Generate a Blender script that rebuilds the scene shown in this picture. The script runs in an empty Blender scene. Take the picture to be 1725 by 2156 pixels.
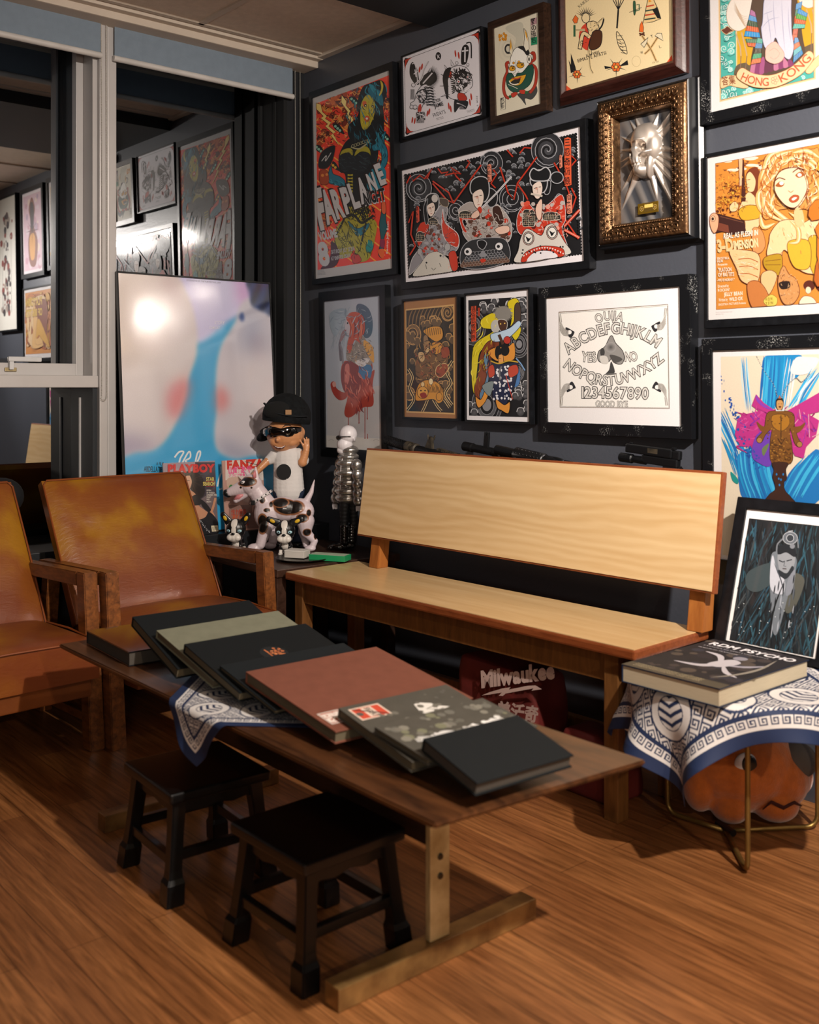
import bpy, bmesh, math, random
import numpy as np
from mathutils import Vector, Matrix, Euler, noise
from mathutils.geometry import tessellate_polygon
random.seed(7)
SC = bpy.context.scene
COL = SC.collection
PI = math.pi

# ---------------------------------------------------------------- camera, light, exposure
CAM = Vector((3.78, -2.6, 1.1)); YAW = math.radians(40.3)
FWD = Vector((-math.cos(YAW), math.sin(YAW), 0)); RGT = Vector((FWD.y, -FWD.x, 0)); UP = Vector((0, 0, 1))
cd = bpy.data.cameras.new('camera'); cam = bpy.data.objects.new('camera', cd); COL.objects.link(cam)
cam.location = CAM
cam.rotation_euler = Matrix((RGT, UP, -FWD)).transposed().to_euler()
cd.sensor_width = 36; cd.sensor_fit = 'AUTO'; cd.lens = 2195 / 2156 * 36
cd.shift_x = 0; cd.shift_y = -263 / 2156
cd.dof.use_dof = True; cd.dof.focus_distance = 3.7; cd.dof.aperture_fstop = 3.6
cd.clip_start = 0.05
SC.camera = cam
vs = SC.view_settings
vs.view_transform = 'Standard'; vs.look = 'None'; vs.gamma = 1; vs.use_curve_mapping = False
vs.exposure = 0.0
W = bpy.data.worlds.new('world'); SC.world = W; W.use_nodes = True
W.node_tree.nodes['Background'].inputs[0].default_value = (0.010, 0.016, 0.030, 1)
W.node_tree.nodes['Background'].inputs[1].default_value = 0.25
SC.cycles.max_bounces = 8; SC.cycles.glossy_bounces = 5; SC.cycles.transparent_max_bounces = 12
SC.cycles.sample_clamp_indirect = 60.0

def spot(name, loc, target, watts, angle, blend=0.5, r=0.035, col=(1, .80, .60)):
    d = bpy.data.lights.new(name, 'SPOT'); o = bpy.data.objects.new(name, d); COL.objects.link(o)
    o.location = loc; o.rotation_euler = (Vector(target) - Vector(loc)).to_track_quat('-Z', 'Y').to_euler()
    d.energy = watts; d.spot_size = math.radians(angle); d.spot_blend = blend; d.shadow_soft_size = r; d.color = col
    return o
def area(name, loc, target, watts, sx, sy, col):
    d = bpy.data.lights.new(name, 'AREA'); o = bpy.data.objects.new(name, d); COL.objects.link(o)
    d.shape = 'RECTANGLE'; d.size = sx; d.size_y = sy; d.energy = watts; d.color = col
    o.location = loc; o.rotation_euler = (Vector(target) - Vector(loc)).to_track_quat('-Z', 'Y').to_euler()
    return o
WARM = (1, .89, .78)
spot('track_spot_spill', (3.85, -1.25, 2.20), (2.1, -.8, .55), 310, 150, .9, .03, WARM)
spot('track_spot_key', (3.88, -1.27, 2.20), (2.55, -.03, 1.45), 330, 60, 1, .03, (1, .92, .86))
spot('track_spot_picture', (3.05, -1.32, 2.20), (0.9, -0.05, 1.25), 54, 95, .8, .03, WARM)
spot('track_spot_floor', (6.2, -2.1, 2.1), (2.7, -1.7, 0), 150, 56, .9, .04, (1, .76, .52))
area('ceiling_fill', (5.0, -3.6, 1.2), (3.9, -2.8, 2.5), 28, .5, .5, (1, .84, .70))  # added unseen fill, aimed up to brighten the ceiling
area('cool_ambient_fill', (4.6, -3.6, 2.40), (3.4, -2.4, 0), 5, 1.2, 1.2, (.58, .80, 1))  # added cool fill behind the camera, stands in for ambient light

# ---------------------------------------------------------------- materials
def lin(c):
    if isinstance(c, str):
        c = c.lstrip('#'); c = [int(c[i:i + 2], 16) / 255 for i in (0, 2, 4)]
    return tuple(x / 12.92 if x <= .04045 else ((x + .055) / 1.055) ** 2.4 for x in c[:3])
def rgba(c): return (*lin(c), 1)
def N(nt, t, **k):
    n = nt.nodes.new(t)
    for a, b in k.items(): setattr(n, a, b)
    return n
_m = {}
def pm(name, col, rough=.5, metal=0, coat=0, var=.12, vs_=8, bump=0, bs=60, stretch=(1, 1, 1), sheen=0, spec=.5, coat_r=.05, col2=None, aniso=0):
    """Principled with noise-driven tone variation, roughness variation and fine bump."""
    if name in _m: return _m[name]
    m = bpy.data.materials.new(name); m.use_nodes = True; nt = m.node_tree; b = nt.nodes['Principled BSDF']
    tc = N(nt, 'ShaderNodeTexCoord'); mp = N(nt, 'ShaderNodeMapping'); mp.inputs['Scale'].default_value = stretch
    nt.links.new(tc.outputs['Object'], mp.inputs[0])
    nz = N(nt, 'ShaderNodeTexNoise'); nz.inputs['Scale'].default_value = vs_; nz.inputs['Detail'].default_value = 5
    nt.links.new(mp.outputs[0], nz.inputs[0])
    cr = N(nt, 'ShaderNodeValToRGB'); c = lin(col)
    a = lin(col2) if col2 else tuple(x * (1 - var) for x in c)
    d = c if col2 else tuple(min(1, x * (1 + var)) for x in c)
    cr.color_ramp.elements[0].position = .3; cr.color_ramp.elements[1].position = .7
    cr.color_ramp.elements[0].color = (*a, 1); cr.color_ramp.elements[1].color = (*d, 1)
    nt.links.new(nz.outputs[0], cr.inputs[0]); nt.links.new(cr.outputs[0], b.inputs['Base Color'])
    b.inputs['Roughness'].default_value = rough; b.inputs['Metallic'].default_value = metal
    b.inputs['Coat Weight'].default_value = coat; b.inputs['Coat Roughness'].default_value = coat_r
    b.inputs['Sheen Weight'].default_value = sheen; b.inputs['Specular IOR Level'].default_value = spec
    if bump:
        n2 = N(nt, 'ShaderNodeTexNoise'); n2.inputs['Scale'].default_value = bs; n2.inputs['Detail'].default_value = 4
        nt.links.new(mp.outputs[0], n2.inputs[0]); bp = N(nt, 'ShaderNodeBump'); bp.inputs['Strength'].default_value = bump
        bp.inputs['Distance'].default_value = .004
        nt.links.new(n2.outputs[0], bp.inputs['Height']); nt.links.new(bp.outputs[0], b.inputs['Normal'])
    _m[name] = m
    return m

def wood(name, c1, c2, rough=.4, scale=3, stretch=(1, 12, 12), coat=0, dist=1.5, bands=False):
    if name in _m: return _m[name]
    m = bpy.data.materials.new(name); m.use_nodes = True; nt = m.node_tree; b = nt.nodes['Principled BSDF']; L = nt.links
    tc = N(nt, 'ShaderNodeTexCoord'); mp = N(nt, 'ShaderNodeMapping'); mp.inputs['Scale'].default_value = stretch
    L.new(tc.outputs['Object'], mp.inputs[0])
    nz = N(nt, 'ShaderNodeTexNoise'); nz.inputs['Scale'].default_value = scale; nz.inputs['Detail'].default_value = 8
    nz.inputs['Roughness'].default_value = .65; nz.inputs['Distortion'].default_value = dist * .3
    L.new(mp.outputs[0], nz.inputs[0]); src = nz.outputs[0]
    if bands:
        wv = N(nt, 'ShaderNodeTexWave'); wv.bands_direction = 'Z'; wv.wave_profile = 'SIN'
        wv.inputs['Scale'].default_value = bands; wv.inputs['Distortion'].default_value = 14; wv.inputs['Detail'].default_value = 3
        wv.inputs['Detail Scale'].default_value = .6
        mp2 = N(nt, 'ShaderNodeMapping'); mp2.inputs['Scale'].default_value = (.35, 1, 1.6); L.new(tc.outputs['Object'], mp2.inputs[0])
        L.new(mp2.outputs[0], wv.inputs[0])
        mx = N(nt, 'ShaderNodeMix'); mx.data_type = 'FLOAT'; mx.inputs[0].default_value = .2
        L.new(nz.outputs[0], mx.inputs[2]); L.new(wv.outputs['Fac'], mx.inputs[3]); src = mx.outputs[0]
    cr = N(nt, 'ShaderNodeValToRGB'); cr.color_ramp.elements[0].color = rgba(c1); cr.color_ramp.elements[1].color = rgba(c2)
    cr.color_ramp.elements[0].position = .32; cr.color_ramp.elements[1].position = .68
    L.new(src, cr.inputs[0]); L.new(cr.outputs[0], b.inputs['Base Color'])
    b.inputs['Roughness'].default_value = rough; b.inputs['Coat Weight'].default_value = coat; b.inputs['Coat Roughness'].default_value = .12
    bp = N(nt, 'ShaderNodeBump'); bp.inputs['Strength'].default_value = .12; bp.inputs['Distance'].default_value = .002
    L.new(nz.outputs[0], bp.inputs['Height']); L.new(bp.outputs[0], b.inputs['Normal'])
    _m[name] = m
    return m

def floor_mat():
    m = bpy.data.materials.new('plank_floor'); m.use_nodes = True; nt = m.node_tree; b = nt.nodes['Principled BSDF']; L = nt.links
    tc = N(nt, 'ShaderNodeTexCoord')
    br = N(nt, 'ShaderNodeTexBrick'); br.offset = .37; br.inputs['Scale'].default_value = 1
    br.inputs['Brick Width'].default_value = 1.1; br.inputs['Row Height'].default_value = .09
    br.inputs['Mortar Size'].default_value = .0012; br.inputs['Mortar Smooth'].default_value = .2
    br.inputs['Color1'].default_value = rgba('#98633a'); br.inputs['Color2'].default_value = rgba('#b07848'); br.inputs['Mortar'].default_value = rgba('#6b4426')
    L.new(tc.outputs['Object'], br.inputs[0])
    mp = N(nt, 'ShaderNodeMapping'); mp.inputs['Scale'].default_value = (1.2, 22, 1); L.new(tc.outputs['Object'], mp.inputs[0])
    nz = N(nt, 'ShaderNodeTexNoise'); nz.inputs['Scale'].default_value = 3.2; nz.inputs['Detail'].default_value = 9; nz.inputs['Roughness'].default_value = .7; nz.inputs['Distortion'].default_value = .5
    L.new(mp.outputs[0], nz.inputs[0])
    cr = N(nt, 'ShaderNodeValToRGB'); cr.color_ramp.elements[0].position = .35; cr.color_ramp.elements[1].position = .68
    cr.color_ramp.elements[0].color = (.38, .34, .30, 1); cr.color_ramp.elements[1].color = (1.15, 1.12, 1.1, 1)
    L.new(nz.outputs[0], cr.inputs[0])
    mp3 = N(nt, 'ShaderNodeMapping'); mp3.inputs['Scale'].default_value = (.9, 5, 1); L.new(tc.outputs['Object'], mp3.inputs[0])
    n3 = N(nt, 'ShaderNodeTexNoise'); n3.inputs['Scale'].default_value = 2.6; n3.inputs['Detail'].default_value = 3; L.new(mp3.outputs[0], n3.inputs[0])
    c3 = N(nt, 'ShaderNodeValToRGB'); c3.color_ramp.elements[0].position = .35; c3.color_ramp.elements[1].position = .65
    c3.color_ramp.elements[0].color = (.72, .68, .66, 1); c3.color_ramp.elements[1].color = (1, 1, 1, 1); L.new(n3.outputs[0], c3.inputs[0])
    mx = N(nt, 'ShaderNodeMix'); mx.data_type = 'RGBA'; mx.blend_type = 'MULTIPLY'; mx.inputs[0].default_value = 1
    L.new(br.outputs[0], mx.inputs[6]); L.new(cr.outputs[0], mx.inputs[7])
    m2 = N(nt, 'ShaderNodeMix'); m2.data_type = 'RGBA'; m2.blend_type = 'MULTIPLY'; m2.inputs[0].default_value = 1
    L.new(mx.outputs[2], m2.inputs[6]); L.new(c3.outputs[0], m2.inputs[7])
    L.new(m2.outputs[2], b.inputs['Base Color'])
    b.inputs['Roughness'].default_value = .33; b.inputs['Specular IOR Level'].default_value = .45
    bp = N(nt, 'ShaderNodeBump'); bp.inputs['Strength'].default_value = .15; bp.inputs['Distance'].default_value = .002
    L.new(br.outputs['Fac'], bp.inputs['Height']); bp.invert = True; L.new(bp.outputs[0], b.inputs['Normal'])
    return m

def patch_mat(name, base, spots, rough=.35, coat=.3, edge=None, soft=.12):
    """colour patches as ellipsoids in object space: (centre, radii, colour)"""
    m = bpy.data.materials.new(name); m.use_nodes = True; nt = m.node_tree; b = nt.nodes['Principled BSDF']; L = nt.links
    tc = N(nt, 'ShaderNodeTexCoord'); cur = None
    nz = N(nt, 'ShaderNodeTexNoise'); nz.inputs['Scale'].default_value = 30; L.new(tc.outputs['Object'], nz.inputs[0])
    rgb = N(nt, 'ShaderNodeRGB'); rgb.outputs[0].default_value = rgba(base); cur = rgb.outputs[0]
    for c, r, col in spots:
        for grow, cc in (((1.22, edge),) if edge else ()) + ((1, col),):
            if cc is None: continue
            s = N(nt, 'ShaderNodeVectorMath', operation='SUBTRACT'); L.new(tc.outputs['Object'], s.inputs[0]); s.inputs[1].default_value = c
            d = N(nt, 'ShaderNodeVectorMath', operation='DIVIDE'); L.new(s.outputs[0], d.inputs[0]); d.inputs[1].default_value = [x * grow for x in r]
            l = N(nt, 'ShaderNodeVectorMath', operation='LENGTH'); L.new(d.outputs[0], l.inputs[0])
            mr = N(nt, 'ShaderNodeMapRange'); mr.inputs[1].default_value = 1 + soft / 2; mr.inputs[2].default_value = 1 - soft / 2
            L.new(l.outputs['Value'], mr.inputs[0])
            mx = N(nt, 'ShaderNodeMix'); mx.data_type = 'RGBA'; L.new(mr.outputs[0], mx.inputs[0]); L.new(cur, mx.inputs[6]); mx.inputs[7].default_value = rgba(cc)
            cur = mx.outputs[2]
    L.new(cur, b.inputs['Base Color']); b.inputs['Roughness'].default_value = rough; b.inputs['Coat Weight'].default_value = coat
    return m

# ---------------------------------------------------------------- mesh helpers
class G:
    def __init__(s): s.bm = bmesh.new()
    def _add(s, other, M=None):
        if M is not None: other.transform(M)
        me = bpy.data.meshes.new('t'); other.to_mesh(me); s.bm.from_mesh(me); bpy.data.meshes.remove(me); other.free(); return s
    def box(s, x0, x1, y0, y1, z0, z1, M=None, bev=0, seg=2):
        b = bmesh.new(); bmesh.ops.create_cube(b, size=1)
        for v in b.verts: v.co = Vector((x0 + (v.co.x + .5) * (x1 - x0), y0 + (v.co.y + .5) * (y1 - y0), z0 + (v.co.z + .5) * (z1 - z0)))
        if bev: bmesh.ops.bevel(b, geom=list(b.edges), offset=bev, segments=seg, affect='EDGES', profile=.6)
        return s._add(b, M)
    def prism(s, pts, z0, z1, M=None, bev=0, seg=2):
        b = bmesh.new(); vs = [b.verts.new((p[0], p[1], z0)) for p in pts]; f = b.faces.new(vs); f.normal_update()
        r = bmesh.ops.extrude_face_region(b, geom=[f])
        for v in r['geom']:
            if isinstance(v, bmesh.types.BMVert): v.co.z = z1
        bmesh.ops.recalc_face_normals(b, faces=b.faces)
        if bev: bmesh.ops.bevel(b, geom=list(b.edges), offset=bev, segments=seg, affect='EDGES', profile=.6)
        return s._add(b, M)
    def hexa(s, p, M=None, bev=0):
        """eight corners: bottom ring 4, top ring 4"""
        b = bmesh.new(); v = [b.verts.new(q) for q in p]
        for f in ((0, 3, 2, 1), (4, 5, 6, 7), (0, 1, 5, 4), (1, 2, 6, 5), (2, 3, 7, 6), (3, 0, 4, 7)): b.faces.new([v[i] for i in f])
        bmesh.ops.recalc_face_normals(b, faces=b.faces)
        if bev: bmesh.ops.bevel(b, geom=list(b.edges), offset=bev, segments=2, affect='EDGES')
        return s._add(b, M)
    def tube(s, pts, r, seg=10, closed=False, flat=1):
        pts = [Vector(p) for p in pts]; n = len(pts); rs = r if isinstance(r, (list, tuple)) else [r] * n
        b = s.bm; rings = []; up = None
        for i, p in enumerate(pts):
            if closed: t = pts[(i + 1) % n] - pts[i - 1]
            else: t = pts[min(i + 1, n - 1)] - pts[max(i - 1, 0)]
            if t.length < 1e-9: t = Vector((0, 0, 1))
            t.normalize()
            if up is None: up = t.orthogonal().normalized()
            a = (up - t * up.dot(t)); a = a.normalized() if a.length > 1e-6 else t.orthogonal().normalized(); up = a; c = t.cross(a)
            rings.append([b.verts.new(p + (a * math.cos(2 * PI * k / seg) + c * math.sin(2 * PI * k / seg) * flat) * rs[i]) for k in range(seg)])
        m = n if closed else n - 1
        for i in range(m):
            A, B = rings[i], rings[(i + 1) % n]
            for k in range(seg): b.faces.new((A[k], A[(k + 1) % seg], B[(k + 1) % seg], B[k]))
        if not closed:
            b.faces.new(rings[0][::-1]); b.faces.new(rings[-1])
        return s
    def ell(s, c, r, M=None, u=20, v=12, rot=None):
        b = bmesh.new(); bmesh.ops.create_uvsphere(b, u_segments=u, v_segments=v, radius=1)
        if not hasattr(r, '__len__'): r = (r, r, r)
        T = Matrix.Translation(c) @ (Euler(rot).to_matrix().to_4x4() if rot else Matrix()) @ Matrix.Diagonal((*r, 1))
        b.transform(T); return s._add(b, M)
    def lathe(s, prof, c=(0, 0, 0), seg=28, M=None, axis='Z'):
        b = bmesh.new(); rings = []
        for r, z in prof:
            rings.append([b.verts.new((r * math.cos(2 * PI * k / seg), r * math.sin(2 * PI * k / seg), z)) for k in range(seg)])
        for A, B in zip(rings, rings[1:]):
            for k in range(seg): b.faces.new((A[k], A[(k + 1) % seg], B[(k + 1) % seg], B[k]))
        b.faces.new(rings[0][::-1]); b.faces.new(rings[-1])
        T = Matrix.Translation(c)
        if axis == 'X': T = T @ Matrix.Rotation(PI / 2, 4, 'Y')
        if axis == 'Y': T = T @ Matrix.Rotation(-PI / 2, 4, 'X')
        b.transform(T); bmesh.ops.recalc_face_normals(b, faces=b.faces); return s._add(b, M)
    def build(s, name, mat, parent=None, smooth=False, M=None, remesh=0, sm=0, sub=0):
        if M is not None: s.bm.transform(M)
        me = bpy.data.meshes.new(name); s.bm.to_mesh(me); s.bm.free()
        o = bpy.data.objects.new(name, me); COL.objects.link(o)
        if mat: me.materials.append(mat)
        if smooth or remesh:
            for p in me.polygons: p.use_smooth = True
        elif smooth is None: pass
        if remesh:
            q = o.modifiers.new('body', 'REMESH'); q.mode = 'VOXEL'; q.voxel_size = remesh; q.use_smooth_shade = True
            if sm:
                q = o.modifiers.new('soft', 'SMOOTH'); q.iterations = sm; q.factor = .6
        if sub:
            q = o.modifiers.new('sub', 'SUBSURF'); q.levels = sub; q.render_levels = sub
        if parent: o.parent = parent
        return o
def autosmooth(o, ang=35):
    me = o.data
    bm = bmesh.new(); bm.from_mesh(me)
    for f in bm.faces: f.smooth = True
    for e in bm.edges:
        if len(e.link_faces) == 2 and e.calc_face_angle(0) > math.radians(ang): e.smooth = False
    bm.to_mesh(me); bm.free(); return o
def empty(name, label, cat, loc=(0, 0, 0), rz=0, group=None, M=None):
    o = bpy.data.objects.new(name, None); COL.objects.link(o); o.empty_display_size = .05
    if M is not None: o.matrix_world = M
    else: o.location = loc; o.rotation_euler = (0, 0, rz)
    o['label'] = label; o['category'] = cat
    if group: o['group'] = group
    return o
def tag(o, label, cat, group=None):
    o['label'] = label; o['category'] = cat
    if group: o['group'] = group
    return o
def struct(o): o['kind'] = 'structure'; return o
def copy_tree(o, parent=None):
    c = o.copy(); COL.objects.link(c)
    if parent: c.parent = parent
    for ch in list(o.children): copy_tree(ch, c)
    return c
def rotM(loc, rz=0, rx=0, ry=0): return Matrix.Translation(loc) @ Euler((rx, ry, rz)).to_matrix().to_4x4()
# ---------------------------------------------------------------- the room
M_wall = pm('navy_wall_paint', '#454850', .38, var=.05, vs_=3, bump=.15, bs=90)
M_dark = pm('dark_paint', '#15171c', .6, var=.05)
M_alu = pm('painted_aluminium', '#bcb9b8', .38, .15, var=.04, vs_=6)
M_alud = pm('dark_aluminium', '#1b2127', .5, .1, var=.08, vs_=6)
M_black = pm('black_satin', '#0c0d10', .35, var=.2)
M_ceil = pm('ceiling_tile', '#d6c8b8', .9, var=.06, vs_=40, bump=.3, bs=300)
M_trim = pm('ceiling_trim', '#c4b8aa', .6, var=.04)

struct(G().box(-.02, 7, -6, .02, -.06, 0).build('floor', floor_mat()))
struct(G().box(-.1, 7, 0, .12, 0, 2.75).build('wall_right', M_wall))
struct(G().box(-.1, 7, -6.1, -6, 0, 2.75).build('wall_front', M_wall))
struct(G().box(7, 7.1, -6, 0, 0, 2.75).build('wall_back', M_wall))
# window wall: parapet below, piers beside the openings
g = G(); g.box(-.25, 0, -6, 0, 0, .50); g.box(-.25, 0, -.088, 0, .50, 2.75); g.box(-.25, 0, -6, -.088, 2.52, 2.75); g.box(-.25, 0, -6, -2.6, .5, 2.52)
struct(g.build('wall_left', M_dark))
# ceiling tiles in a grid, dropped beam along the middle
g = G()
g.box(-.02, 7, -6, 0, 2.515, 2.60)
struct(g.build('ceiling', M_ceil))
g = G()
for y in (-.60, -1.20, -1.80, -2.4, -3.0, -3.6): g.box(.165, 7, y - .012, y + .012, 2.508, 2.5149)
for x in (.165, .765, 1.9, 2.5, 3.1, 3.7, 4.3): g.box(x - .012, x + .012, -6, 0, 2.508, 2.5149)
struct(g.build('trim_1', M_trim))
g = G(); g.box(0, .11, -6, -.0, 2.47, 2.509, bev=.006); g.box(.0, .145, -6, -.0, 2.497, 2.512, bev=.003)
g.box(.145, .80, -.03, 0, 2.5, 2.514)
struct(g.build('trim_2', M_trim))
struct(G().box(.83, 1.78, -6, 0, 2.455, 2.5149).build('trim_3', M_dark))

# window 1 : opening sash on the left with fixed light below, window 2 : fixed light
def glass_mat(name, tint, refl):
    m = bpy.data.materials.new(name); m.use_nodes = True; nt = m.node_tree; nt.nodes.clear(); L = nt.links
    out = N(nt, 'ShaderNodeOutputMaterial'); mix = N(nt, 'ShaderNodeMixShader'); tr = N(nt, 'ShaderNodeBsdfTransparent'); gl = N(nt, 'ShaderNodeBsdfGlossy')
    tr.inputs[0].default_value = (*tint, 1); gl.inputs['Roughness'].default_value = 0.0; gl.inputs[0].default_value = (.86, .9, .95, 1)
    fr = N(nt, 'ShaderNodeFresnel'); fr.inputs[0].default_value = refl
    L.new(fr.outputs[0], mix.inputs[0]); L.new(tr.outputs[0], mix.inputs[1]); L.new(gl.outputs[0], mix.inputs[2]); L.new(mix.outputs[0], out.inputs[0])
    return m
M_glass = glass_mat('night_window_glass', (.5, .55, .6), 4.6)
def rectframe(g, x0, x1, y0, y1, z0, z1, w, wt=None, wb=None):
    wt = wt or w; wb = wb or w
    g.box(x0, x1, y0, y0 + w, z0, z1, bev=.002); g.box(x0, x1, y1 - w, y1, z0, z1, bev=.002)
    g.box(x0, x1, y0 + w, y1 - w, z0, z0 + wb, bev=.002); g.box(x0, x1, y0 + w, y1 - w, z1 - wt, z1, bev=.002)
win1 = struct(bpy.data.objects.new('window_1', None)); COL.objects.link(win1)
g = G(); g.box(-.22, 0, -.9655, -.9475, 1.143, 2.52); g.box(-.22, 0, -2.6, -2.58, .5, 2.52); g.box(-.22, 0, -2.58, -.9655, 2.49, 2.52); g.box(-.22, .012, -2.58, -.9475, 1.098, 1.143, bev=.003)
g.build('window_frame', M_alu, win1)
g = G(); rectframe(g, -.125, -.085, -2.57, -.966, 1.1435, 2.489, .028, .04, .046); g.build('sash', M_alu, win1)
g = G(); g.box(-.22, -.1255, -.985, -.966, 1.1435, 2.489); g.box(-.22, 0, -.9655, -.9475, .5, 1.0979); g.box(-.21, -.2, -2.57, -.985, 1.1435, 1.18); g.build('lining', M_alud, win1)
G().box(-.115, -.107, -.972, -.9656, .52, 1.06).build('lower_bead', M_alu, win1)
G().box(-.211, -.205, -2.57, -.985, 1.18, 2.489).build('upper_pane', M_glass, win1)
G().box(-.211, -.205, -2.58, -.9656, .5, 1.0979).build('lower_pane', M_glass, win1)
h = G(); h.box(-.084, -.078, -1.265, -1.222, 1.157, 1.172, bev=.002); hb = h.build('handle_keeper', pm('brass_plate', '#9a8a66', .4, .6), win1)
h = G(); h.box(-.084, -.066, -1.252, -1.236, 1.164, 1.212, bev=.003); h.box(-.082, -.062, -1.257, -1.135, 1.194, 1.212, bev=.004)
h.build('handle', pm('white_enamel', '#cfd0d2', .3), win1)
win2 = struct(bpy.data.objects.new('window_2', None)); COL.objects.link(win2)
g = G(); g.box(-.22, -.0, -.106, -.0881, .5, 2.52); g.box(-.22, 0, -.877, -.106, 2.49, 2.52); g.box(-.22, 0, -.877, -.106, .5, .53); g.box(-.19, -.17, -.118, -.1061, .53, 2.49); g.box(-.075, -.06, -.112, -.1061, .53, 2.49)
g.build('window_frame', pm('black_aluminium', '#090b0e', .75), win2)
G().box(-.211, -.205, -.877, -.1061, .53, 2.49).build('pane', M_glass, win2)
g = G(); g.box(-.22, .022, -.947, -.914, .5, 2.50, bev=.003); g.box(-.22, .016, -.912, -.877, .5, 2.50, bev=.003)
struct(g.build('trim_4', M_alu))
struct(G().box(0, .187, -2.6, -.0, .03, .525, bev=.003).build('trim_5', pm('sill_board', '#14181d', .45, var=.1)))

# roller blinds and bead chains
M_blind = pm('blind_fabric', '#768594', .85, var=.05, vs_=30, bump=.25, bs=420)
M_bar = pm('blind_bar', '#c4c1be', .35)
def blind(y0, y1, label):
    t = empty('roller_blind', label, 'blind', (.03, (y0 + y1) / 2, 2.35), group=None)
    a = -(y1 - y0) / 2; c = -a
    g = G(); g.box(.0, .0025, a, c, .008, .16); g.build('fabric', M_blind, t)
    g = G(); g.tube([(.001, a - .004, .0), (.001, c + .004, .0)], .0115, 14); autosmooth(g.build('bottom_bar', M_bar, t))
    g = G(); g.tube([(.0, a, .155), (.0, c, .155)], .0125, 14); autosmooth(g.build('roller', M_bar, t)); return t
blind(-.892, -.082, 'grey-blue roller blind over the wide window by the corner')
blind(-2.3, -.948, 'grey-blue roller blind over the casement window at the left edge')
def chain(y, x, z0, z1, dy, label, loops=1, zz=None):
    t = G(); r = .0021; pts = []
    n = int((z1 - z0) / .0062)
    for k in range(n): pts.append((y - dy / 2 + math.sin(k * .011) * .004, z1 - k * .0062))
    m = max(4, int(PI * dy / 2 / .0062))
    for k in range(m): a = PI * k / m; pts.append((y - dy / 2 * math.cos(a), z0 - math.sin(a) * dy * .6))
    for k in range(n): pts.append((y + dy / 2 + math.sin(k * .009 + 1) * .003, z0 + k * .0062))
    b = t.bm
    for (yy, z) in pts:
        bmesh.ops.create_icosphere(b, subdivisions=1, radius=r, matrix=Matrix.Translation((x, yy, z)))
    t.tube([(x, yy, z) for yy, z in pts[::3]], .0007, 4)
    o = t.build('bead_chain', pm('chain_beads', '#b9b6ad', .35, .2), smooth=True); tag(o, label, 'blind chain'); return o
chain(-.048, .02, 1.06, 2.49, .026, 'white bead chain hanging in the corner beside the dark wall')
chain(-.935, .031, 1.06, 2.49, .020, 'white bead chain loop hanging in front of the aluminium mullion')
# ---------------------------------------------------------------- bench
M_lam = wood('bench_laminate', '#c7a16e', '#d7b686', .32, 2.2, (.8, 9, 9), coat=.25)
M_lamb = wood('backrest_laminate', '#c9a675', '#d8ba8c', .34, 2.0, (.8, 9, 9), coat=.2, bands=7)
M_edge = wood('bench_edge_wood', '#6d3418', '#8a4a26', .4, 6, (2, 14, 14))
M_bleg = wood('bench_leg_wood', '#5a3a1c', '#7a5028', .42, 5, (14, 14, 2))
B = rotM((1.447, -.553, 0), .033)
t = empty('wooden_bench', 'long wooden bench with pale laminate seat and backrest against the dark wall', 'bench', M=B)
g = G(); g.box(-.722, .738, .004, .330, .4535, .4555); g.build('seat', M_lam, t)
g = G(); g.box(-.727, .743, 0, .334, .428, .4536, bev=.006); g.build('seat_edge', M_edge, t)
g = G(); g.box(-.66, .66, .035, .055, .35, .4279, bev=.002); g.box(-.66, .66, .265, .285, .35, .4279, bev=.002)
g.box(-.66, -.64, .055, .265, .35, .4279, bev=.002); g.box(.64, .66, .055, .265, .35, .4279, bev=.002); g.build('apron', M_bleg, t)
for x in (-.682, .652):
    for y, z in ((.03, .4279), (.265, .4279)): G().box(x - .022, x + .022, y - .004, y + .042, 0, z, bev=.003).build('leg', M_bleg, t)
G().box(-.65, .64, .275, .30, .10, .14, bev=.003).build('stretcher', M_bleg, t)
M_post = wood('bench_post_wood', '#8a4f22', '#a4662f', .4, 5, (14, 14, 2))
for x in (-.575, .735): G().hexa([(x - .024, .275, .4556), (x + .024, .275, .4556), (x + .024, .325, .4556), (x - .024, .325, .4556), (x - .024, .33, .86), (x + .024, .33, .86), (x + .024, .365, .86), (x - .024, .365, .86)], bev=.002).build('post', M_post, t)
BK = rotM((.068, .266, .565), 0, -.145)
g = G(); g.box(-.716, .724, -.0024, .0, .006, .31, BK); g.build('backrest', M_lamb, t)
g = G(); g.box(-.722, .730, .0001, .021, 0, .317, BK, bev=.003); g.build('backrest_edge', M_edge, t)

# ---------------------------------------------------------------- coffee table
M_walnut = wood('walnut_top', '#23130b', '#5f3a20', .34, 2.4, (1.5, 12, 12), coat=.12)
M_walnut2 = wood('walnut_dark', '#24140c', '#3d2517', .42, 3, (2, 12, 12))
M_steel = pm('tarnished_steel', '#d3bb8c', .36, .25, var=.3, vs_=14, col2='#94794c', stretch=(6, 1, 1), bump=.2, bs=40)
t = empty('coffee_table', 'long low walnut coffee table on steel sled legs, covered with books', 'table', (1.79, -1.262, 0))
ox, oy = 1.79, -1.262
top = [(1.035 - ox, -1.507 - oy), (2.548 - ox, -1.503 - oy), (2.592 - ox, -1.018 - oy), (1.035 - ox, -1.018 - oy)]
g = G(); b = bmesh.new()
hi = [b.verts.new((x, y, .41)) for x, y in top]; mid = [b.verts.new((x, y, .401)) for x, y in top]
cx = sum(p[0] for p in top) / 4; cy = sum(p[1] for p in top) / 4
lo = [b.verts.new((x - (.045 if x > cx else -.045), y - (.028 if y > cy else -.028), .382)) for x, y in top]
b.faces.new(hi); b.faces.new(lo[::-1])
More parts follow.
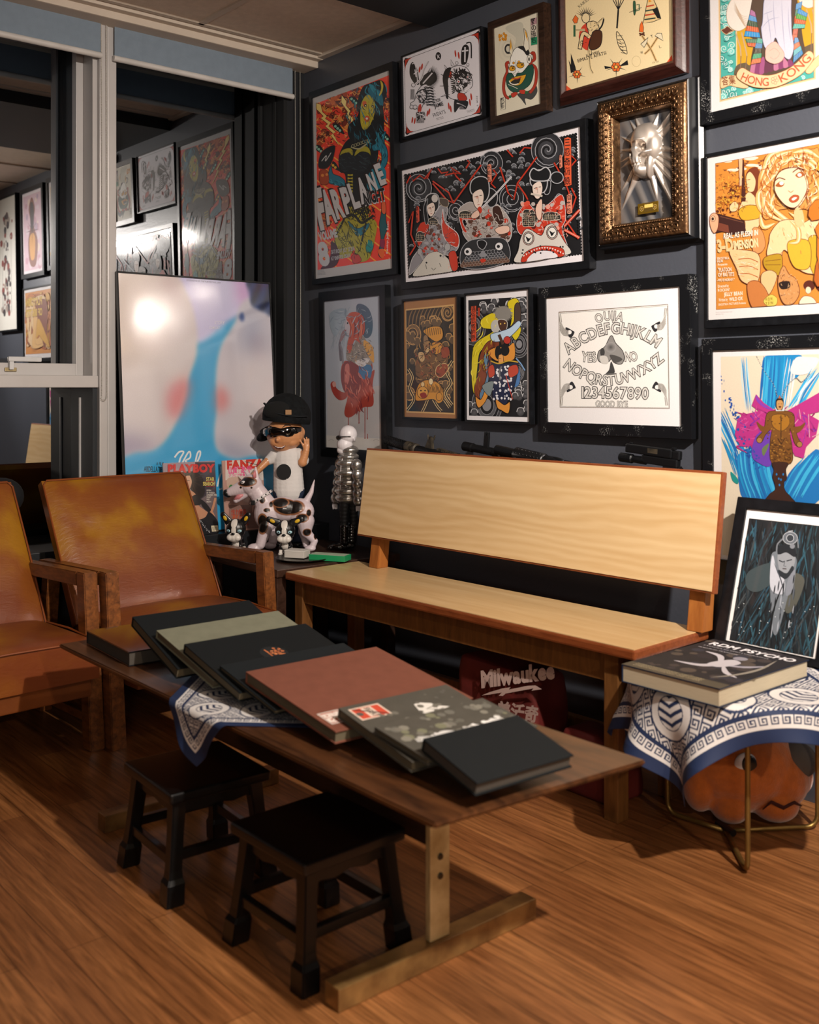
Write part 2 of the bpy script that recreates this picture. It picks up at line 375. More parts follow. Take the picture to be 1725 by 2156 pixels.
for A, C in ((mid, hi), (lo, mid)):
    for k in range(4): b.faces.new((A[k], A[(k + 1) % 4], C[(k + 1) % 4], C[k]))
bmesh.ops.recalc_face_normals(b, faces=b.faces); bmesh.ops.bevel(b, geom=list(b.edges), offset=.003, segments=2, affect='EDGES')
g._add(b); g.build('tabletop', M_walnut, t)
for x in (1.316, 2.283):
    X = x - ox
    G().box(X - .022, X + .022, -.250, .258, 0, .042, bev=.003).build('sled_foot', pm('brassy_steel', '#b08a54', .3, .5, var=.3, vs_=14, col2='#6b4c2c', bump=.2, bs=40), t)
    g = G(); g.box(X - .004, X + .010, -.025, .025, .0425, .3815, bev=.0015)
    p = g.build('leg_post', M_steel, t)
    for z in (.20, .163): G().lathe([(.0065, 0), (.0065, .002), (.005, .004), (.002, .0042)], (X + .010, 0, z), 14, axis='X').build('bolt', pm('bolt_steel', '#4c4335', .35, .8), t)
G().box(1.334 - ox, 2.278 - ox, -.012, .012, .215, .315, bev=.002).build('stretcher_board', M_walnut2, t)

# ---------------------------------------------------------------- low stools
M_lacq = pm('black_lacquer', '#060607', .34, var=.2, coat=.2)
def stool(M, label):
    t = empty('low_stool', label, 'stool', M=M)
    g = G(); g.box(-.128, .128, -.122, .122, .213, .236, bev=.007, seg=3); g.build('seat', M_lacq, t)
    for sx in (-1, 1):
        for sy in (-1, 1):
            g = G(); tx, ty, fx, fy = sx * .096, sy * .092, sx * .118, sy * .114
            def ring(f, r, z): X = tx + (fx - tx) * f; Y = ty + (fy - ty) * f; return [(X - r, Y - r, z), (X + r, Y - r, z), (X + r, Y + r, z), (X - r, Y + r, z)]
            prof = [(0, .016, .213), (.3, .0145, .15), (.68, .0145, .07), (.74, .016, .055), (.8, .020, .045), (1, .0205, 0)]
            for a, c in zip(prof, prof[1:]): g.hexa(ring(*c) + ring(*a))
            bmesh.ops.remove_doubles(g.bm, verts=g.bm.verts, dist=.0001); bmesh.ops.bevel(g.bm, geom=[e for e in g.bm.edges], offset=.0025, segments=2, affect='EDGES')
            g.build('leg', M_lacq, t)
    for s in (-1, 1):
        pts = [(-.10, .213), (.10, .213), (.10, .178), (.075, .186), (.04, .181), (0, .188), (-.04, .181), (-.075, .186), (-.10, .178)]
        g = G(); g.prism(pts, -.007, .007, Matrix.Translation((0, s * .094, 0)) @ Matrix.Rotation(PI / 2, 4, 'X')); g.build('apron', M_lacq, t)
        g = G(); g.prism([(x * .94, z) for x, z in pts], -.007, .007, Matrix.Translation((s * .1, 0, 0)) @ Matrix.Rotation(PI / 2, 4, 'Z') @ Matrix.Rotation(PI / 2, 4, 'X')); g.build('apron', M_lacq, t)
        G().box(-.1, .1, s * .106 - .008, s * .106 + .008, .075, .096, bev=.002).build('rung', M_lacq, t)
        G().box(s * .11 - .008, s * .11 + .008, -.098, .098, .088, .108, bev=.002).build('rung', M_lacq, t)
    return t
stool(rotM((2.092, -1.408, 0), .02), 'black wooden stool nearest the camera, half under the coffee table')
stool(rotM((1.650, -1.432, 0), -.05), 'black wooden stool farther from the camera, below the hanging bandana corner')

# ---------------------------------------------------------------- armchairs
M_leather = pm('tan_leather', '#7c431c', .34, var=.22, vs_=5, col2='#64351a', bump=.35, bs=45, coat=.15, coat_r=.3)
M_piping = pm('leather_piping', '#7d3f18', .4)
M_arm = wood('armchair_wood', '#4a2812', '#8a5226', .36, 5, (3, 12, 12), coat=.15)
def leather_mat():
    m = bpy.data.materials.new('worn_leather'); m.use_nodes = True; nt = m.node_tree; b = nt.nodes['Principled BSDF']; L = nt.links
    tc = N(nt, 'ShaderNodeTexCoord'); n1 = N(nt, 'ShaderNodeTexNoise'); n1.inputs['Scale'].default_value = 3.5; n1.inputs['Detail'].default_value = 4
    L.new(tc.outputs['Object'], n1.inputs[0])
    cr = N(nt, 'ShaderNodeValToRGB'); e = cr.color_ramp.elements
    e[0].position = .36; e[0].color = rgba('#74391b'); e[1].position = .62; e[1].color = rgba('#9a6a16')
    x = e.new(.5); x.color = rgba('#82491a'); L.new(n1.outputs[0], cr.inputs[0])
    L.new(cr.outputs[0], b.inputs['Base Color'])
    mp = N(nt, 'ShaderNodeMapping'); mp.inputs['Rotation'].default_value = (.5, .3, 0); mp.inputs['Scale'].default_value = (30, 6, 14); L.new(tc.outputs['Object'], mp.inputs[0])
    n2 = N(nt, 'ShaderNodeTexNoise'); n2.inputs['Scale'].default_value = 3; n2.inputs['Detail'].default_value = 6; n2.inputs['Distortion'].default_value = 1.2; L.new(mp.outputs[0], n2.inputs[0])
    bp = N(nt, 'ShaderNodeBump'); bp.inputs['Strength'].default_value = .35; bp.inputs['Distance'].default_value = .003
    L.new(n2.outputs[0], bp.inputs['Height']); L.new(bp.outputs[0], b.inputs['Normal'])
    b.inputs['Roughness'].default_value = .36; b.inputs['Coat Weight'].default_value = .2; b.inputs['Coat Roughness'].default_value = .25
    return m
M_worn = leather_mat()
def cushion(x0, x1, y0, y1, z0, z1, puff, n=14, dimples=()):
    """upholstered slab with a puffed +Z face, softly rounded edges; dimples press into it"""
    b = bmesh.new(); g = G(); top = {}; bot = {}
    for i in range(n + 1):
        for j in range(n + 1):
            u, v = i / n, j / n
            e = min(1, min(u, 1 - u) * 9) * min(1, min(v, 1 - v) * 9); e = 1 - (1 - e) ** 2
            h = puff * (math.sin(PI * u) * math.sin(PI * v)) ** .6 - .010 * (1 - e)
            for (du, dv, dr, dd) in dimples: h -= dd * math.exp(-((u - du) ** 2 + (v - dv) ** 2) / dr ** 2)
            x = x0 + (x1 - x0) * u; y = y0 + (y1 - y0) * v
            top[i, j] = b.verts.new((x, y, z1 + h)); bot[i, j] = b.verts.new((x, y, z0))
    for i in range(n):
        for j in range(n):
            b.faces.new((top[i, j], top[i + 1, j], top[i + 1, j + 1], top[i, j + 1])); b.faces.new((bot[i, j], bot[i, j + 1], bot[i + 1, j + 1], bot[i + 1, j]))
        for a, c in (((i, 0), (i + 1, 0)), ((i + 1, n), (i, n)), ((0, i + 1), (0, i)), ((n, i), (n, i + 1))): b.faces.new((bot[a], bot[c], top[c], top[a]))
    bmesh.ops.recalc_face_normals(b, faces=b.faces); g._add(b); return g
def armchair(M, label):
    t = empty('armchair', label, 'armchair', M=M)
    # seat cushion
    c = cushion(.0, .40, -.268, .268, .235, .352, .020, 18).build('seat', M_worn, t, smooth=False); autosmooth(c, 50)
    pts = [(.400, -.268, .345), (.400, 0, .352), (.400, .268, .345), (.2, .270, .350), (.02, .268, .345)]
    g = G(); g.tube([(.398, -.266, .343), (.400, -.15, .350), (.4005, 0, .353), (.400, .15, .350), (.398, .266, .343), (.2, .2695, .350), (.05, .268, .345)], .0032, 6); g.build('piping', M_piping, c)
    # leaning back: slab built flat, then stood up
    R = Matrix.Translation((.035, 0, .315)) @ Matrix.Rotation(math.radians(-(90 - 31)) , 4, 'Y')
    S = Matrix(((0, 0, 1, 0), (0, 1, 0, 0), (1, 0, 0, 0), (0, 0, 0, 1)))
    lean = math.radians(31)
    T = Matrix.Translation((.035, 0, .33)) @ Matrix.Rotation(-lean, 4, 'Y') @ S
    c = cushion(0, .525, -.278, .278, -.042, 0, .022, 18, dimples=[(.62, .20, .035, .016), (.60, .235, .02, .008), (.3, .45, .16, .006), (.3, .7, .12, .005)])
    c.bm.transform(T); c = c.build('backrest', M_worn, t); 
    bm2 = bmesh.new(); bm2.from_mesh(c.data); bmesh.ops.recalc_face_normals(bm2, faces=bm2.faces); bm2.to_mesh(c.data); bm2.free(); autosmooth(c, 50)
    loop = [(.01, -.277), (.27, -.279), (.505, -.277), (.523, -.262), (.524, 0), (.523, .262), (.505, .277), (.27, .279), (.01, .277)]
    g = G(); g.tube([T @ Vector((u, v, -.004)) for u, v in loop], .0032, 6); g.build('piping', M_piping, c)
    # under frame
    G().box(.02, .385, -.25, .25, .18, .234, bev=.004).build('seat_base', M_leather, t)
    for s in (-1, 1):
        y = s * .29
        g = G(); g.hexa([(.30, y - .024, 0), (.35, y - .024, 0), (.35, y + .024, 0), (.30, y + .024, 0), (.250, y - .022, .532), (.302, y - .022, .532), (.302, y + .022, .532), (.250, y + .022, .532)], bev=.003)
        g.build('front_leg', M_arm, t)
        g = G(); g.hexa([(-.225, y - .022, 0), (-.175, y - .022, 0), (-.175, y + .022, 0), (-.225, y + .022, 0), (-.16, y - .022, .475), (-.11, y - .022, .475), (-.11, y + .022, .475), (-.16, y + .022, .475)], bev=.003)
        g.build('rear_leg', M_arm, t)
        g = G(); g.hexa([(-.19, y - .022, .475), (.2495, y - .022, .488), (.2495, y + .022, .488), (-.19, y + .022, .475), (-.19, y - .022, .515), (.2495, y - .022, .531), (.2495, y + .022, .531), (-.19, y + .022, .515)], bev=.003)
        g.build('arm', M_arm, t)
        G().box(-.21, .28, y - .013, y + .013, .20, .245, bev=.002).build('side_rail', M_arm, t)
        G().box(-.19, .3, y - .010, y + .010, .075, .10, bev=.002).build('stretcher', M_arm, t)
    return t
armchair(rotM((.44, -.952, 0), .045), 'tan leather armchair with wooden arms beside the corner table, dent in its backrest')
armchair(rotM((.435, -1.592, 0), .07), 'tan leather armchair cut off by the left edge of the view')

# ---------------------------------------------------------------- corner table
M_ct = wood('corner_table_wood', '#2b1a12', '#463026', .35, 4, (2, 10, 10))
t = empty('corner_table', 'dark wooden corner table carrying the figurines, between armchair and bench', 'table', (.47, -.32, 0))
g = G(); g.prism([(-.268, -.275), (.229, -.275), (.229, .285), (-.268, .285)], .432, .46, bev=.003); g.build('tabletop', M_ct, t)
for x, y in ((-.24, -.25), (.20, -.25), (.20, .25), (-.24, .25)): G().box(x - .02, x + .02, y - .02, y + .02, 0, .4319, bev=.003).build('leg', M_ct, t)
# ---------------------------------------------------------------- printed pictures: inks laid as thin shapes with one colour each
def ink_mat(name, rough, coat, coat_r=.02):
    m = bpy.data.materials.new(name); m.use_nodes = True; nt = m.node_tree; b = nt.nodes['Principled BSDF']
    a = N(nt, 'ShaderNodeAttribute', attribute_name='ink'); tc = N(nt, 'ShaderNodeTexCoord')
    nz = N(nt, 'ShaderNodeTexNoise'); nz.inputs['Scale'].default_value = 220; nz.inputs['Detail'].default_value = 2
    nt.links.new(tc.outputs['Object'], nz.inputs[0])
    mr = N(nt, 'ShaderNodeMapRange'); mr.inputs[3].default_value = .93; mr.inputs[4].default_value = 1.05; nt.links.new(nz.outputs[0], mr.inputs[0])
    mx = N(nt, 'ShaderNodeVectorMath', operation='SCALE'); nt.links.new(a.outputs['Color'], mx.inputs[0]); nt.links.new(mr.outputs[0], mx.inputs['Scale'])
    nt.links.new(mx.outputs[0], b.inputs['Base Color'])
    b.inputs['Roughness'].default_value = rough; b.inputs['Coat Weight'].default_value = coat; b.inputs['Coat Roughness'].default_value = coat_r
    return m
INK = ink_mat('ink_under_glass', .6, 1.0, .11)
INKM = ink_mat('ink_satin', .45, 1.0, .11); INKM.node_tree.nodes['Principled BSDF'].inputs['Coat IOR'].default_value = 1.9
INKD = ink_mat('ink_matt', .7, 0)
_gl = {}
def glyph(ch, bold=0):
    k = (ch, bold)
    if k not in _gl:
        c = bpy.data.curves.new('f', 'FONT'); c.body = ch; c.resolution_u = 3; c.offset = bold
        o = bpy.data.objects.new('f', c); me = o.to_mesh()
        v = [(p.co.x, p.co.y) for p in me.vertices]; f = [tuple(p.vertices) for p in me.polygons]
        o.to_mesh_clear(); bpy.data.objects.remove(o); bpy.data.curves.remove(c)
        _gl[k] = (v, f, max([p[0] for p in v]) + .06 if v else .3)
    return _gl[k]
def cr_smooth(p, closed=True, n=5):
    p = [tuple(q) for q in p]; m = len(p); out = []
    rng = range(m) if closed else range(m - 1)
    for i in rng:
        a, b, c, d = (p[(i - 1) % m], p[i], p[(i + 1) % m], p[(i + 2) % m]) if closed else (p[max(i - 1, 0)], p[i], p[i + 1], p[min(i + 2, m - 1)])
        for k in range(n):
            t = k / n
            out.append(tuple(.5 * (2 * b[j] + (c[j] - a[j]) * t + (2 * a[j] - 5 * b[j] + 4 * c[j] - d[j]) * t * t + (3 * b[j] - a[j] - 3 * c[j] + d[j]) * t ** 3) for j in (0, 1)))
    if not closed: out.append(p[-1])
    return out
class Art:
    def __init__(s, M=None, crop=None, eps=.00004):
        s.v = []; s.f = []; s.c = []; s.bb = []; s.ly = []; s.eps = eps; s.clip = None; s.rnd = random.Random(11)
        if M is not None:
            Mi = M.inverted(); s.o = Mi @ CAM; s.R = Mi.to_3x3()
        s.crop = crop
    def P(s, x, y):
        if s.crop is None: return (x, y)
        ox, oy, k = s.crop; u = ox + x * k; v = oy + y * k
        d = s.R @ (FWD + RGT * ((u - 862.5) / 2195) + UP * ((815 - v) / 2195)); t = -s.o.y / d.y; p = s.o + d * t
        return (p.x, p.z)
    def raw(s, pts, faces, col):
        """pts already local; col one colour or list per point"""
        cols = col if isinstance(col, list) else [lin(col)] * len(pts)
        xs = [p[0] for p in pts]; zs = [p[1] for p in pts]; bb = (min(xs), max(xs), min(zs), max(zs))
        if s.clip:
            cx0, cx1, cz0, cz1 = s.clip
            if bb[0] < cx0 or bb[1] > cx1 or bb[2] < cz0 or bb[3] > cz1:
                np_, nf, nc = [], [], []
                for f in faces:
                    poly = [(pts[i][0], pts[i][1], *cols[i]) for i in f]
                    for ax, lim, sg in ((0, cx0, 1), (0, cx1, -1), (1, cz0, 1), (1, cz1, -1)):
                        o = []
                        for i in range(len(poly)):
                            a, b = poly[i - 1], poly[i]; da = (a[ax] - lim) * sg; db = (b[ax] - lim) * sg
                            if (da >= 0) != (db >= 0):
                                t = da / (da - db); o.append(tuple(a[j] + (b[j] - a[j]) * t for j in range(5)))
                            if db >= 0: o.append(b)
                        poly = o
                        if not poly: break
                    if len(poly) >= 3:
                        k = len(np_); np_ += [(q[0], q[1]) for q in poly]; nc += [q[2:] for q in poly]; nf.append(tuple(range(k, k + len(poly))))
                pts, faces, cols = np_, nf, nc
                if not pts: return
                xs = [p[0] for p in pts]; zs = [p[1] for p in pts]; bb = (min(xs), max(xs), min(zs), max(zs))
        L = 0
        for q, l in zip(s.bb, s.ly):
            if l >= L and q[0] < bb[1] and q[1] > bb[0] and q[2] < bb[3] and q[3] > bb[2]: L = l + 1
        s.bb.append(bb); s.ly.append(L); k = len(s.v); y = -s.eps * L
        s.v += [(p[0], y, p[1]) for p in pts]; s.c += [tuple(c) for c in cols]; s.f += [tuple(i + k for i in f) for f in faces]
    def poly(s, pts, col, smooth=False, line=None, lw=2):
        if smooth: pts = cr_smooth(pts)
        q = [s.P(*p) for p in pts]
        tr = tessellate_polygon([[Vector((a, b, 0)) for a, b in q]])
        s.raw(q, [tuple(t) for t in tr], col)
        if line: s.line(list(pts) + [pts[0]], line, lw)
    def blob(s, pts, col, line=None, lw=2): s.poly(pts, col, True, line, lw)
    def line(s, pts, col, w=2, smooth=False, taper=False):
        if smooth: pts = cr_smooth(pts, False)
        n = len(pts); V = []; F = []
        for i, p in enumerate(pts):
            a = pts[max(i - 1, 0)]; b = pts[min(i + 1, n - 1)]
            if i == n - 1 and p == pts[0] and n > 2: b = pts[1]
            dx, dy = b[0] - a[0], b[1] - a[1]; l = math.hypot(dx, dy) or 1
            ww = w / 2 * ((1 - i / (n - 1)) if taper is True else (math.sin(PI * (i + .3) / (n - .4)) if taper == 2 else 1))
            V += [s.P(p[0] - dy / l * ww, p[1] + dx / l * ww), s.P(p[0] + dy / l * ww, p[1] - dx / l * ww)]
            if i: k = 2 * i; F.append((k - 2, k - 1, k + 1, k))
        s.raw(V, F, col)
    def circ(s, x, y, r, col, ry=None, line=None, lw=2, rim=None, n=20, rot=0):
        ry = ry or r; pts = []
        for k in range(n):
            a = 2 * PI * k / n; dx, dy = r * math.cos(a), ry * math.sin(a); pts.append((x + dx * math.cos(rot) - dy * math.sin(rot), y + dx * math.sin(rot) + dy * math.cos(rot)))
        if rim: s.raw([s.P(x, y)] + [s.P(*p) for p in pts], [(0, k + 1, (k + 1) % n + 1) for k in range(n)], [lin(col)] + [lin(rim)] * n)
        else: s.raw([s.P(*p) for p in pts], [tuple(range(n))], col)
        if line: s.line(pts + [pts[0]], line, lw)
    def spiral(s, x, y, r, turns, col, w, a0=0, sq=1, d=1):
        pts = [(x + d * r * (1 - t) * math.cos(a0 + t * turns * 2 * PI), y + sq * r * (1 - t) * math.sin(a0 + t * turns * 2 * PI)) for t in [k / (turns * 14) for k in range(int(turns * 14))]]
        s.line(pts, col, w)
    def rect(s, x0, y0, x1, y1, col): s.poly([(x0, y0), (x1, y0), (x1, y1), (x0, y1)], col)
    def lrect(s, x0, x1, z0, z1, col): s.raw([(x0, z0), (x1, z0), (x1, z1), (x0, z1)], [(0, 1, 2, 3)], col)
    def text(s, st, x0, y0, x1, y1, h, col, bold=0, cap=.70, skew=0, up=None):
        """baseline from (x0,y0) to (x1,y1), cap height h, all in drawing units"""
        gl = [(*glyph(c, bold)[:2], glyph(c, 0)[2]) for c in st]; tot = sum(g[2] for g in gl) or 1
        dx, dy = x1 - x0, y1 - y0; l = math.hypot(dx, dy); sg = -1 if s.crop is None else 1; nx, ny = (sg * dy / l, -sg * dx / l) if up is None else up
        X = 0; V = []; F = []
        for v, f, a in gl:
            k = len(V)
            for px_, py_ in v:
                t = (X + px_ + skew * py_) / tot; hh = py_ / cap * h; V.append(s.P(x0 + dx * t + nx * hh, y0 + dy * t + ny * hh))
            F += [tuple(i + k for i in q) for q in f]; X += a
        if V: s.raw(V, F, col)
    def arctext(s, st, pts, h, col, bold=0):
        """each character placed at its own anchor along pts (open polyline, smooth)"""
        q = cr_smooth(pts, False, 12); L = [0]
        for a, b in zip(q, q[1:]): L.append(L[-1] + math.hypot(b[0] - a[0], b[1] - a[1]))
        def at(d):
            d = max(0, min(L[-1], d)); i = 0
            while i < len(L) - 2 and L[i + 1] < d: i += 1
            t = (d - L[i]) / ((L[i + 1] - L[i]) or 1); return (q[i][0] + (q[i + 1][0] - q[i][0]) * t, q[i][1] + (q[i + 1][1] - q[i][1]) * t)
        gl = [glyph(c, 0)[2] for c in st]; tot = sum(gl); d = 0
        for c, w in zip(st, gl):
            a = at(d / tot * L[-1]); b = at((d + w) / tot * L[-1]); 
            if c != ' ': s.text(c, a[0], a[1], b[0], b[1], h, col, bold)
            d += w
    def hatch(s, pts, n, cols, ln, w, ang=None, curl=.4, smooth=True):
        q = cr_smooth(pts) if smooth else pts; xs = [p[0] for p in q]; ys = [p[1] for p in q]; r = s.rnd; m = len(q)
        def inside(x, y):
            c = False
            for i in range(m):
                (a, b), (e, f) = q[i], q[(i + 1) % m]
                if (b > y) != (f > y) and x < (e - a) * (y - b) / (f - b) + a: c = not c
            return c
        for _ in range(n):
            x = r.uniform(min(xs), max(xs)); y = r.uniform(min(ys), max(ys))
            if not inside(x, y): continue
            a = r.uniform(0, PI) if ang is None else ang + r.uniform(-.35, .35); l = ln * r.uniform(.5, 1.2); k = r.uniform(-curl, curl)
            P_ = [(x, y), (x + l * .5 * math.cos(a), y + l * .5 * math.sin(a)), (x + l * math.cos(a + k), y + l * math.sin(a + k))]
            if inside(*P_[2]): s.line(P_, r.choice(cols) if isinstance(cols, (list, tuple)) else cols, w * r.uniform(.6, 1.3), True, 2)
    def build(s, name, mat, parent, y=0, gain=1):
        me = bpy.data.meshes.new(name); me.from_pydata(s.v, [], s.f)
        a = me.color_attributes.new('ink', 'FLOAT_COLOR', 'POINT'); buf = np.ones((len(s.v), 4), np.float32); buf[:, :3] = np.array(s.c, np.float32) * gain; a.data.foreach_set('color', buf.ravel())
        me.materials.append(mat); o = bpy.data.objects.new(name, me); COL.objects.link(o); o.parent = parent; o.location.y = y
        return o
def raster(name, w, h, nx, ny, fn, mat, parent, loc=(0, 0, 0)):
    """smooth photographic print: colours evaluated on a fine grid; origin lower left"""
    u, v = np.meshgrid(np.linspace(0, 1, nx), np.linspace(0, 1, ny)); rgb = np.clip(fn(u, v), 0, 1)
    rgb = np.where(rgb <= .04045, rgb / 12.92, ((rgb + .055) / 1.055) ** 2.4)
    co = np.stack([u * w, np.zeros_like(u), v * h], -1).reshape(-1, 3)
    i = np.arange(nx * ny).reshape(ny, nx); F = np.stack([i[:-1, :-1], i[:-1, 1:], i[1:, 1:], i[1:, :-1]], -1).reshape(-1, 4)
    me = bpy.data.meshes.new(name); me.vertices.add(len(co)); me.vertices.foreach_set('co', co.ravel())
    me.loops.add(F.size); me.loops.foreach_set('vertex_index', F.ravel()); me.polygons.add(len(F)); me.polygons.foreach_set('loop_start', np.arange(0, F.size, 4)); me.update(calc_edges=True)
    a = me.color_attributes.new('ink', 'FLOAT_COLOR', 'POINT'); buf = np.ones((len(co), 4), np.float32); buf[:, :3] = rgb.reshape(-1, 3); a.data.foreach_set('color', buf.ravel())
    me.materials.append(mat); o = bpy.data.objects.new(name, me); COL.objects.link(o); o.parent = parent; o.location = loc
    return o

M_fblack = pm('black_frame', '#121316', .33, var=.3, vs_=40, spec=.4)
M_fdusty = pm('dusty_black_frame', '#0f1113', .3, var=.2)
def dusty():
    m = bpy.data.materials.new('scuffed_black_frame'); m.use_nodes = True; nt = m.node_tree; b = nt.nodes['Principled BSDF']; L = nt.links
    tc = N(nt, 'ShaderNodeTexCoord'); n1 = N(nt, 'ShaderNodeTexNoise'); n1.inputs['Scale'].default_value = 14; n1.inputs['Detail'].default_value = 2
    n2 = N(nt, 'ShaderNodeTexNoise'); n2.inputs['Scale'].default_value = 260; n2.inputs['Detail'].default_value = 1
    L.new(tc.outputs['Object'], n1.inputs[0]); L.new(tc.outputs['Object'], n2.inputs[0])
    a = N(nt, 'ShaderNodeMapRange'); a.inputs[1].default_value = .56; a.inputs[2].default_value = .72; L.new(n1.outputs[0], a.inputs[0])
    c = N(nt, 'ShaderNodeMapRange'); c.inputs[1].default_value = .55; c.inputs[2].default_value = .66; L.new(n2.outputs[0], c.inputs[0])
    k = N(nt, 'ShaderNodeMath', operation='MULTIPLY'); L.new(a.outputs[0], k.inputs[0]); L.new(c.outputs[0], k.inputs[1])
    mx = N(nt, 'ShaderNodeMix'); mx.data_type = 'RGBA'; L.new(k.outputs[0], mx.inputs[0]); mx.inputs[6].default_value = rgba('#101114'); mx.inputs[7].default_value = rgba('#9a9a98')
    L.new(mx.outputs[2], b.inputs['Base Color']); b.inputs['Roughness'].default_value = .32; return m
M_dusty = dusty()
M_mahog = wood('mahogany_frame', '#24100c', '#42201a', .3, 6, (2, 20, 20), coat=.4)
M_brownf = wood('brown_frame', '#1d120c', '#3a261a', .4, 6, (2, 20, 20), coat=.2)
M_board = pm('mount_board', '#e6e2df', .8, var=.01)
def picture(name, label, p, fw, depth, mat, group=None, lip=.004, back=True, profile=None, M=None, top=None):
    """p = x0, w, z0, h, y of the lower front edge, forward tilt"""
    x0, w, z0, h, yb, tl = p
    if M is None: M = rotM((x0 + w / 2, yb, z0), 0, tl)
    t = empty(name, label, 'picture', M=M, group=group)
    if not isinstance(fw, (tuple, list)): fw = (fw,) * 4      # left, right, bottom, top
    l, r, bt, tp = fw; a = w / 2
    g = G(); prof = profile or [(0, lip), (0, -lip), (1, -lip), (1, depth)]
    b = bmesh.new(); ring = []
    for f, y in prof:
        ring.append([b.verts.new(q) for q in ((-a - l * f, y, -bt * f), (a + r * f, y, -bt * f), (a + r * f, y, h + tp * f), (-a - l * f, y, h + tp * f))])
    for A, C in zip(ring, ring[1:]):
        for k in range(4): b.faces.new((A[k], A[(k + 1) % 4], C[(k + 1) % 4], C[k]))
    bmesh.ops.recalc_face_normals(b, faces=b.faces)
    bmesh.ops.bevel(b, geom=[e for e in b.edges if len(e.link_faces) == 2 and e.calc_face_angle(0) > .5], offset=.0012, segments=2, affect='EDGES')
    g._add(b); g.build('frame', mat, t)
    G().box(-a - l * .6, a + r * .6, .0052, .009, -bt * .6, h + tp * .6).build('backing_board', M_black, t)
    return t, M, w, h
def art_on(M, crop, w, h, paper='#e9e6e4', inset=0.0):
    A = Art(M @ Matrix.Translation((0, .003, 0)), crop); A.lrect(-w / 2, w / 2, 0, h, paper); A.clip = (-w / 2, w / 2, 0, h); return A
R_ = random.Random(5)
def scallops(A, x, y, r, n, col='#8f949c', dark='#101114', sk=0):
    for k in range(n):
        cx = x + k * r * 1.5; cy = y + sk * k * r * 1.5 + (k % 2) * r * .5
        A.circ(cx, cy, r, dark, rim=dark, n=14); A.line([(cx - r, cy), (cx - r * .8, cy - r * .62), (cx, cy - r), (cx + r * .8, cy - r * .62), (cx + r, cy)], col, r * .22, True, 2)
# ---- 1 tall gig poster
t, M, w, h = picture('framed_poster', 'tall black-framed orange gig poster reading FARPLANE NIGHT near the room corner', (.128, .521, 1.561, .768, -.03, .021), (.020, .024, .024, .028), .027, M_fblack)
A = art_on(M, (650, 170, .19937), w, h, '#b9b6b6')
PR = [(80, 240), (470, 92), (857, -62), (866, 900), (872, 1880), (480, 1940), (95, 1998), (88, 1100)]
A.poly(PR, '#e8402a'); q0 = A.P(84, 300); q1 = A.P(866, 1880); keep = A.clip; A.clip = (A.P(90, 1100)[0], A.P(866, 900)[0], A.P(480, 1940)[1], A.P(470, 92)[1])
for k in range(13): A.line([(60, -300 + k * 190), (900, 340 + k * 190)], '#f6a23c', 14)
for k in range(90): A.circ(R_.uniform(90, 860), R_.uniform(60, 1950), R_.uniform(3, 7), '#ffb0a0', n=8)
for cx, cy, s in ((290, 260, 120), (420, 180, 100), (150, 600, 70), (330, 400, 90), (810, 230, 90), (760, 900, 60), (160, 1450, 80), (150, 1780, 60), (540, 250, 60)):
    for k in range(9):
        x = cx + R_.uniform(-1, 1) * s; y = cy + R_.uniform(-1, 1) * s
        A.blob([(x + math.cos(a) * s * R_.uniform(.3, .6), y + math.sin(a) * s * R_.uniform(.25, .5)) for a in [i * PI / 3.5 for i in range(7)]], R_.choice(['#7c2a16', '#a8431c', '#c9622a', '#5a2010', '#e08a3c']))
    for k in range(5):
        x = cx + R_.uniform(-1, 1) * s; y = cy + R_.uniform(-1, 1) * s
        A.line([(x, y), (x + 20, y - 22), (x + 46, y - 14), (x + 60, y - 34)], '#f3b25e', 6, True)
A.hatch([(84, 240), (540, 70), (560, 500), (420, 640), (90, 720)], 420, ['#4a1a10', '#f3b25e', '#7c2a16', '#e0702c', '#2a0e0a'], 46, 7)
A.hatch([(760, 160), (858, 140), (864, 520), (780, 470)], 90, ['#4a1a10', '#f3b25e', '#7c2a16'], 40, 6); A.hatch([(90, 1300), (230, 1300), (250, 1990), (100, 1990)], 160, ['#4a1a10', '#f3b25e', '#7c2a16', '#e0702c'], 46, 7)
A.poly([(82, 235), (132, 250), (150, 330), (196, 372), (178, 400), (240, 440), (214, 480), (290, 540), (262, 560), (330, 690), (236, 580), (258, 556), (176, 482), (204, 458), (130, 396), (158, 376), (84, 300)], '#f1d27a', line='#3a140c', lw=5)
A.poly([(352, 150), (402, 215), (396, 260), (446, 320), (430, 350), (476, 410), (462, 440), (512, 540), (496, 560), (537, 740), (474, 590), (490, 560), (438, 470), (456, 440), (398, 370), (414, 330), (346, 230)], '#f4dd8a', line='#3a140c', lw=5)
for cx, cy in ((320, 500), (490, 210), (120, 720), (270, 890), (820, 590)):
    A.blob([(cx - 60, cy - 40), (cx + 10, cy - 30), (cx + 60, cy + 60), (cx + 20, cy + 50), (cx - 40, cy + 10)], '#171a1c')
    for j in range(3): A.circ(cx - 35 + j * 24, cy - 18 + j * 22, 14, '#8fc7b0' if cy != 890 else '#e0b030')
A.blob([(110, 830), (150, 740), (260, 680), (285, 720), (250, 860), (190, 930), (110, 920)], '#14151a', line='#b8332a', lw=5)
A.line([(140, 850), (190, 790), (180, 850), (240, 760)], '#c8c8c8', 8, True)
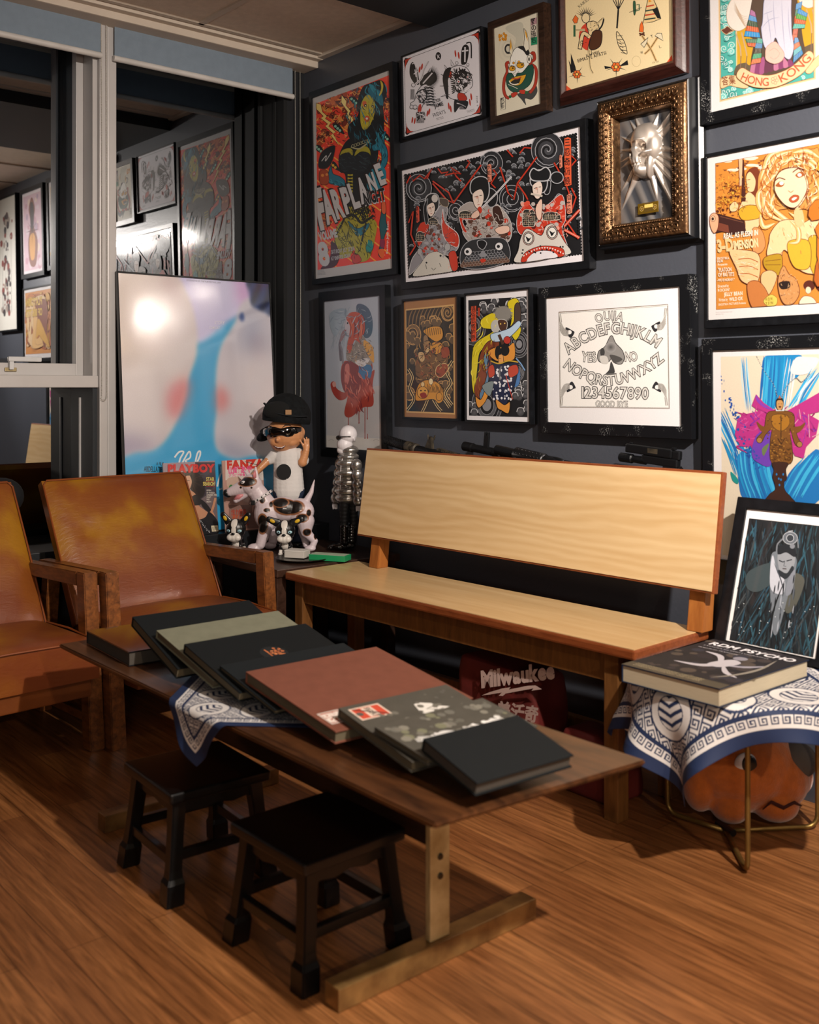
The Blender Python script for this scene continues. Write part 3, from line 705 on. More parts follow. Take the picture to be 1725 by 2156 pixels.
# hair, face, coat
A.blob([(560, 90), (640, 20), (780, 0), (830, 120), (790, 260), (800, 420), (780, 700), (640, 700), (520, 640), (430, 600), (420, 480), (500, 400), (530, 330), (510, 260)], '#0f1417')
A.blob([(640, 70), (760, 110), (790, 260), (720, 220), (640, 140)], '#1f6a82'); A.blob([(640, 40), (700, 60), (760, 160), (690, 130)], '#2c8aa0')
A.line([(620, 60), (600, 120), (650, 160), (700, 240), (740, 300)], '#2c8aa0', 10, True)
A.blob([(560, 240), (620, 150), (690, 200), (700, 330), (660, 450), (600, 520), (560, 480), (548, 380)], '#b9ab2e')
A.blob([(570, 230), (600, 215), (620, 250), (590, 280)], '#d8602a'); A.circ(604, 262, 16, '#1a1c18'); A.circ(680, 272, 14, '#1a1c18'); A.circ(604, 264, 6, '#e8e6c8'); A.circ(680, 276, 6, '#e8e6c8')
A.line([(632, 262), (640, 340), (625, 350)], '#5c5a18', 5); A.blob([(590, 400), (615, 370), (645, 385), (640, 425), (605, 440)], '#d4522c'); A.circ(618, 400, 12, '#e9dcd0')
A.blob([(760, 0), (790, 40), (780, 120), (740, 170), (770, 80)], '#c9b23a')
# gown instead of bare skin: dark corset, yellow-green sleeves
A.blob([(420, 620), (560, 560), (660, 600), (740, 700), (700, 1000), (650, 1180), (620, 1500), (520, 1560), (430, 1480), (400, 1240), (390, 1000), (330, 960), (320, 820), (350, 720)], '#12161a')
A.blob([(350, 740), (440, 710), (475, 760), (440, 860), (400, 960), (345, 940), (325, 850)], '#a39a28', line='#15160c', lw=7)
A.blob([(500, 740), (600, 690), (655, 740), (650, 860), (590, 960), (510, 950), (480, 860)], '#a39a28', line='#15160c', lw=7)
A.blob([(330, 800), (420, 760), (480, 800), (560, 750), (650, 780), (640, 900), (560, 980), (480, 930), (400, 970), (340, 930)], '#171c22', line='#0a0c0c', lw=5)
for k in range(6): A.line([(415, 990 + k * 34), (470, 1004 + k * 34)], '#b9ab2e', 9); A.line([(415, 1004 + k * 34), (470, 990 + k * 34)], '#b9ab2e', 9)
A.line([(450, 700), (530, 720), (600, 680), (650, 640)], '#a8a27c', 14, True)
for k in range(7): A.circ(470 + k * 28, 690 - k * 10, 14, '#12161a', line='#a8a27c', lw=5)
A.blob([(700, 520), (730, 620), (720, 660), (670, 690), (690, 740), (760, 740), (770, 860), (700, 990), (740, 1010), (830, 870), (835, 740), (800, 640), (820, 540), (790, 560), (770, 620), (740, 560)], '#1c6f88', line='#0c2a34', lw=6)
A.blob([(240, 900), (260, 980), (330, 1010), (385, 1060), (380, 1140), (300, 1100), (220, 1080), (210, 990)], '#1c6f88', line='#0c2a34', lw=6)
A.blob([(650, 960), (760, 900), (820, 960), (800, 1100), (700, 1180), (620, 1120)], '#1c7f98'); A.blob([(120, 960), (200, 950), (215, 1080), (130, 1090)], '#a8431c', line='#3a140c', lw=4); A.circ(150, 1000, 16, '#e08a3c'); A.circ(195, 990, 14, '#e08a3c')
A.hatch([(560, 260), (690, 220), (690, 420), (590, 520)], 60, ['#8a801e', '#6a6414', '#d0c44a'], 40, 6, 1.4)
A.hatch([(430, 60), (820, 40), (800, 700), (430, 600)], 120, ['#1f5a6c', '#24343c', '#2c8aa0'], 90, 9, 1.3); A.hatch([(320, 760), (650, 760), (640, 940), (340, 940)], 60, ['#2c3a40', '#394a50'], 60, 5, .3)
A.hatch([(700, 520), (830, 600), (820, 860), (700, 1000)], 50, ['#0c3a48', '#3a9ab0'], 60, 7, 1.5); A.hatch([(210, 960), (380, 1080), (370, 1130), (220, 1080)], 26, ['#0c3a48', '#3a9ab0'], 50, 7, .5)
# lower body: green leggings with pattern
A.blob([(420, 1440), (520, 1420), (640, 1440), (720, 1500), (710, 1640), (640, 1880), (500, 1900), (490, 1760), (430, 1860), (300, 1850), (280, 1640), (330, 1500)], '#a39a28')
A.blob([(420, 1480), (520, 1560), (650, 1500), (600, 1600), (520, 1640), (450, 1560)], '#1c6f88', line='#12161a', lw=5)
for k in range(9):
    A.line([(430 + k * 26, 1330 + k * 3), (500 + k * 22, 1480)], '#b9ab2e', 6); A.line([(660 - k * 26, 1330), (590 - k * 18, 1480)], '#b9ab2e', 6)
A.line([(380, 1440), (480, 1420), (560, 1500), (640, 1460), (690, 1420)], '#12161a', 26, True); A.line([(610, 1500), (540, 1800)], '#12161a', 18); A.line([(380, 1460), (300, 1620)], '#12161a', 20)
for k in range(10): A.circ(330 + R_.uniform(0, 130), 1640 + R_.uniform(0, 140), 16, '#a39a28', line='#20220c', lw=5)
A.blob([(640, 1680), (690, 1720), (670, 1800), (620, 1810), (610, 1740)], '#1f8a86', line='#12161a', lw=4)
A.blob([(780, 1300), (815, 1340), (820, 1480), (835, 1560), (800, 1660), (790, 1860), (740, 1830), (765, 1680), (750, 1520), (770, 1400)], '#17555f', line='#101316', lw=5)
A.blob([(775, 1290), (810, 1280), (820, 1380), (800, 1410), (775, 1380)], '#d86038', line='#2a0e08', lw=4); A.blob([(760, 1680), (805, 1680), (800, 1760), (760, 1750)], '#8a2a4a'); A.blob([(735, 1790), (800, 1780), (795, 1870), (760, 1860)], '#e0622c')
A.blob([(460, 1850), (520, 1830), (560, 1900), (480, 1930)], '#c03a28', line='#101316', lw=4); A.blob([(240, 1700), (300, 1740), (330, 1850), (280, 1960), (130, 1990), (230, 1860)], '#4a1410')
A.hatch([(300, 1500), (700, 1470), (700, 1640), (630, 1880), (300, 1850)], 220, ['#6a6414', '#3a3a10', '#c4bc3c', '#20220c'], 60, 6, 1.2)
A.hatch([(420, 1320), (700, 1320), (690, 1480), (400, 1470)], 90, ['#12161a'], 60, 8, .8); A.hatch([(400, 1320), (700, 1320), (690, 1480), (400, 1470)], 90, ['#12161a'], 60, 8, 2.3)
GR = '#c3c1c4'
for i, (c, x, y, ww, hh) in enumerate((('F', 118, 1560, 110, 400), ('A', 205, 1500, 100, 330), ('R', 300, 1450, 92, 290), ('P', 395, 1400, 90, 260), ('L', 480, 1345, 80, 250), ('A', 570, 1290, 90, 250), ('N', 660, 1170, 80, 180), ('E', 760, 1100, 70, 210))):
    A.text(c, x - 4, y + 8, x + ww, y - 26, hh + 14, '#26100c', .07, skew=.12); A.text(c, x, y, x + ww, y - 30, hh, GR, .05, skew=.12)
A.text('NIGHT', 600, 1318, 830, 1260, 128, '#c3c1c4', .06, skew=.1); A.text('NIGHT', 598, 1308, 826, 1250, 120, '#0e0f14', .045, skew=.1)
A.text('VOLUME', 124, 1688, 312, 1646, 84, GR, .05); A.text('8', 124, 1950, 236, 1932, 232, GR, .05)
A.text('SATURDAY JULY 25 2015', 246, 1830, 494, 1790, 40, GR, .02); A.text('AT UNIVERSE OSAKA', 246, 1900, 450, 1862, 40, GR, .02)
A.text('Rockin Jelly Bean', 840, 1830, 848, 1480, 20, '#e8dcd8', .01)
A.clip = keep
for k in range(4): A.text('FARPLANE NIGHT ', 95, 2012 + k * 14, 95 + 70 + 8 * k, 2004 + k * 14, 9, '#2a2a2c')
A.build('print', INK, t, .003)

# ---- 2 flash sheet: dragon and tiger heads
t, M, w, h = picture('framed_flash_sheet', 'thin black-framed white flash sheet with dragon and tiger heads, FOR JAMIE', (.717, .429, 2.059, .303, -.03, .03), .006, .026, M_fblack)
A = art_on(M, (840, 40, .1971), w, h, '#e2dfe6'); a = w / 2
K = '#111216'; RD = '#b8321c'
def border(A, w, h, K):
    a = w / 2
    for x0, x1, z0, z1 in ((-a + .008, a - .008, .010, .0115), (-a + .008, a - .008, h - .0115, h - .010), (-a + .008, -a + .0095, .01, h - .01), (a - .0095, a - .008, .01, h - .01)): A.lrect(x0, x1, z0, z1, K)
cr = A.crop; A.crop = None
for sx in (-1, 1):
    for z, sz in ((0, 1), (h, -1)):
        A.poly([(sx * (a - .001), z + sz * .001), (sx * (a - .040), z + sz * .012), (sx * (a - .012), z + sz * .04)], K)
        A.poly([(sx * (a - .013), z + sz * .011), (sx * (a - .055), z + sz * .012), (sx * (a - .03), z + sz * .018), (sx * (a - .018), z + sz * .03), (sx * (a - .0125), z + sz * .055)], RD)
        A.poly([(sx * (a - .001), z + sz * .001), (sx * (a - .016), z + sz * .003), (sx * (a - .003), z + sz * .016)], '#e2dfe6')
for k in range(56): A.circ(-a + .01 + k * (w - .02) / 55, .0055, .0007, K, n=6); A.circ(-a + .01 + k * (w - .02) / 55, h - .0055, .0007, K, n=6)
for k in range(40): A.circ(-a + .0045, .01 + k * (h - .02) / 39, .0007, K, n=6); A.circ(a - .0045, .01 + k * (h - .02) / 39, .0007, K, n=6)
border(A, w, h, K); A.crop = cr
A.circ(422, 398, 30, K, 44); A.line([(408, 380), (420, 410), (412, 420)], '#d8d5dc', 8); A.line([(432, 380), (424, 400), (436, 420)], '#d8d5dc', 8)
# left: skull-like dragon head with dagger and bone
A.blob([(118, 600), (120, 500), (150, 460), (190, 520), (210, 600), (215, 700), (160, 680)], K); A.line([(140, 480), (170, 480), (190, 560), (200, 680)], '#d8d5dc', 9, True)
A.line([(160, 590), (200, 560)], '#e2dfe6', 10); A.line([(172, 540), (186, 620)], '#e2dfe6', 10)
for k in range(26): A.line([(300 + R_.uniform(-30, 20), 640), (300 + k * 5, 500 + abs(k - 10) * 7), ], K, 5, taper=True)
A.blob([(240, 640), (300, 580), (380, 560), (410, 640), (360, 700), (270, 720), (230, 700)], K)
A.line([(150, 720), (240, 640), (275, 540), (322, 452)], '#d6d2d8', 22, True); A.line([(150, 720), (240, 640), (275, 540), (322, 452)], K, 3, True); A.line([(260, 690), (340, 600), (412, 520)], '#d6d2d8', 14, True)
A.circ(158, 706, 20, '#e2dfe6', line=K, lw=4)
A.blob([(190, 800), (240, 720), (300, 700), (340, 760), (320, 860), (270, 900), (240, 960), (200, 960), (150, 940), (130, 900), (170, 870)], '#dcd9e0', line=K, lw=6)
for k in range(7):
    x = 300 + k * 4; y = 730 + k * 30; A.poly([(x - 30, y), (x + 30, y - 22), (x + 90, y + 6 + k * 3), (x + 26, y + 14)], '#dcd9e0', line=K, lw=5); A.line([(x - 20, y + 10), (x + 30, y + 2), (x + 70, y + 14)], K, 12, True)
A.line([(190, 800), (240, 760), (290, 760), (300, 840), (250, 900)], K, 12, True); A.circ(212, 836, 16, '#e2dfe6', line=K, lw=5); A.circ(212, 836, 6, RD)
for k in range(6): A.line([(132 + k * 7, 750), (128 + k * 8, 860)], K, 3)
A.circ(140, 940, 20, '#dcd9e0', line=K, lw=5); A.circ(178, 942, 22, '#dcd9e0', line=K, lw=5)
A.blob([(215, 930), (240, 910), (245, 980), (210, 1000)], RD); A.poly([(190, 1000), (280, 990), (290, 1080), (240, 1060), (200, 1090)], K); A.line([(200, 1010), (270, 1030), (280, 1060)], '#dcd9e0', 10, True)
for k in range(12): A.line([(200 + k * 7, 1060), (196 + k * 7, 1110)], K, 3)
for x, y in ((225, 540), (250, 510), (145, 1080), (170, 1090), (305, 1010), (330, 990)): A.circ(x, y, 9, RD, 34, rot=.15)
# right: tiger head with dagger
A.blob([(665, 480), (670, 320), (710, 270), (750, 300), (745, 400), (720, 480)], K, line='#e2dfe6', lw=5); A.line([(720, 260), (770, 260), (775, 420)], K, 14, True)
A.line([(708, 300), (706, 460)], '#dcd9e0', 16); A.line([(675, 345), (742, 335)], '#dcd9e0', 14); A.line([(610, 480), (660, 500), (745, 500)], '#dcd9e0', 26, True); A.line([(600, 494), (680, 516), (748, 508)], K, 4, True)
A.circ(620, 470, 16, '#dcd9e0', line=K, lw=4); A.circ(738, 488, 14, '#dcd9e0', line=K, lw=4)
A.blob([(500, 680), (520, 560), (620, 500), (720, 520), (770, 600), (790, 700), (750, 760), (690, 800), (640, 800), (640, 860), (560, 850), (510, 790)], '#e0dde4', line=K, lw=6)
A.blob([(490, 640), (520, 600), (530, 840), (500, 820)], K)
for x, y, dx, dy in ((500, 540, -14, -50), (560, 500, -4, -66), (500, 620, -52, -30), (495, 710, -56, 6), (505, 800, -56, 30)): A.poly([(x, y), (x + 40, y + 8), (x + dx, y + dy)], '#dcd9e0', line=K, lw=5)
A.blob([(528, 570), (560, 560), (566, 620), (535, 620)], RD, line=K, lw=4)
for k in range(8): A.line([(545 + k * 3, 640 + k * 22), (580, 650 + k * 20), (610, 670 + k * 14)], K, 13, True, 2)
for k in range(5): A.line([(590 + k * 30, 530), (600 + k * 26, 580)], K, 13, False, True)
A.circ(640, 668, 22, '#e2dfe6', line=K, lw=5); A.circ(642, 670, 8, RD); A.circ(738, 620, 16, '#e2dfe6', line=K, lw=5); A.circ(738, 620, 6, RD)
A.blob([(690, 690), (730, 680), (735, 710), (705, 730)], K); A.blob([(640, 730), (690, 700), (700, 760), (650, 770)], '#e8e6ec', line=K, lw=4)
A.line([(655, 780), (720, 770), (760, 740)], '#f2f0f4', 20, True); A.line([(655, 780), (720, 770), (760, 740)], K, 3, True)
A.blob([(640, 790), (700, 800), (730, 860), (660, 880), (630, 840)], RD, line=K, lw=5); A.line([(650, 880), (700, 890), (735, 870)], '#f2f0f4', 16, True)
A.blob([(600, 860), (640, 870), (740, 880), (720, 960), (660, 930), (600, 1000), (590, 920)], K); A.line([(620, 900), (660, 910), (720, 940)], '#dcd9e0', 10, True)
for k in range(10): A.line([(650 + k * 8, 900), (655 + k * 7, 965)], K, 4)
for x, y in ((605, 370), (640, 390), (535, 930), (555, 960), (760, 890), (775, 830)): A.circ(x, y, 9, RD, 38, rot=-.12)
A.hatch([(190, 800), (300, 720), (330, 860), (240, 940)], 90, [K], 34, 6, .9); A.hatch([(180, 980), (290, 980), (290, 1080), (190, 1090)], 40, ['#dcd9e0'], 40, 4, 1.4)
A.blob([(470, 640), (500, 540), (560, 520), (540, 600), (520, 700), (530, 800), (500, 800)], K); A.hatch([(540, 560), (760, 560), (780, 700), (600, 800)], 150, [K], 52, 11, .7); A.hatch([(620, 520), (720, 530), (700, 600), (600, 600)], 40, [K], 46, 12, 1.6)
A.blob([(600, 590), (650, 600), (640, 630), (600, 620)], K); A.blob([(700, 560), (740, 570), (730, 600), (700, 590)], K); A.circ(640, 668, 20, '#e2dfe6', line=K, lw=6); A.circ(642, 670, 8, RD); A.circ(738, 620, 15, '#e2dfe6', line=K, lw=6); A.circ(738, 620, 6, RD)
for k in range(30): a_ = -1.2 + k * .09; A.line([(320 + 60 * math.cos(a_), 620 + 60 * math.sin(a_)), (320 + 130 * math.cos(a_), 620 + 140 * math.sin(a_))], K, 7, taper=True)
A.text('FOR', 404, 892, 456, 876, 34, K, .01); A.text('JAMIE', 392, 952, 486, 920, 42, K, .01); A.text('+', 424, 974, 440, 970, 16, K); A.text("FRIDAY'S", 370, 1050, 504, 1004, 40, K, .01); A.text('TATTOO', 404, 1085, 480, 1062, 26, K)
A.text('YAKIMOTO', 730, 1004, 812, 986, 28, '#6a6a70')
A.text('1-1011', 850, 940, 842, 820, 16, K, up=(-1, 0))
A.build('print', INK, t, .003)

# ---- 3 mask print
t, M, w, h = picture('framed_mask_print', 'brown wooden frame with a horned white mask print on cream paper', (1.215, .210, 2.04, .302, -.03, .042), (.026, .026, .027, .026), .034, M_brownf)
A = art_on(M, (840, 40, .1971), w, h, '#d9d2bd')
for r, c in ((150, '#b6b3a4'), (120, '#d9d2bd'), (100, '#9c9b90'), (70, '#d0cab8'), (50, '#26282a'), (30, '#cfc9b6')): A.circ(1170, 320, r * .8, c, r * 1.1, rim='#d9d2bd' if r > 60 else None)
A.blob([(1140, 100), (1240, 40), (1330, 60), (1320, 280), (1240, 300), (1250, 200)], '#c4c0ae'); A.blob([(1270, 800), (1400, 760), (1460, 700), (1480, 780), (1420, 860), (1350, 850), (1360, 920), (1310, 860)], '#3a3c3c')
for k in range(14): A.circ(1110 + R_.uniform(-40, 40), 190 + R_.uniform(-36, 36), 10, '#d98f1e', 14, line='#c07a18', lw=3)
for p in ([(1180, 460), (1150, 480), (1160, 560), (1130, 640), (1120, 740), (1140, 820), (1180, 850)], [(1410, 380), (1440, 360), (1450, 430), (1400, 470), (1460, 520), (1470, 620), (1450, 720), (1400, 790)]):
    A.line(p, '#5a160c', 34, True); A.line(p, '#a8301c', 26, True)
A.blob([(1150, 620), (1200, 560), (1380, 500), (1430, 490), (1440, 580), (1400, 700), (1300, 770), (1220, 780), (1160, 720)], '#0f4a3c', line='#0a1a18', lw=5)
A.blob([(1180, 660), (1240, 620), (1330, 600), (1360, 600), (1320, 680), (1270, 710), (1200, 700)], '#d8a022', line='#101010', lw=4); A.blob([(1190, 680), (1250, 640), (1300, 630), (1280, 690), (1200, 710)], '#20221e')
A.line([(1170, 700), (1220, 720), (1270, 745)], '#d8d4c4', 6, True); A.line([(1180, 660), (1200, 690), (1240, 700), (1280, 690)], '#e8e4d8', 10, True); A.line([(1210, 632), (1260, 640), (1310, 620)], '#b8402c', 12, True)
A.blob([(1190, 460), (1200, 400), (1240, 320), (1300, 300), (1360, 350), (1420, 380), (1420, 440), (1380, 500), (1320, 570), (1270, 580), (1240, 620), (1210, 580), (1170, 570), (1180, 500)], '#eceae2', line='#15161a', lw=5)
A.blob([(1270, 300), (1350, 290), (1400, 360), (1370, 390), (1330, 340)], '#17181a'); A.circ(1395, 430, 24, '#e4e0d4', 44, line='#15161a', lw=5); A.circ(1393, 430, 8, '#15161a', 20)
A.circ(1212, 530, 32, '#d99a12', 26, line='#15161a', lw=5); A.circ(1300, 495, 40, '#d99a12', 30, line='#15161a', lw=5); A.circ(1220, 525, 8, K); A.circ(1318, 490, 9, K); A.circ(1228, 470, 12, '#e8a020', line='#15161a', lw=3); A.circ(1285, 458, 13, '#e8a020', line='#15161a', lw=3)
A.line([(1195, 500), (1240, 505)], '#15161a', 8); A.line([(1260, 470), (1340, 470)], '#15161a', 8)
A.line([(1252, 440), (1248, 560), (1225, 580), (1250, 590), (1285, 560)], '#8c8a80', 5, True)
A.poly([(1180, 350), (1185, 280), (1200, 205), (1212, 280), (1222, 340), (1210, 390)], '#e6dfc8', line='#15161a', lw=4); A.poly([(1188, 300), (1198, 215), (1208, 290), (1200, 340)], '#d99a12')
A.poly([(1338, 100), (1365, 130), (1388, 220), (1395, 320), (1360, 345), (1335, 290), (1345, 200)], '#e6e0cc', line='#15161a', lw=4); A.poly([(1345, 110), (1368, 150), (1382, 240), (1360, 190)], '#d99a12')
A.blob([(1200, 800), (1250, 780), (1270, 800), (1220, 840)], '#b8301c', line='#101010', lw=3); A.blob([(1290, 760), (1350, 760), (1345, 800), (1300, 795)], '#b8301c', line='#101010', lw=3); A.circ(1190, 830, 16, '#1a5c34'); A.circ(1365, 785, 18, '#1a5c34')
A.rect(1092, 850, 1138, 968, '#d9d2bd'); A.line([(1088, 848), (1138, 832), (1141, 962), (1092, 974), (1088, 848)], K, 4); A.text('彫', 1094, 900, 1136, 890, 46, K, .02); A.text('師', 1096, 956, 1138, 946, 46, K, .02)
A.poly([(1412, 0), (1475, -18), (1480, 270), (1418, 284)], '#c9bfb0', line=K, lw=3); A.poly([(1414, 200), (1478, 190), (1480, 268), (1418, 282)], '#1f8a60'); A.poly([(1413, 0), (1474, -16), (1476, 50), (1414, 70)], '#b08a90')
for i, c in enumerate('野の般若'): A.text(c, 1420, 58 + i * 66, 1474, 46 + i * 66, 50, '#1a1416' if i < 3 else '#0e3a2c', .02)
A.build('print', INK, t, .003)

# ---- 4 large flash sheet in mahogany
t, M, w, h = picture('framed_flash_sheet', 'mahogany-framed cream flash sheet with crossed axes and flowers, cut by the top edge', (1.533, .413, 2.058, .345, -.03, .02), (.036, .036, .040, .036), .045, M_mahog, profile=[(0, .004), (0, -.004), (.25, -.012), (.5, -.010), (.8, .004), (1, .012), (1, .045)])
A = art_on(M, (1120, 0, .3507), w, h, '#e3cfa2')
A.poly([(205, 510), (205, 548), (240, 538)], '#d8502a'); A.poly([(848, 320), (850, 372), (805, 382)], '#d8502a'); A.line([(197, 32), (210, 500)], K, 6)
def flower(x, y, r):
    for k in range(5):
        a = k * 2 * PI / 5 + .3; A.poly([(x + math.cos(a - .25) * r * .5, y + math.sin(a - .25) * r * .5), (x + math.cos(a) * r * 2.2, y + math.sin(a) * r * 2.2), (x + math.cos(a + .25) * r * .5, y + math.sin(a + .25) * r * .5)], K)
    for k in range(6): a = k * PI / 3; A.circ(x + math.cos(a) * r * .55, y + math.sin(a) * r * .55, r * .42, '#e06a2a', line=K, lw=3)
    A.circ(x, y, r * .35, '#e8c060', line=K, lw=3)
A.poly([(235, 320), (262, 400), (270, 440), (235, 400)], K); A.poly([(222, 360), (255, 430), (235, 440)], K); flower(272, 446, 26)
A.poly([(435, 395), (490, 405), (440, 415)], K); A.poly([(575, 360), (520, 400), (580, 390)], K); flower(507, 402, 30)
for k in range(11):
    a = PI + .35 + k * .25; A.poly([(325 + math.cos(a - .12) * 26, 100 + math.sin(a - .12) * 22), (325 + math.cos(a) * 66, 96 + math.sin(a) * 58), (325 + math.cos(a + .12) * 26, 100 + math.sin(a + .12) * 22)], K)
A.circ(325, 108, 24, '#e3cfa2', 30, line=K, lw=4); A.circ(345, 220, 62, '#c8402a', 84)
A.blob([(330, 140), (372, 126), (400, 150), (404, 200), (380, 232), (350, 220), (338, 180)], '#dfc898', line=K, lw=4); A.line([(388, 150), (430, 110), (424, 150), (404, 180)], K, 9, True); A.line([(388, 150), (430, 110)], '#dfc898', 5)
A.line([(350, 225), (312, 200), (296, 250), (290, 296)], K, 26, True); A.line([(350, 225), (312, 200), (296, 250), (290, 292)], '#dfc898', 18, True); A.line([(360, 235), (348, 290), (352, 330)], K, 22, True); A.line([(360, 235), (348, 290), (352, 326)], '#dfc898', 15, True)
A.hatch([(330, 130), (400, 140), (400, 220), (350, 220)], 30, [K], 18, 3); A.hatch([(295, 210), (345, 215), (320, 290), (288, 290)], 26, [K], 16, 3)
A.blob([(370, 190), (420, 190), (415, 270), (370, 300), (345, 280)], '#4a2a16', line=K, lw=4); A.line([(265, 180), (320, 180)], '#dfc898', 14); A.line([(265, 180), (320, 180)], K, 3)
A.rect(250, 150, 263, 220, '#2c5a3c'); A.poly([(256, 140), (245, 120), (262, 90), (280, 110), (272, 138)], '#e06a2a', line=K, lw=3); A.line([(345, 300), (352, 400), (370, 440)], '#dfc898', 12, True); A.line([(345, 300), (352, 400), (370, 440)], K, 3, True)
for k in range(5): A.line([(520, 60), (488 + k * 16, 0)], K, 5)
A.line([(520, 60), (512, 170)], K, 10); A.blob([(510, 190), (530, 210), (560, 260), (572, 325), (530, 290), (512, 240)], '#e3cfa2', line=K, lw=4)
for k in range(5): A.line([(515 + k * 5, 215 + k * 22), (545 + k * 6, 215 + k * 22)], K, 3); A.line([(512 + k * 6, 235 + k * 20), (535 + k * 8, 250 + k * 18)], K, 3)
A.blob([(610, 10), (622, 12), (624, 70), (616, 92), (610, 60)], '#2c5a3c', line=K, lw=3); A.line([(630, 30), (645, 26), (646, 60), (625, 66)], '#2c5a3c', 7); A.line([(585, 75), (660, 45)], K, 3)
A.poly([(700, -20), (668, 140), (725, 132), (776, 112), (760, 60), (720, -30)], '#dcc08a', line=K, lw=4)
for k in range(4): A.line([(688 - k * 4, 40 + k * 26), (735 + k * 3, 30 + k * 26)], ['#b83c20', '#1c3a34', '#b83c20', '#1c3a34'][k], 8); 
A.poly([(724, 60), (755, 110), (776, 112), (755, 40)], '#151616'); A.poly([(705, -10), (720, 10), (700, 14)], '#d8901e')
A.poly([(645, 190), (650, 150), (662, 125), (672, 165), (670, 195)], '#e06a2a', line=K, lw=3); A.line([(645, 200), (680, 212)], '#4a2010', 9); A.line([(678, 196), (648, 214)], '#4a2010', 9)
for d in (1, -1):
    A.line([(712 - d * 35, 365 - 40 * (d > 0) + 0), (712, 290), (712 + d * 50, 215)], '#caa46a', 13, True); A.line([(712 - d * 35, 365 - 40 * (d > 0)), (712, 290), (712 + d * 50, 215)], K, 3, True)
A.poly([(740, 215), (790, 245), (780, 200), (755, 200)], '#dcd0b0', line=K, lw=4); A.poly([(655, 265), (700, 225), (690, 260), (675, 285)], '#dcd0b0', line=K, lw=4)
for st, x, y in (('T', 716, 228), ('W', 655, 325), ('L', 765, 290)): A.text(st, x, y, x + 16, y - 4, 17, K)
A.text('KAI MEIS', 330, 342, 410, 318, 16, K); A.text('EIMASTE APATSI', 278, 375, 452, 325, 20, K); A.text('KAIKES', 286, 50, 345, 0, 18, K)
A.circ(628, 368, 26, '#e3cfa2', 32, line='#b3a078', lw=2); A.text('65/150', 725, 382, 765, 372, 10, '#8a7a58')
A.build('print', INK, t, .003)

# ---- 5 wide woodblock style triptych
t, M, w, h = picture('framed_triptych_print', 'wide black-framed black and red print of three warriors with lightning and a toad', (.725, .885, 1.501, .426, -.03, .045), (.022, .024, .026, .022), .036, M_fblack)
A = art_on(M, (840, 250, .24348), w, h, '#e7e3e8'); keep = A.clip; GB = '#121317'; LG = '#a9abb2'; RDD = '#c4361f'; FL = '#e6c2b0'
TL, TR, BR, BL = (65, 490), (1535, 135), (1575, 1165), (100, 1365)
A.poly([TL, TR, BR, BL], GB)
def lerp(a, b, t): return (a[0] + (b[0] - a[0]) * t, a[1] + (b[1] - a[1]) * t)
for a_, b_, n in ((TL, TR, 60), (TR, BR, 40), (BR, BL, 60), (BL, TL, 36)):
    for k in range(n + 1): p = lerp(a_, b_, k / n); A.circ(p[0], p[1], 13, GB, n=10)
for x, y, r, c in ((180, 600, 110, 1), (805, 385, 95, 1), (1290, 270, 140, 1), (975, 690, 105, 0), (495, 790, 80, 0)):
    A.circ(x, y, r, '#4a4c52' if c else GB, r * 1.1, line=LG, lw=6, rim='#202126'); A.spiral(x, y, r * .9, 2.3, LG, 6, a0=1, sq=1.1)
    if c: A.spiral(x, y, r * .72, 1.8, GB, 16, a0=2, sq=1.1)
def shell(x, y, r):
    A.raw([A.P(x, y + r * .2)] + [A.P(x + r * math.cos(a), y + r * math.sin(a)) for a in [PI + k * PI / 8 for k in range(9)]], [(0, k + 1, k + 2) for k in range(8)], [lin(GB)] + [lin('#70747c')] * 9)
    A.line([(x + r * math.cos(a), y + r * math.sin(a)) for a in [PI + k * PI / 6 for k in range(7)]], LG, r * .16)
for cx, cy, n in ((330, 500, 6), (480, 480, 7), (640, 430, 8), (930, 480, 9), (1050, 400, 9), (460, 590, 7), (1100, 560, 6), (120, 750, 5), (470, 900, 6), (880, 800, 6), (1000, 950, 6), (1440, 640, 5), (1500, 300, 5), (1000, 330, 7), (1530, 900, 4), (120, 1100, 3), (720, 400, 5), (580, 560, 6)):
    for k in range(n): shell(cx + R_.uniform(-70, 70), cy + R_.uniform(-60, 60), R_.uniform(17, 26))
def bolt(p, w=11): A.line(p, '#5a140c', w + 5); A.line(p, RDD, w)
bolt([(75, 560), (110, 490), (130, 540), (190, 490), (230, 520), (300, 430), (250, 520)]); bolt([(340, 430), (370, 470), (430, 460), (400, 490), (480, 470), (540, 480), (450, 420), (500, 500), (540, 540)])
bolt([(300, 560), (420, 700), (480, 730), (560, 620), (720, 400)]); bolt([(480, 730), (440, 640), (300, 540)]); bolt([(880, 420), (950, 640), (1000, 700), (1030, 560), (1200, 330)]); bolt([(1030, 560), (1100, 660), (1120, 700)])
bolt([(1050, 300), (1090, 250), (1150, 255)]); bolt([(940, 270), (990, 330)]); bolt([(1350, 380), (1440, 540), (1480, 640), (1440, 860), (1560, 1040)]); bolt([(1500, 600), (1540, 680), (1500, 800)]); bolt([(90, 900), (130, 800), (110, 1000), (150, 1100), (100, 1180)])
bolt([(600, 360), (620, 380), (590, 430)]); bolt([(820, 440), (850, 480), (800, 560), (840, 600)]); bolt([(1480, 300), (1540, 360), (1440, 480)])
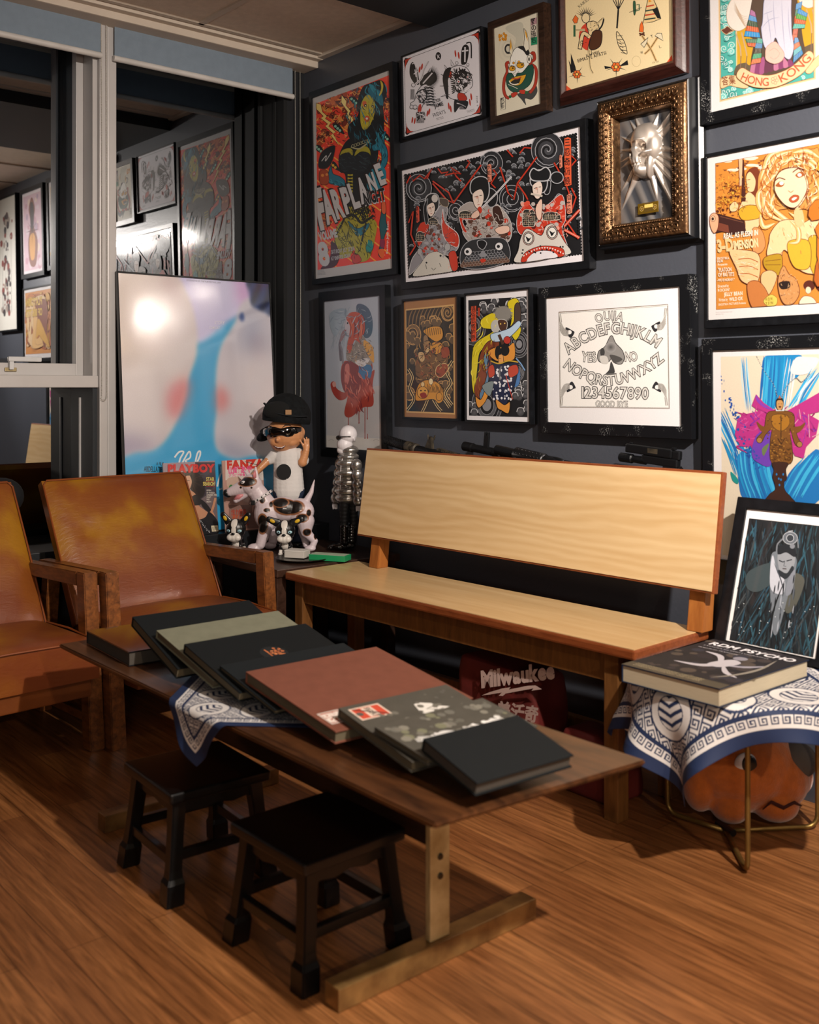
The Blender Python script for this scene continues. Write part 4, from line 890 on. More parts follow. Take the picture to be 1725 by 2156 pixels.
# robes
def robe(p, c, pats, ln=GB): A.blob(p, c, line='#c8c6c8', lw=5); [A.circ(x, y, r, cc, n=9) for x, y, r, cc in pats]
rr = R_.uniform
robe([(165, 960), (240, 900), (300, 850), (380, 740), (430, 780), (420, 900), (520, 1000), (520, 1120), (430, 1180), (300, 1160), (200, 1250), (100, 1350), (120, 1220), (190, 1100)], '#8e8c92', [(rr(200, 420), rr(900, 1180), rr(8, 20), R_.choice(['#c4361f', '#5a4038', '#a9a7ac', '#6e5850'])) for k in range(60)])
A.blob([(165, 980), (200, 900), (270, 900), (250, 990), (190, 1100), (165, 1060)], RDD, line=GB, lw=4); A.blob([(390, 780), (410, 900), (520, 1000), (515, 1110), (420, 1060), (380, 940)], RDD, line='#d8d6d8', lw=5)
A.blob([(350, 690), (430, 700), (430, 760), (380, 750)], '#4c4038', line='#b9a890', lw=4)
robe([(520, 800), (620, 720), (720, 760), (860, 740), (980, 900), (960, 1060), (800, 1080), (640, 1080), (560, 980), (600, 900)], '#a8a09c', [(rr(620, 960), rr(790, 1050), rr(12, 26), R_.choice(['#4a2a20', '#5e3a2c', '#c4361f', '#a8a09c'])) for k in range(50)])
A.blob([(530, 810), (640, 810), (650, 870), (560, 880), (600, 980), (560, 960)], RDD, line='#c8c6c8', lw=5); A.blob([(820, 770), (880, 760), (920, 880), (880, 920), (830, 860)], '#3a2018', line='#d0c8c0', lw=5)
robe([(1040, 820), (1120, 730), (1200, 800), (1300, 740), (1420, 660), (1450, 860), (1420, 960), (1480, 1160), (1380, 1170), (1200, 1000), (1080, 1010), (1030, 950)], RDD, [(rr(1060, 1430), rr(720, 960), rr(10, 22), R_.choice(['#b8b0ac', '#d8503a', '#e0a090', '#5a140c'])) for k in range(46)])
def lattice(x0, y0, x1, y1):
    A.blob([(x0, y0), ((x0 + x1) / 2, y0 - 14), (x1, y0 + 6), (x1 + 6, y1 - 10), ((x0 + x1) / 2, y1), (x0 - 6, y1 - 8)], '#20201f', line='#cfc6b6', lw=4)
    n = int((x1 - x0) / 15)
    for k in range(1, n): A.line([(x0 + k * (x1 - x0) / n, y0 + 4), (x0 + k * (x1 - x0) / n - 4, y1 - 8)], '#b9a890', 3)
    m = int((y1 - y0) / 15)
    for k in range(1, m): A.line([(x0, y0 + k * (y1 - y0) / m), (x1, y0 + k * (y1 - y0) / m + 4)], '#b9a890', 3)
for q in ((1085, 800, 1180, 930), (1260, 820, 1395, 880), (540, 810, 640, 860), (165, 990, 225, 1060), (270, 870, 340, 920), (1140, 830, 1200, 900)): lattice(*q)
A.hatch([(180, 950), (430, 780), (510, 1110), (210, 1240)], 160, ['#4a4a50', '#c9c8cc', '#3a2a24'], 40, 4); A.hatch([(560, 800), (940, 800), (950, 1060), (640, 1070)], 200, ['#3a3030', '#d6d0cc', '#5a2a1c'], 40, 4); A.hatch([(1060, 780), (1430, 700), (1440, 1150), (1080, 1010)], 180, ['#5a140c', '#e6b0a0', '#d8d2cc'], 40, 4)
# heads
def head(x, y, s, fx):
    A.blob([(x - 70 * s, y), (x - 60 * s, y - 90 * s), (x + 10 * s, y - 130 * s), (x + 80 * s, y - 100 * s), (x + 90 * s, y + 20 * s), (x + 50 * s, y + 90 * s), (x - 10 * s, y + 60 * s)], GB, line='#b9bac0', lw=9)
    A.blob([(x - 50 * s, y + 20 * s), (x + 20 * s, y - 20 * s), (x + 46 * s, y + 40 * s), (x + 30 * s, y + 120 * s), (x - 6 * s, y + 150 * s), (x - 40 * s, y + 110 * s)], '#ead8cc', line=GB, lw=4)
    A.circ(x - 12 * s, y + 50 * s, 18 * s, '#d88a70', rim='#ead8cc'); A.line([(x - 36 * s, y + 48 * s), (x - 4 * s, y + 40 * s)], GB, 5); A.line([(x + 8 * s, y + 36 * s), (x + 30 * s, y + 32 * s)], GB, 5); A.line([(x - 6 * s, y + 50 * s), (x, y + 90 * s), (x - 12 * s, y + 92 * s)], '#7a5a50', 3); A.line([(x - 10 * s, y + 116 * s), (x + 10 * s, y + 112 * s)], '#a83020', 5)
head(290, 740, .72, 1); A.blob([(230, 860), (225, 760), (260, 690), (250, 780), (265, 880), (245, 915)], GB, line=LG, lw=4); A.circ(320, 690, 30, '#c9c4c0', 36, line=GB, lw=4)
A.blob([(790, 760), (740, 640), (800, 600), (860, 650), (850, 740)], GB, line=LG, lw=7); head(700, 630, 1.0, 1)
A.circ(1375, 510, 55, GB, 50, line=LG, lw=8); A.blob([(1270, 560), (1320, 540), (1310, 640), (1270, 650)], GB, line=LG, lw=6); head(1210, 560, .9, 1); A.blob([(1140, 480), (1170, 430), (1220, 450), (1280, 420), (1320, 470), (1300, 530), (1230, 540), (1160, 530)], GB, line='#c0c1c6', lw=10)
A.line([(720, 780), (860, 640), (985, 500)], '#d9dadf', 15, False); A.line([(720, 780), (860, 640), (985, 500)], '#6a6c72', 3); A.circ(710, 790, 20, RDD, 30); A.blob([(640, 830), (690, 790), (710, 830), (680, 860), (640, 860)], FL, line=GB, lw=4)
A.blob([(1190, 780), (1230, 700), (1250, 720), (1240, 860), (1210, 870)], FL, line=GB, lw=4); A.blob([(840, 960), (890, 930), (960, 930), (960, 980), (880, 1000)], FL, line=GB, lw=4); A.line([(1150, 650), (1250, 670)], '#c8c0b4', 18)
A.line([(1440, 930), (1570, 790)], RDD, 22); A.line([(1440, 930), (1570, 790)], '#e6b0a0', 5); A.line([(1440, 960), (1570, 1030)], '#d8503a', 22); A.line([(1440, 960), (1570, 1030)], '#e6b0a0', 5)
# beasts
A.blob([(130, 1360), (200, 1250), (260, 1170), (340, 1150), (400, 1180), (450, 1230), (490, 1310), (300, 1345)], '#cbc7be', line=GB, lw=3); A.circ(190, 1150, 22, '#a9a8aa', 30, line=GB, lw=3); A.circ(430, 1110, 26, '#a9a8aa', 34, line=GB, lw=3); A.line([(195, 1170), (220, 1220)], '#a9a8aa', 16); A.line([(420, 1130), (390, 1200)], '#a9a8aa', 16)
A.line([(290, 1290), (310, 1310), (330, 1290)], GB, 4); A.line([(240, 1260), (250, 1300)], GB, 4); A.line([(360, 1250), (375, 1280)], GB, 4); A.circ(370, 1185, 9, GB); A.circ(248, 1245, 8, GB)
for k in range(24): A.circ(rr(420, 530), rr(1160, 1300), 5, '#e8b0a0', n=6)
A.blob([(440, 1170), (500, 1150), (520, 1290), (470, 1310)], RDD, line=GB, lw=4)
A.blob([(540, 1180), (570, 1100), (640, 1050), (780, 1030), (920, 1040), (970, 1130), (960, 1220), (860, 1270), (700, 1300), (560, 1280)], '#2a2c30', line=LG, lw=5)
for i in range(6):
    for k in range(15 - i): x = 560 + k * 28 + i * 14; y = 1270 - i * 20 - k * 3; A.circ(x, y, 17, ['#6a4a3c', '#5a4238', '#4a4a4e', '#3a3c40', '#2c2e32', '#2c2e32'][i], line='#a08c80' if i < 3 else LG, lw=3, n=10)
for x, y in ((610, 1150), (880, 1105)): A.circ(x, y, 36, '#dddde0', line=GB, lw=6); A.circ(x - 6, y, 14, GB)
A.blob([(690, 1060), (740, 1050), (770, 1080), (740, 1130), (700, 1110)], GB, line=LG, lw=6); A.poly([(700, 1180), (740, 1140), (780, 1180), (740, 1200)], '#8a8c92'); A.blob([(715, 1220), (750, 1210), (765, 1230), (730, 1245)], RDD)
A.blob([(1010, 1240), (1040, 1140), (1060, 1040), (1100, 960), (1150, 960), (1240, 1010), (1280, 930), (1340, 910), (1380, 960), (1440, 1060), (1500, 1160), (1380, 1190), (1200, 1230)], '#d3cec6', line=GB, lw=5)
for x, y in ((1130, 1035), (1335, 985)): A.circ(x, y, 48, '#c4beb4', 58, line='#5a140c', lw=6); A.circ(x, y, 38, '#e6e3dc', 46, line=GB, lw=6); A.poly([(x - 26, y - 20), (x + 6, y + 2), (x + 28, y - 12), (x + 4, y + 26), (x - 8, y + 30)], GB)
A.blob([(1065, 1235), (1100, 1160), (1200, 1110), (1300, 1100), (1420, 1120), (1440, 1180), (1380, 1195), (1340, 1150), (1240, 1140), (1160, 1170), (1120, 1230)], RDD, line=GB, lw=4)
for k in range(16): t_ = k / 15; x = 1090 + 340 * t_; y = 1180 - math.sin(t_ * PI) * 60 - 20 * t_; A.poly([(x - 8, y), (x + 8, y), (x, y + 16)], '#ece9e4')
A.blob([(1120, 1232), (1160, 1172), (1240, 1142), (1340, 1152), (1380, 1196), (1250, 1214)], '#e7e3e8')
for k in range(14): A.circ(rr(1060, 1480), rr(1090, 1170), 8, GB, n=7)
# cartouches
def cart(x0, y0, x1, y1, st, col=RDD, tc=GB):
    w_ = x1 - x0; A.poly([(x0, y0 + 8), (x0 + w_ / 2, y0 - 6), (x1, y0 + 4), (x1 + 4, y1 - 8), (x0 + w_ / 2, y1 + 6), (x0 + 4, y1)], col, line=GB, lw=3); n = len(st); hh = (y1 - y0) / n
    for i, c in enumerate(st): A.text(c, x0 + 4, y0 + hh * (i + .86), x1 - 4, y0 + hh * (i + .86) - 6, hh * .62, tc, .012)
cart(1437, 165, 1498, 580, '三忍奇術競', '#dd5a34'); cart(775, 395, 812, 545, '大蛇丸', '#e08a70'); cart(1392, 315, 1420, 425, '弁財米', '#e08a70'); cart(1460, 655, 1505, 820, '自来也', '#e08a70'); cart(155, 760, 185, 895, '綱手姫', '#d8503a')
A.build('print', INK, t, .003)
# ---- 6 tattooed woman in profile, paint drips
t, M, w, h = picture('framed_portrait_print', 'black-framed pale grey print of a red-haired figure in profile with paint drips', (.205, .377, .847, .613, -.03, .017), (.034, .036, .040, .040), .026, M_fblack)
A = art_on(M, (640, 580, .28986), w, h, '#a9aeb8')
A.poly([(145, 190), (552, 143), (562, 900), (156, 930)], '#a6adb9'); A.poly([(170, 830), (562, 800), (566, 1180), (170, 1160)], '#b3b1b3'); A.poly([(158, 1160), (564, 1185), (567, 1275), (160, 1250)], '#c3bfba')
for k in range(26): A.line([(R_.uniform(190, 300), R_.uniform(240, 500)), (R_.uniform(190, 320), R_.uniform(300, 560))], '#94a0ad', 5, taper=2)
A.blob([(380, 230), (410, 205), (470, 240), (500, 330), (490, 430), (440, 450), (400, 330)], '#41566a'); A.blob([(190, 280), (260, 240), (320, 260), (280, 360), (230, 440), (195, 380)], '#93a2b0')
A.blob([(300, 620), (400, 640), (420, 560), (470, 520), (500, 660), (490, 700), (515, 690), (500, 800), (505, 940), (430, 960), (340, 1030), (295, 1000), (320, 860), (280, 780), (270, 690)], '#a23a2c')
A.blob([(290, 640), (350, 620), (400, 680), (420, 800), (380, 880), (300, 850), (270, 740)], '#7a2028'); A.blob([(300, 660), (330, 650), (330, 760), (300, 800)], '#c46a64')
A.blob([(195, 790), (220, 770), (240, 820), (290, 850), (320, 840), (310, 890), (260, 905), (215, 860)], '#9c3226'); A.blob([(208, 780), (228, 772), (235, 800), (215, 810)], '#c9948a')
A.blob([(320, 470), (350, 520), (400, 440), (440, 450), (490, 560), (490, 650), (420, 660), (340, 620), (310, 600)], '#8a8078'); A.blob([(400, 660), (490, 655), (480, 750), (410, 740)], '#2f6c9c'); A.line([(420, 680), (470, 700)], '#5aa0cc', 10)
A.blob([(440, 470), (500, 520), (510, 630), (480, 600), (440, 520)], '#d59a3c'); A.blob([(380, 620), (480, 600), (440, 660), (390, 650)], '#d2cdd0')
for k in range(24): x = R_.uniform(340, 480); y = R_.uniform(480, 650); A.line([(x, y), (x + R_.uniform(-22, 22), y + R_.uniform(-22, 22))], R_.choice(['#3c4450', '#c9c4bc', '#5c4c44', '#d59a3c']), 6, taper=2)
A.line([(270, 620), (262, 500), (285, 430), (305, 400)], '#5a5560', 14, True); A.line([(285, 640), (280, 560), (265, 500)], '#7a7680', 12, True); A.blob([(262, 480), (275, 420), (300, 390), (305, 420), (280, 470)], '#8a6a70')
A.blob([(305, 330), (330, 320), (345, 400), (335, 440), (315, 430), (300, 390)], '#b7aeb8'); A.circ(319, 346, 5, '#20242c', 8); A.line([(306, 395), (300, 410)], '#8a2a30', 6)
A.blob([(310, 310), (340, 270), (400, 270), (440, 320), (440, 420), (400, 450), (420, 500), (370, 470), (340, 560), (315, 540), (330, 440), (345, 400), (330, 350)], '#b8492e')
for k in range(22): x = R_.uniform(330, 425); A.line([(x, 290 + R_.uniform(0, 60)), (x + 8, 380), (x - 4, 440 + R_.uniform(0, 30))], R_.choice(['#d8704c', '#8c2c20', '#5a2430', '#c85a3a']), 7, True, 2)
A.hatch([(300, 660), (490, 690), (500, 930), (330, 1020)], 110, ['#7a2028', '#c4584a', '#8c2c24', '#d08070'], 70, 8, 1.3); A.hatch([(330, 470), (490, 470), (490, 640), (320, 620)], 110, ['#4a4e5a', '#b8aca4', '#6a5a50'], 30, 4); A.hatch([(210, 250), (480, 240), (480, 420), (200, 440)], 60, ['#8c9aa8', '#7a8a9a', '#b0bac4'], 60, 6)
for x, y0, y1 in ((325, 1030, 1110), (402, 950, 1070), (445, 960, 1180), (462, 930, 1040), (463, 1150, 1180)): A.line([(x, y0), (x, y1)], '#983a34', 5); A.circ(x, y1, 4, '#983a34', 7)
A.line([(180, 1200), (200, 1190), (215, 1200)], '#7a7a7c', 2, True); A.line([(505, 1200), (525, 1190), (545, 1200)], '#7a7a7c', 2, True)
A.build('print', INK, t, .003)

# ---- 7 tiger print on brown paper
t, M, w, h = picture('framed_tiger_print', 'black-framed brown paper print of a man wrestling a tiger', (.717, .302, .986, .442, -.03, .008), (.007, .008, .009, .008), .034, M_fblack)
A = art_on(M, (640, 580, .28986), w, h, '#9a6a3e')
A.poly([(738, 245), (1092, 208), (1098, 1010), (745, 995)], '#c69c62'); A.poly([(744, 255), (1084, 222), (1090, 998), (750, 985)], '#191512'); TN = '#b98f58'; keep = A.clip
A.clip = (A.P(746, 600)[0], A.P(1088, 600)[0], A.P(920, 990)[1], A.P(920, 238)[1])
for x, y, r in ((795, 430, 55), (1045, 270, 45), (1000, 820, 40), (770, 860, 36)):
    A.circ(x, y, r, '#6d5236', r * 1.35, line=TN, lw=6); A.spiral(x, y, r * .85, 2, '#2a1f16', 12, sq=1.35); A.spiral(x, y, r, 2.2, TN, 5, sq=1.35)
for k in range(9): A.line([(800 + k * 26, 230), (770 + k * 26, 300), (760 + k * 26, 400)], '#7a5c3a', 9, True, 2)
for k in range(44):
    x = R_.choice([R_.uniform(750, 850), R_.uniform(1020, 1085), R_.uniform(860, 1000)]); y = R_.uniform(320, 960) if x < 850 or x > 1020 else R_.uniform(310, 360); r = R_.uniform(16, 26)
    A.circ(x, y, r, '#5a4630', r * 1.2, n=12); A.line([(x - r, y), (x - r * .7, y - r), (x + r * .5, y - r * 1.1), (x + r, y)], TN, 5, True)
for p in ([(760, 680), (790, 740), (770, 820), (800, 900), (750, 980)], [(1080, 620), (1040, 700), (1070, 780), (1030, 860), (1080, 940)], [(900, 900), (880, 950), (860, 990)], [(940, 900), (970, 950), (1000, 985)], [(1020, 900), (1060, 960)]):
    A.line(p, '#d9bb84', 18, True); A.line(p, '#15120f', 9, True)
A.blob([(870, 400), (940, 370), (1000, 380), (1010, 450), (960, 480), (900, 440)], '#c98a2e', line='#191512', lw=4)
for k in range(8): A.line([(885 + k * 15, 385 - k), (890 + k * 15, 440 - k * 2)], '#1a120c', 7, taper=2)
A.blob([(830, 560), (870, 500), (940, 500), (1030, 520), (1050, 620), (1000, 720), (960, 760), (860, 780), (810, 700)], '#6a4a2c', line='#191512', lw=5)
A.blob([(920, 500), (980, 480), (1020, 520), (980, 570), (930, 560)], '#c98a2e', line='#191512', lw=4); A.circ(945, 550, 16, '#8a3a20', 22, line='#191512', lw=3); A.blob([(970, 660), (1030, 640), (1050, 680), (1000, 740), (960, 720)], '#8c3a22', line='#d9bb84', lw=4); A.blob([(1000, 530), (1050, 520), (1060, 580), (1010, 600)], '#8c3a22', line='#191512', lw=4)
A.blob([(830, 540), (880, 500), (900, 560), (880, 600), (840, 620)], '#17120e'); A.blob([(835, 560), (870, 560), (880, 610), (855, 630), (835, 600)], '#c9a678', line='#191512', lw=3); A.line([(840, 585), (872, 580)], '#191512', 4)
A.blob([(870, 450), (900, 440), (915, 540), (880, 570)], '#8a6a48', line='#191512', lw=4); A.circ(895, 540, 18, '#d0b080', 22, line='#191512', lw=3)
A.blob([(810, 900), (830, 800), (880, 760), (960, 770), (1010, 820), (1015, 900), (980, 930), (940, 900), (860, 910)], '#c98a2e', line='#191512', lw=5)
for k in range(12): x = 900 + k * 10; A.line([(x, 790 + (k % 3) * 10), (x + 8, 850)], '#1a120c', 7, taper=2)
A.hatch([(820, 500), (1040, 500), (1040, 740), (820, 760)], 160, ['#a8804c', '#2a1c12', '#8c4a2c', '#4a3420'], 46, 6); A.circ(865, 850, 40, '#d49a44', 44, line='#191512', lw=4); A.circ(852, 836, 6, K); A.circ(882, 836, 6, K); A.blob([(845, 860), (880, 850), (895, 880), (860, 890)], '#8a2418'); A.circ(865, 790, 14, '#e0c088', 18, line=K, lw=3); A.circ(925, 770, 16, '#e6d0a0', 24, line=K, lw=3); A.circ(985, 880, 22, '#c98a2e', 30, line=K, lw=3)
A.clip = keep
A.build('print', INK, t, .003)

# ---- 8 monkey and warrior print
t, M, w, h = picture('framed_monkey_print', 'thin black-framed print of a grey monkey in yellow cloth above a warrior', (1.065, .308, .983, .445, -.03, .010), (.006, .008, .009, .007), .036, M_fblack)
A = art_on(M, (640, 580, .28986), w, h, '#e4e1e4')
A.poly([(1195, 180), (1618, 152), (1624, 1030), (1200, 1018)], '#15161a'); keep = A.clip; A.clip = (A.P(1198, 600)[0], A.P(1621, 600)[0], A.P(1400, 1024)[1], A.P(1400, 166)[1])
for x, y, r in ((1230, 380, 90), (1565, 500, 70), (1330, 940, 110), (1550, 700, 50)):
    for j in range(5): A.circ(x, y, r * (1 - j * .18), ['#3c3d40', '#15161a', '#55565a', '#15161a', '#85858a'][j], r * 1.4 * (1 - j * .18), line='#85858a', lw=4)
for k in range(60):
    x, y = R_.choice([(R_.uniform(1200, 1300), R_.uniform(820, 1010)), (R_.uniform(1540, 1620), R_.uniform(180, 400)), (R_.uniform(1530, 1620), R_.uniform(780, 1010)), (R_.uniform(1300, 1400), R_.uniform(180, 260)), (R_.uniform(1480, 1600), R_.uniform(180, 230))]); r = R_.uniform(18, 28)
    A.circ(x, y, r, '#5a5a5e', r * 1.1, rim='#38393c', n=12); A.line([(x - r, y), (x - r * .6, y - r), (x + r * .6, y - r), (x + r, y)], '#c9c9cc', 5, True)
YL = '#d4c21e'
A.blob([(1290, 320), (1380, 270), (1420, 320), (1400, 460), (1340, 520), (1280, 560), (1260, 700), (1240, 860), (1220, 760), (1225, 560), (1260, 480), (1380, 400), (1300, 380)], YL, line='#20200a', lw=4)
A.blob([(1480, 200), (1540, 165), (1570, 210), (1560, 320), (1580, 400), (1540, 470), (1500, 400), (1510, 300)], YL, line='#20200a', lw=4)
A.blob([(1340, 480), (1420, 480), (1400, 560), (1350, 620), (1330, 760), (1300, 860), (1260, 900), (1240, 820), (1270, 700), (1280, 580)], '#7c3a1e', line=K, lw=4)
for k in range(40): a = R_.uniform(0, 2 * PI); A.line([(1450 + 50 * math.cos(a), 270 + 40 * math.sin(a)), (1450 + 78 * math.cos(a), 278 + 66 * math.sin(a))], R_.choice(['#77756f', '#a5a29c', '#8b8984']), 10, taper=True)
A.circ(1450, 275, 58, '#85827c', 52); A.circ(1395, 370, 34, '#b9b7b3', 48); A.blob([(1410, 330), (1450, 320), (1480, 340), (1470, 400), (1430, 400)], '#4a2e22', line='#c9c7c3', lw=4); A.circ(1432, 352, 5, '#e8c060'); A.circ(1462, 348, 5, '#e8c060')
A.blob([(1535, 220), (1565, 200), (1580, 260), (1570, 370), (1530, 400), (1500, 380), (1530, 330)], '#4a3a30', line=K, lw=4); A.blob([(1360, 430), (1420, 410), (1500, 380), (1560, 330), (1580, 360), (1520, 430), (1460, 470), (1380, 480)], '#b8cfe4', line='#20304a', lw=4); A.circ(1480, 470, 26, '#b8362a', 28, line=K, lw=3); A.line([(1420, 430), (1450, 500)], '#4a3024', 22)
A.blob([(1340, 560), (1400, 520), (1480, 520), (1530, 490), (1535, 600), (1480, 620), (1400, 620)], '#d8913a', line=K, lw=4)
A.circ(1415, 560, 24, '#131316', 50); A.circ(1465, 545, 32, '#131316', 40); A.blob([(1420, 580), (1450, 580), (1452, 640), (1435, 660), (1418, 640)], '#dfa05a', line=K, lw=3); A.line([(1420, 605), (1436, 603)], K, 3)
A.blob([(1310, 600), (1340, 570), (1345, 760), (1300, 900), (1280, 860), (1330, 740)], '#5c7f9e', line=K, lw=3); A.blob([(1520, 640), (1570, 690), (1565, 790), (1520, 800)], '#4a78b0', line=K, lw=3)
A.blob([(1340, 620), (1400, 640), (1490, 640), (1560, 640), (1540, 780), (1500, 880), (1460, 940), (1380, 900), (1370, 780), (1350, 760)], '#1a2340', line=K, lw=4)
for k in range(64): A.circ(R_.uniform(1375, 1525), R_.uniform(650, 900), R_.uniform(5, 11), '#dfe0e4', R_.uniform(5, 11), n=7)
A.hatch([(1290, 320), (1400, 290), (1400, 460), (1240, 860), (1230, 560)], 60, ['#a89a14', '#eee04a'], 60, 5, 2.0); A.hatch([(1340, 480), (1400, 500), (1300, 860), (1260, 860)], 60, ['#5a2814', '#9a5430'], 60, 6, 1.8)
A.line([(1360, 620), (1420, 640), (1490, 620), (1560, 630)], '#c9a030', 9, True); A.blob([(1345, 670), (1380, 650), (1390, 720), (1350, 740)], '#b8402a', line=K, lw=3); A.blob([(1490, 670), (1550, 650), (1560, 710), (1500, 740)], '#b8402a', line=K, lw=3)
A.line([(1440, 660), (1425, 700), (1430, 760)], '#6a6a6e', 12, True)
A.blob([(1250, 880), (1290, 900), (1330, 810), (1350, 840), (1320, 920), (1270, 960)], '#d8913a', line=K, lw=4); A.blob([(1400, 900), (1460, 940), (1500, 920), (1490, 1000), (1440, 980), (1410, 960)], '#d8913a', line=K, lw=4)
A.blob([(1300, 800), (1380, 770), (1360, 870), (1330, 860)], '#7d8a8c', line=K, lw=3); A.line([(1545, 600), (1580, 640), (1610, 690)], '#7aa0cc', 9); A.line([(1470, 720), (1520, 900)], '#c8402a', 5)
A.poly([(1215, 225), (1255, 220), (1255, 475), (1218, 482)], '#d4502a', line=K, lw=3)
for i, c in enumerate('通俗武者絵巻'): A.text(c, 1219, 262 + i * 41, 1252, 258 + i * 41, 30, K, .01)
A.poly([(1265, 235), (1280, 234), (1280, 295), (1266, 296)], '#a83a22')
A.build('print', INK, t, .003)

# ---- 9 spirit board
t, M, w, h = picture('framed_spirit_board', 'wide black-framed white spirit board with bone letters reading OUIJA', (1.454, .523, .985, .408, -.03, .022), (.030, .036, .037, .034), .034, M_dusty)
A = art_on(M, (1120, 540, .3507), w, h, '#e6e3e4'); BN = '#5c5a5a'; IN = '#eeece8'
A.poly([(163, 335), (817, 288), (826, 913), (170, 905)], '#ece9e4')
A.line([(163, 335), (817, 288), (826, 913), (170, 905), (163, 335)], '#6c5a48', 5); A.line([(168, 342), (814, 296), (822, 908), (175, 900), (168, 342)], K, 2)
def bt(st, pts, hh):
    A.arctext(st, pts, hh, '#2e2c2c', .055); A.arctext(st, pts, hh, '#d5d2cc', .008)
bt('OUIJA', [(390, 402), (440, 384), (500, 380), (545, 392)], 52)
bt('ABCDEFGHIJKLM', [(222, 588), (300, 530), (400, 480), (480, 462), (560, 466), (640, 485), (700, 515), (752, 550)], 66)
bt('YES', [(298, 628), (345, 634), (392, 630)], 58); bt('NO', [(556, 628), (600, 630), (640, 622)], 54)
bt('NOPQRSTUVWXYZ', [(186, 660), (260, 712), (340, 752), (430, 772), (500, 770), (580, 752), (660, 715), (740, 668), (800, 622)], 62)
bt('1234567890', [(286, 850), (400, 850), (560, 853), (704, 856)], 68); bt('GOOD BYE', [(382, 900), (480, 902), (578, 902)], 34)
A.blob([(478, 474), (440, 540), (402, 570), (398, 620), (430, 640), (465, 630), (478, 615), (500, 640), (540, 645), (556, 610), (545, 565), (505, 520)], '#8b8986', line='#2a2a2a', lw=4)
A.circ(475, 545, 34, '#4a4a48', 32, rim='#9a9896'); A.circ(425, 575, 14, '#3a3a3a', 26); A.blob([(470, 590), (520, 600), (545, 620), (500, 640), (480, 620)], '#4a4846'); A.blob([(410, 600), (450, 600), (460, 640), (420, 640)], '#c9c6c0')
A.blob([(478, 630), (500, 690), (480, 705), (445, 705), (465, 680)], '#3a3a3a'); A.line([(440, 708), (510, 702)], '#6a6866', 6)
for x, y, sx, sy in ((215, 455, 1, 1), (760, 420, -1, 1), (222, 785, 1, -1), (765, 785, -1, -1)):
    A.blob([(x - 10 * sx, y - 30 * sy), (x + 30 * sx, y - 10 * sy), (x + 42 * sx, y + 2), (x + 20 * sx, y + 34 * sy), (x - 5 * sx, y + 8 * sy)], '#26262a'); A.circ(x + 12 * sx, y, 13, IN, n=14)
    for k in range(5): A.line([(x - 44 * sx, y - (70 - k * 12) * sy), (x - 24 * sx, y - (26 - k * 10) * sy), (x + 6 * sx, y - (4 - k * 6) * sy)], '#77726c', 6, True); A.line([(x - 44 * sx, y - (70 - k * 12) * sy), (x - 24 * sx, y - (26 - k * 10) * sy), (x + 6 * sx, y - (4 - k * 6) * sy)], '#d9d6d0', 2, True)
    A.line([(x - 46 * sx, y - 110 * sy), (x - 40 * sx, y - 60 * sy)], '#8a8680', 14); A.line([(x - 46 * sx, y - 110 * sy), (x - 40 * sx, y - 60 * sy)], '#d9d6d0', 6)
A.build('print', INK, t, .003)

# ---- 10 Hong Kong banner print (upper right)
t, M, w, h = picture('framed_banner_print', 'large black-framed colourful print with a HONG KONG ribbon in the top right corner', (2.074, .345, 1.880, .53, -.03, .02), .030, .034, M_dusty)
A = art_on(M, (1480, 0, .14203), w, h, '#ece8e8'); OR = '#d98a50'
A.crop, cr = None, A.crop; x0 = A.__class__.P; A.crop = cr
px0, pz0 = A.P(250, 1515); a = w / 2
def lr(A, x0, x1, z0, z1, c): A.lrect(x0, x1, z0, z1, c)
lr(A, px0 + .000, a - .03, pz0, h - .03, '#edcf9e'); lr(A, px0 + .004, a - .034, pz0 + .004, h - .034, '#c97f3c'); lr(A, px0 + .0055, a - .0355, pz0 + .0055, h - .0355, '#4fb3a8')
keep = A.clip; A.clip = (px0 + .0055, a - .0355, pz0 + .0055, h - .0355)
for k in range(150):
    x, y = R_.choice([(R_.uniform(280, 460), R_.uniform(-900, 1500)), (R_.uniform(280, 1700), R_.uniform(1150, 1500)), (R_.uniform(1740, 2100), R_.uniform(-500, 1400))]); r = R_.uniform(30, 60)
    A.circ(x, y, r, R_.choice(['#5fc4b8', '#7fd4cc', '#3c9c94', '#9adcd8']), n=10); A.spiral(x, y, r, 1.6, '#e2f2ee', 9, a0=R_.uniform(0, 6)); A.line([(x - r, y + r), (x - r * .2, y + r * 1.2), (x + r, y + r * .6)], '#2c6c68', 9, True)
A.poly([(480, -1200), (1720, -1500), (1720, 880), (500, 1160)], '#ecd9a8'); A.poly([(500, -1200), (1700, -1500), (1705, 860), (515, 1140)], '#d9a92a'); A.blob([(500, 980), (640, 930), (760, 960), (1400, 740), (1700, 640), (1710, 900), (900, 1150), (500, 1150)], '#6a5c46')
A.blob([(280, 450), (330, 420), (370, 390), (420, 430), (460, 460), (400, 480), (350, 510)], '#6a3a2c', line='#e6c090', lw=8)
def crane(x, y, s):
    for d in (0, 90): A.line([(x + 40 * s + d * s, y + 80), (x + 110 * s + d * s * .8, y + 300), (x + 120 * s + d * s, y + 430)], '#c9ac8c', 18); A.line([(x + 120 * s + d * s, y + 430), (x + 105 * s + d * s * .7, y + 760)], '#8c6c5c', 12)
    A.blob([(x - 60, y - 340), (x + 120, y - 560), (x + 260, y - 600), (x + 300, y - 300), (x + 230, y - 40), (x + 90, y + 60), (x - 30, y + 10), (x - 90, y - 120)], '#efe6dc', line='#b89a80', lw=7)
    for k in range(7): A.line([(x + 20, y - 380 + k * 20), (x + 120 + k * 10, y - 180 + k * 28), (x + 230, y - 160 + k * 30)], '#cdb298', 8, True, 2)
crane(450, 400, 1); crane(1500, 60, 1)
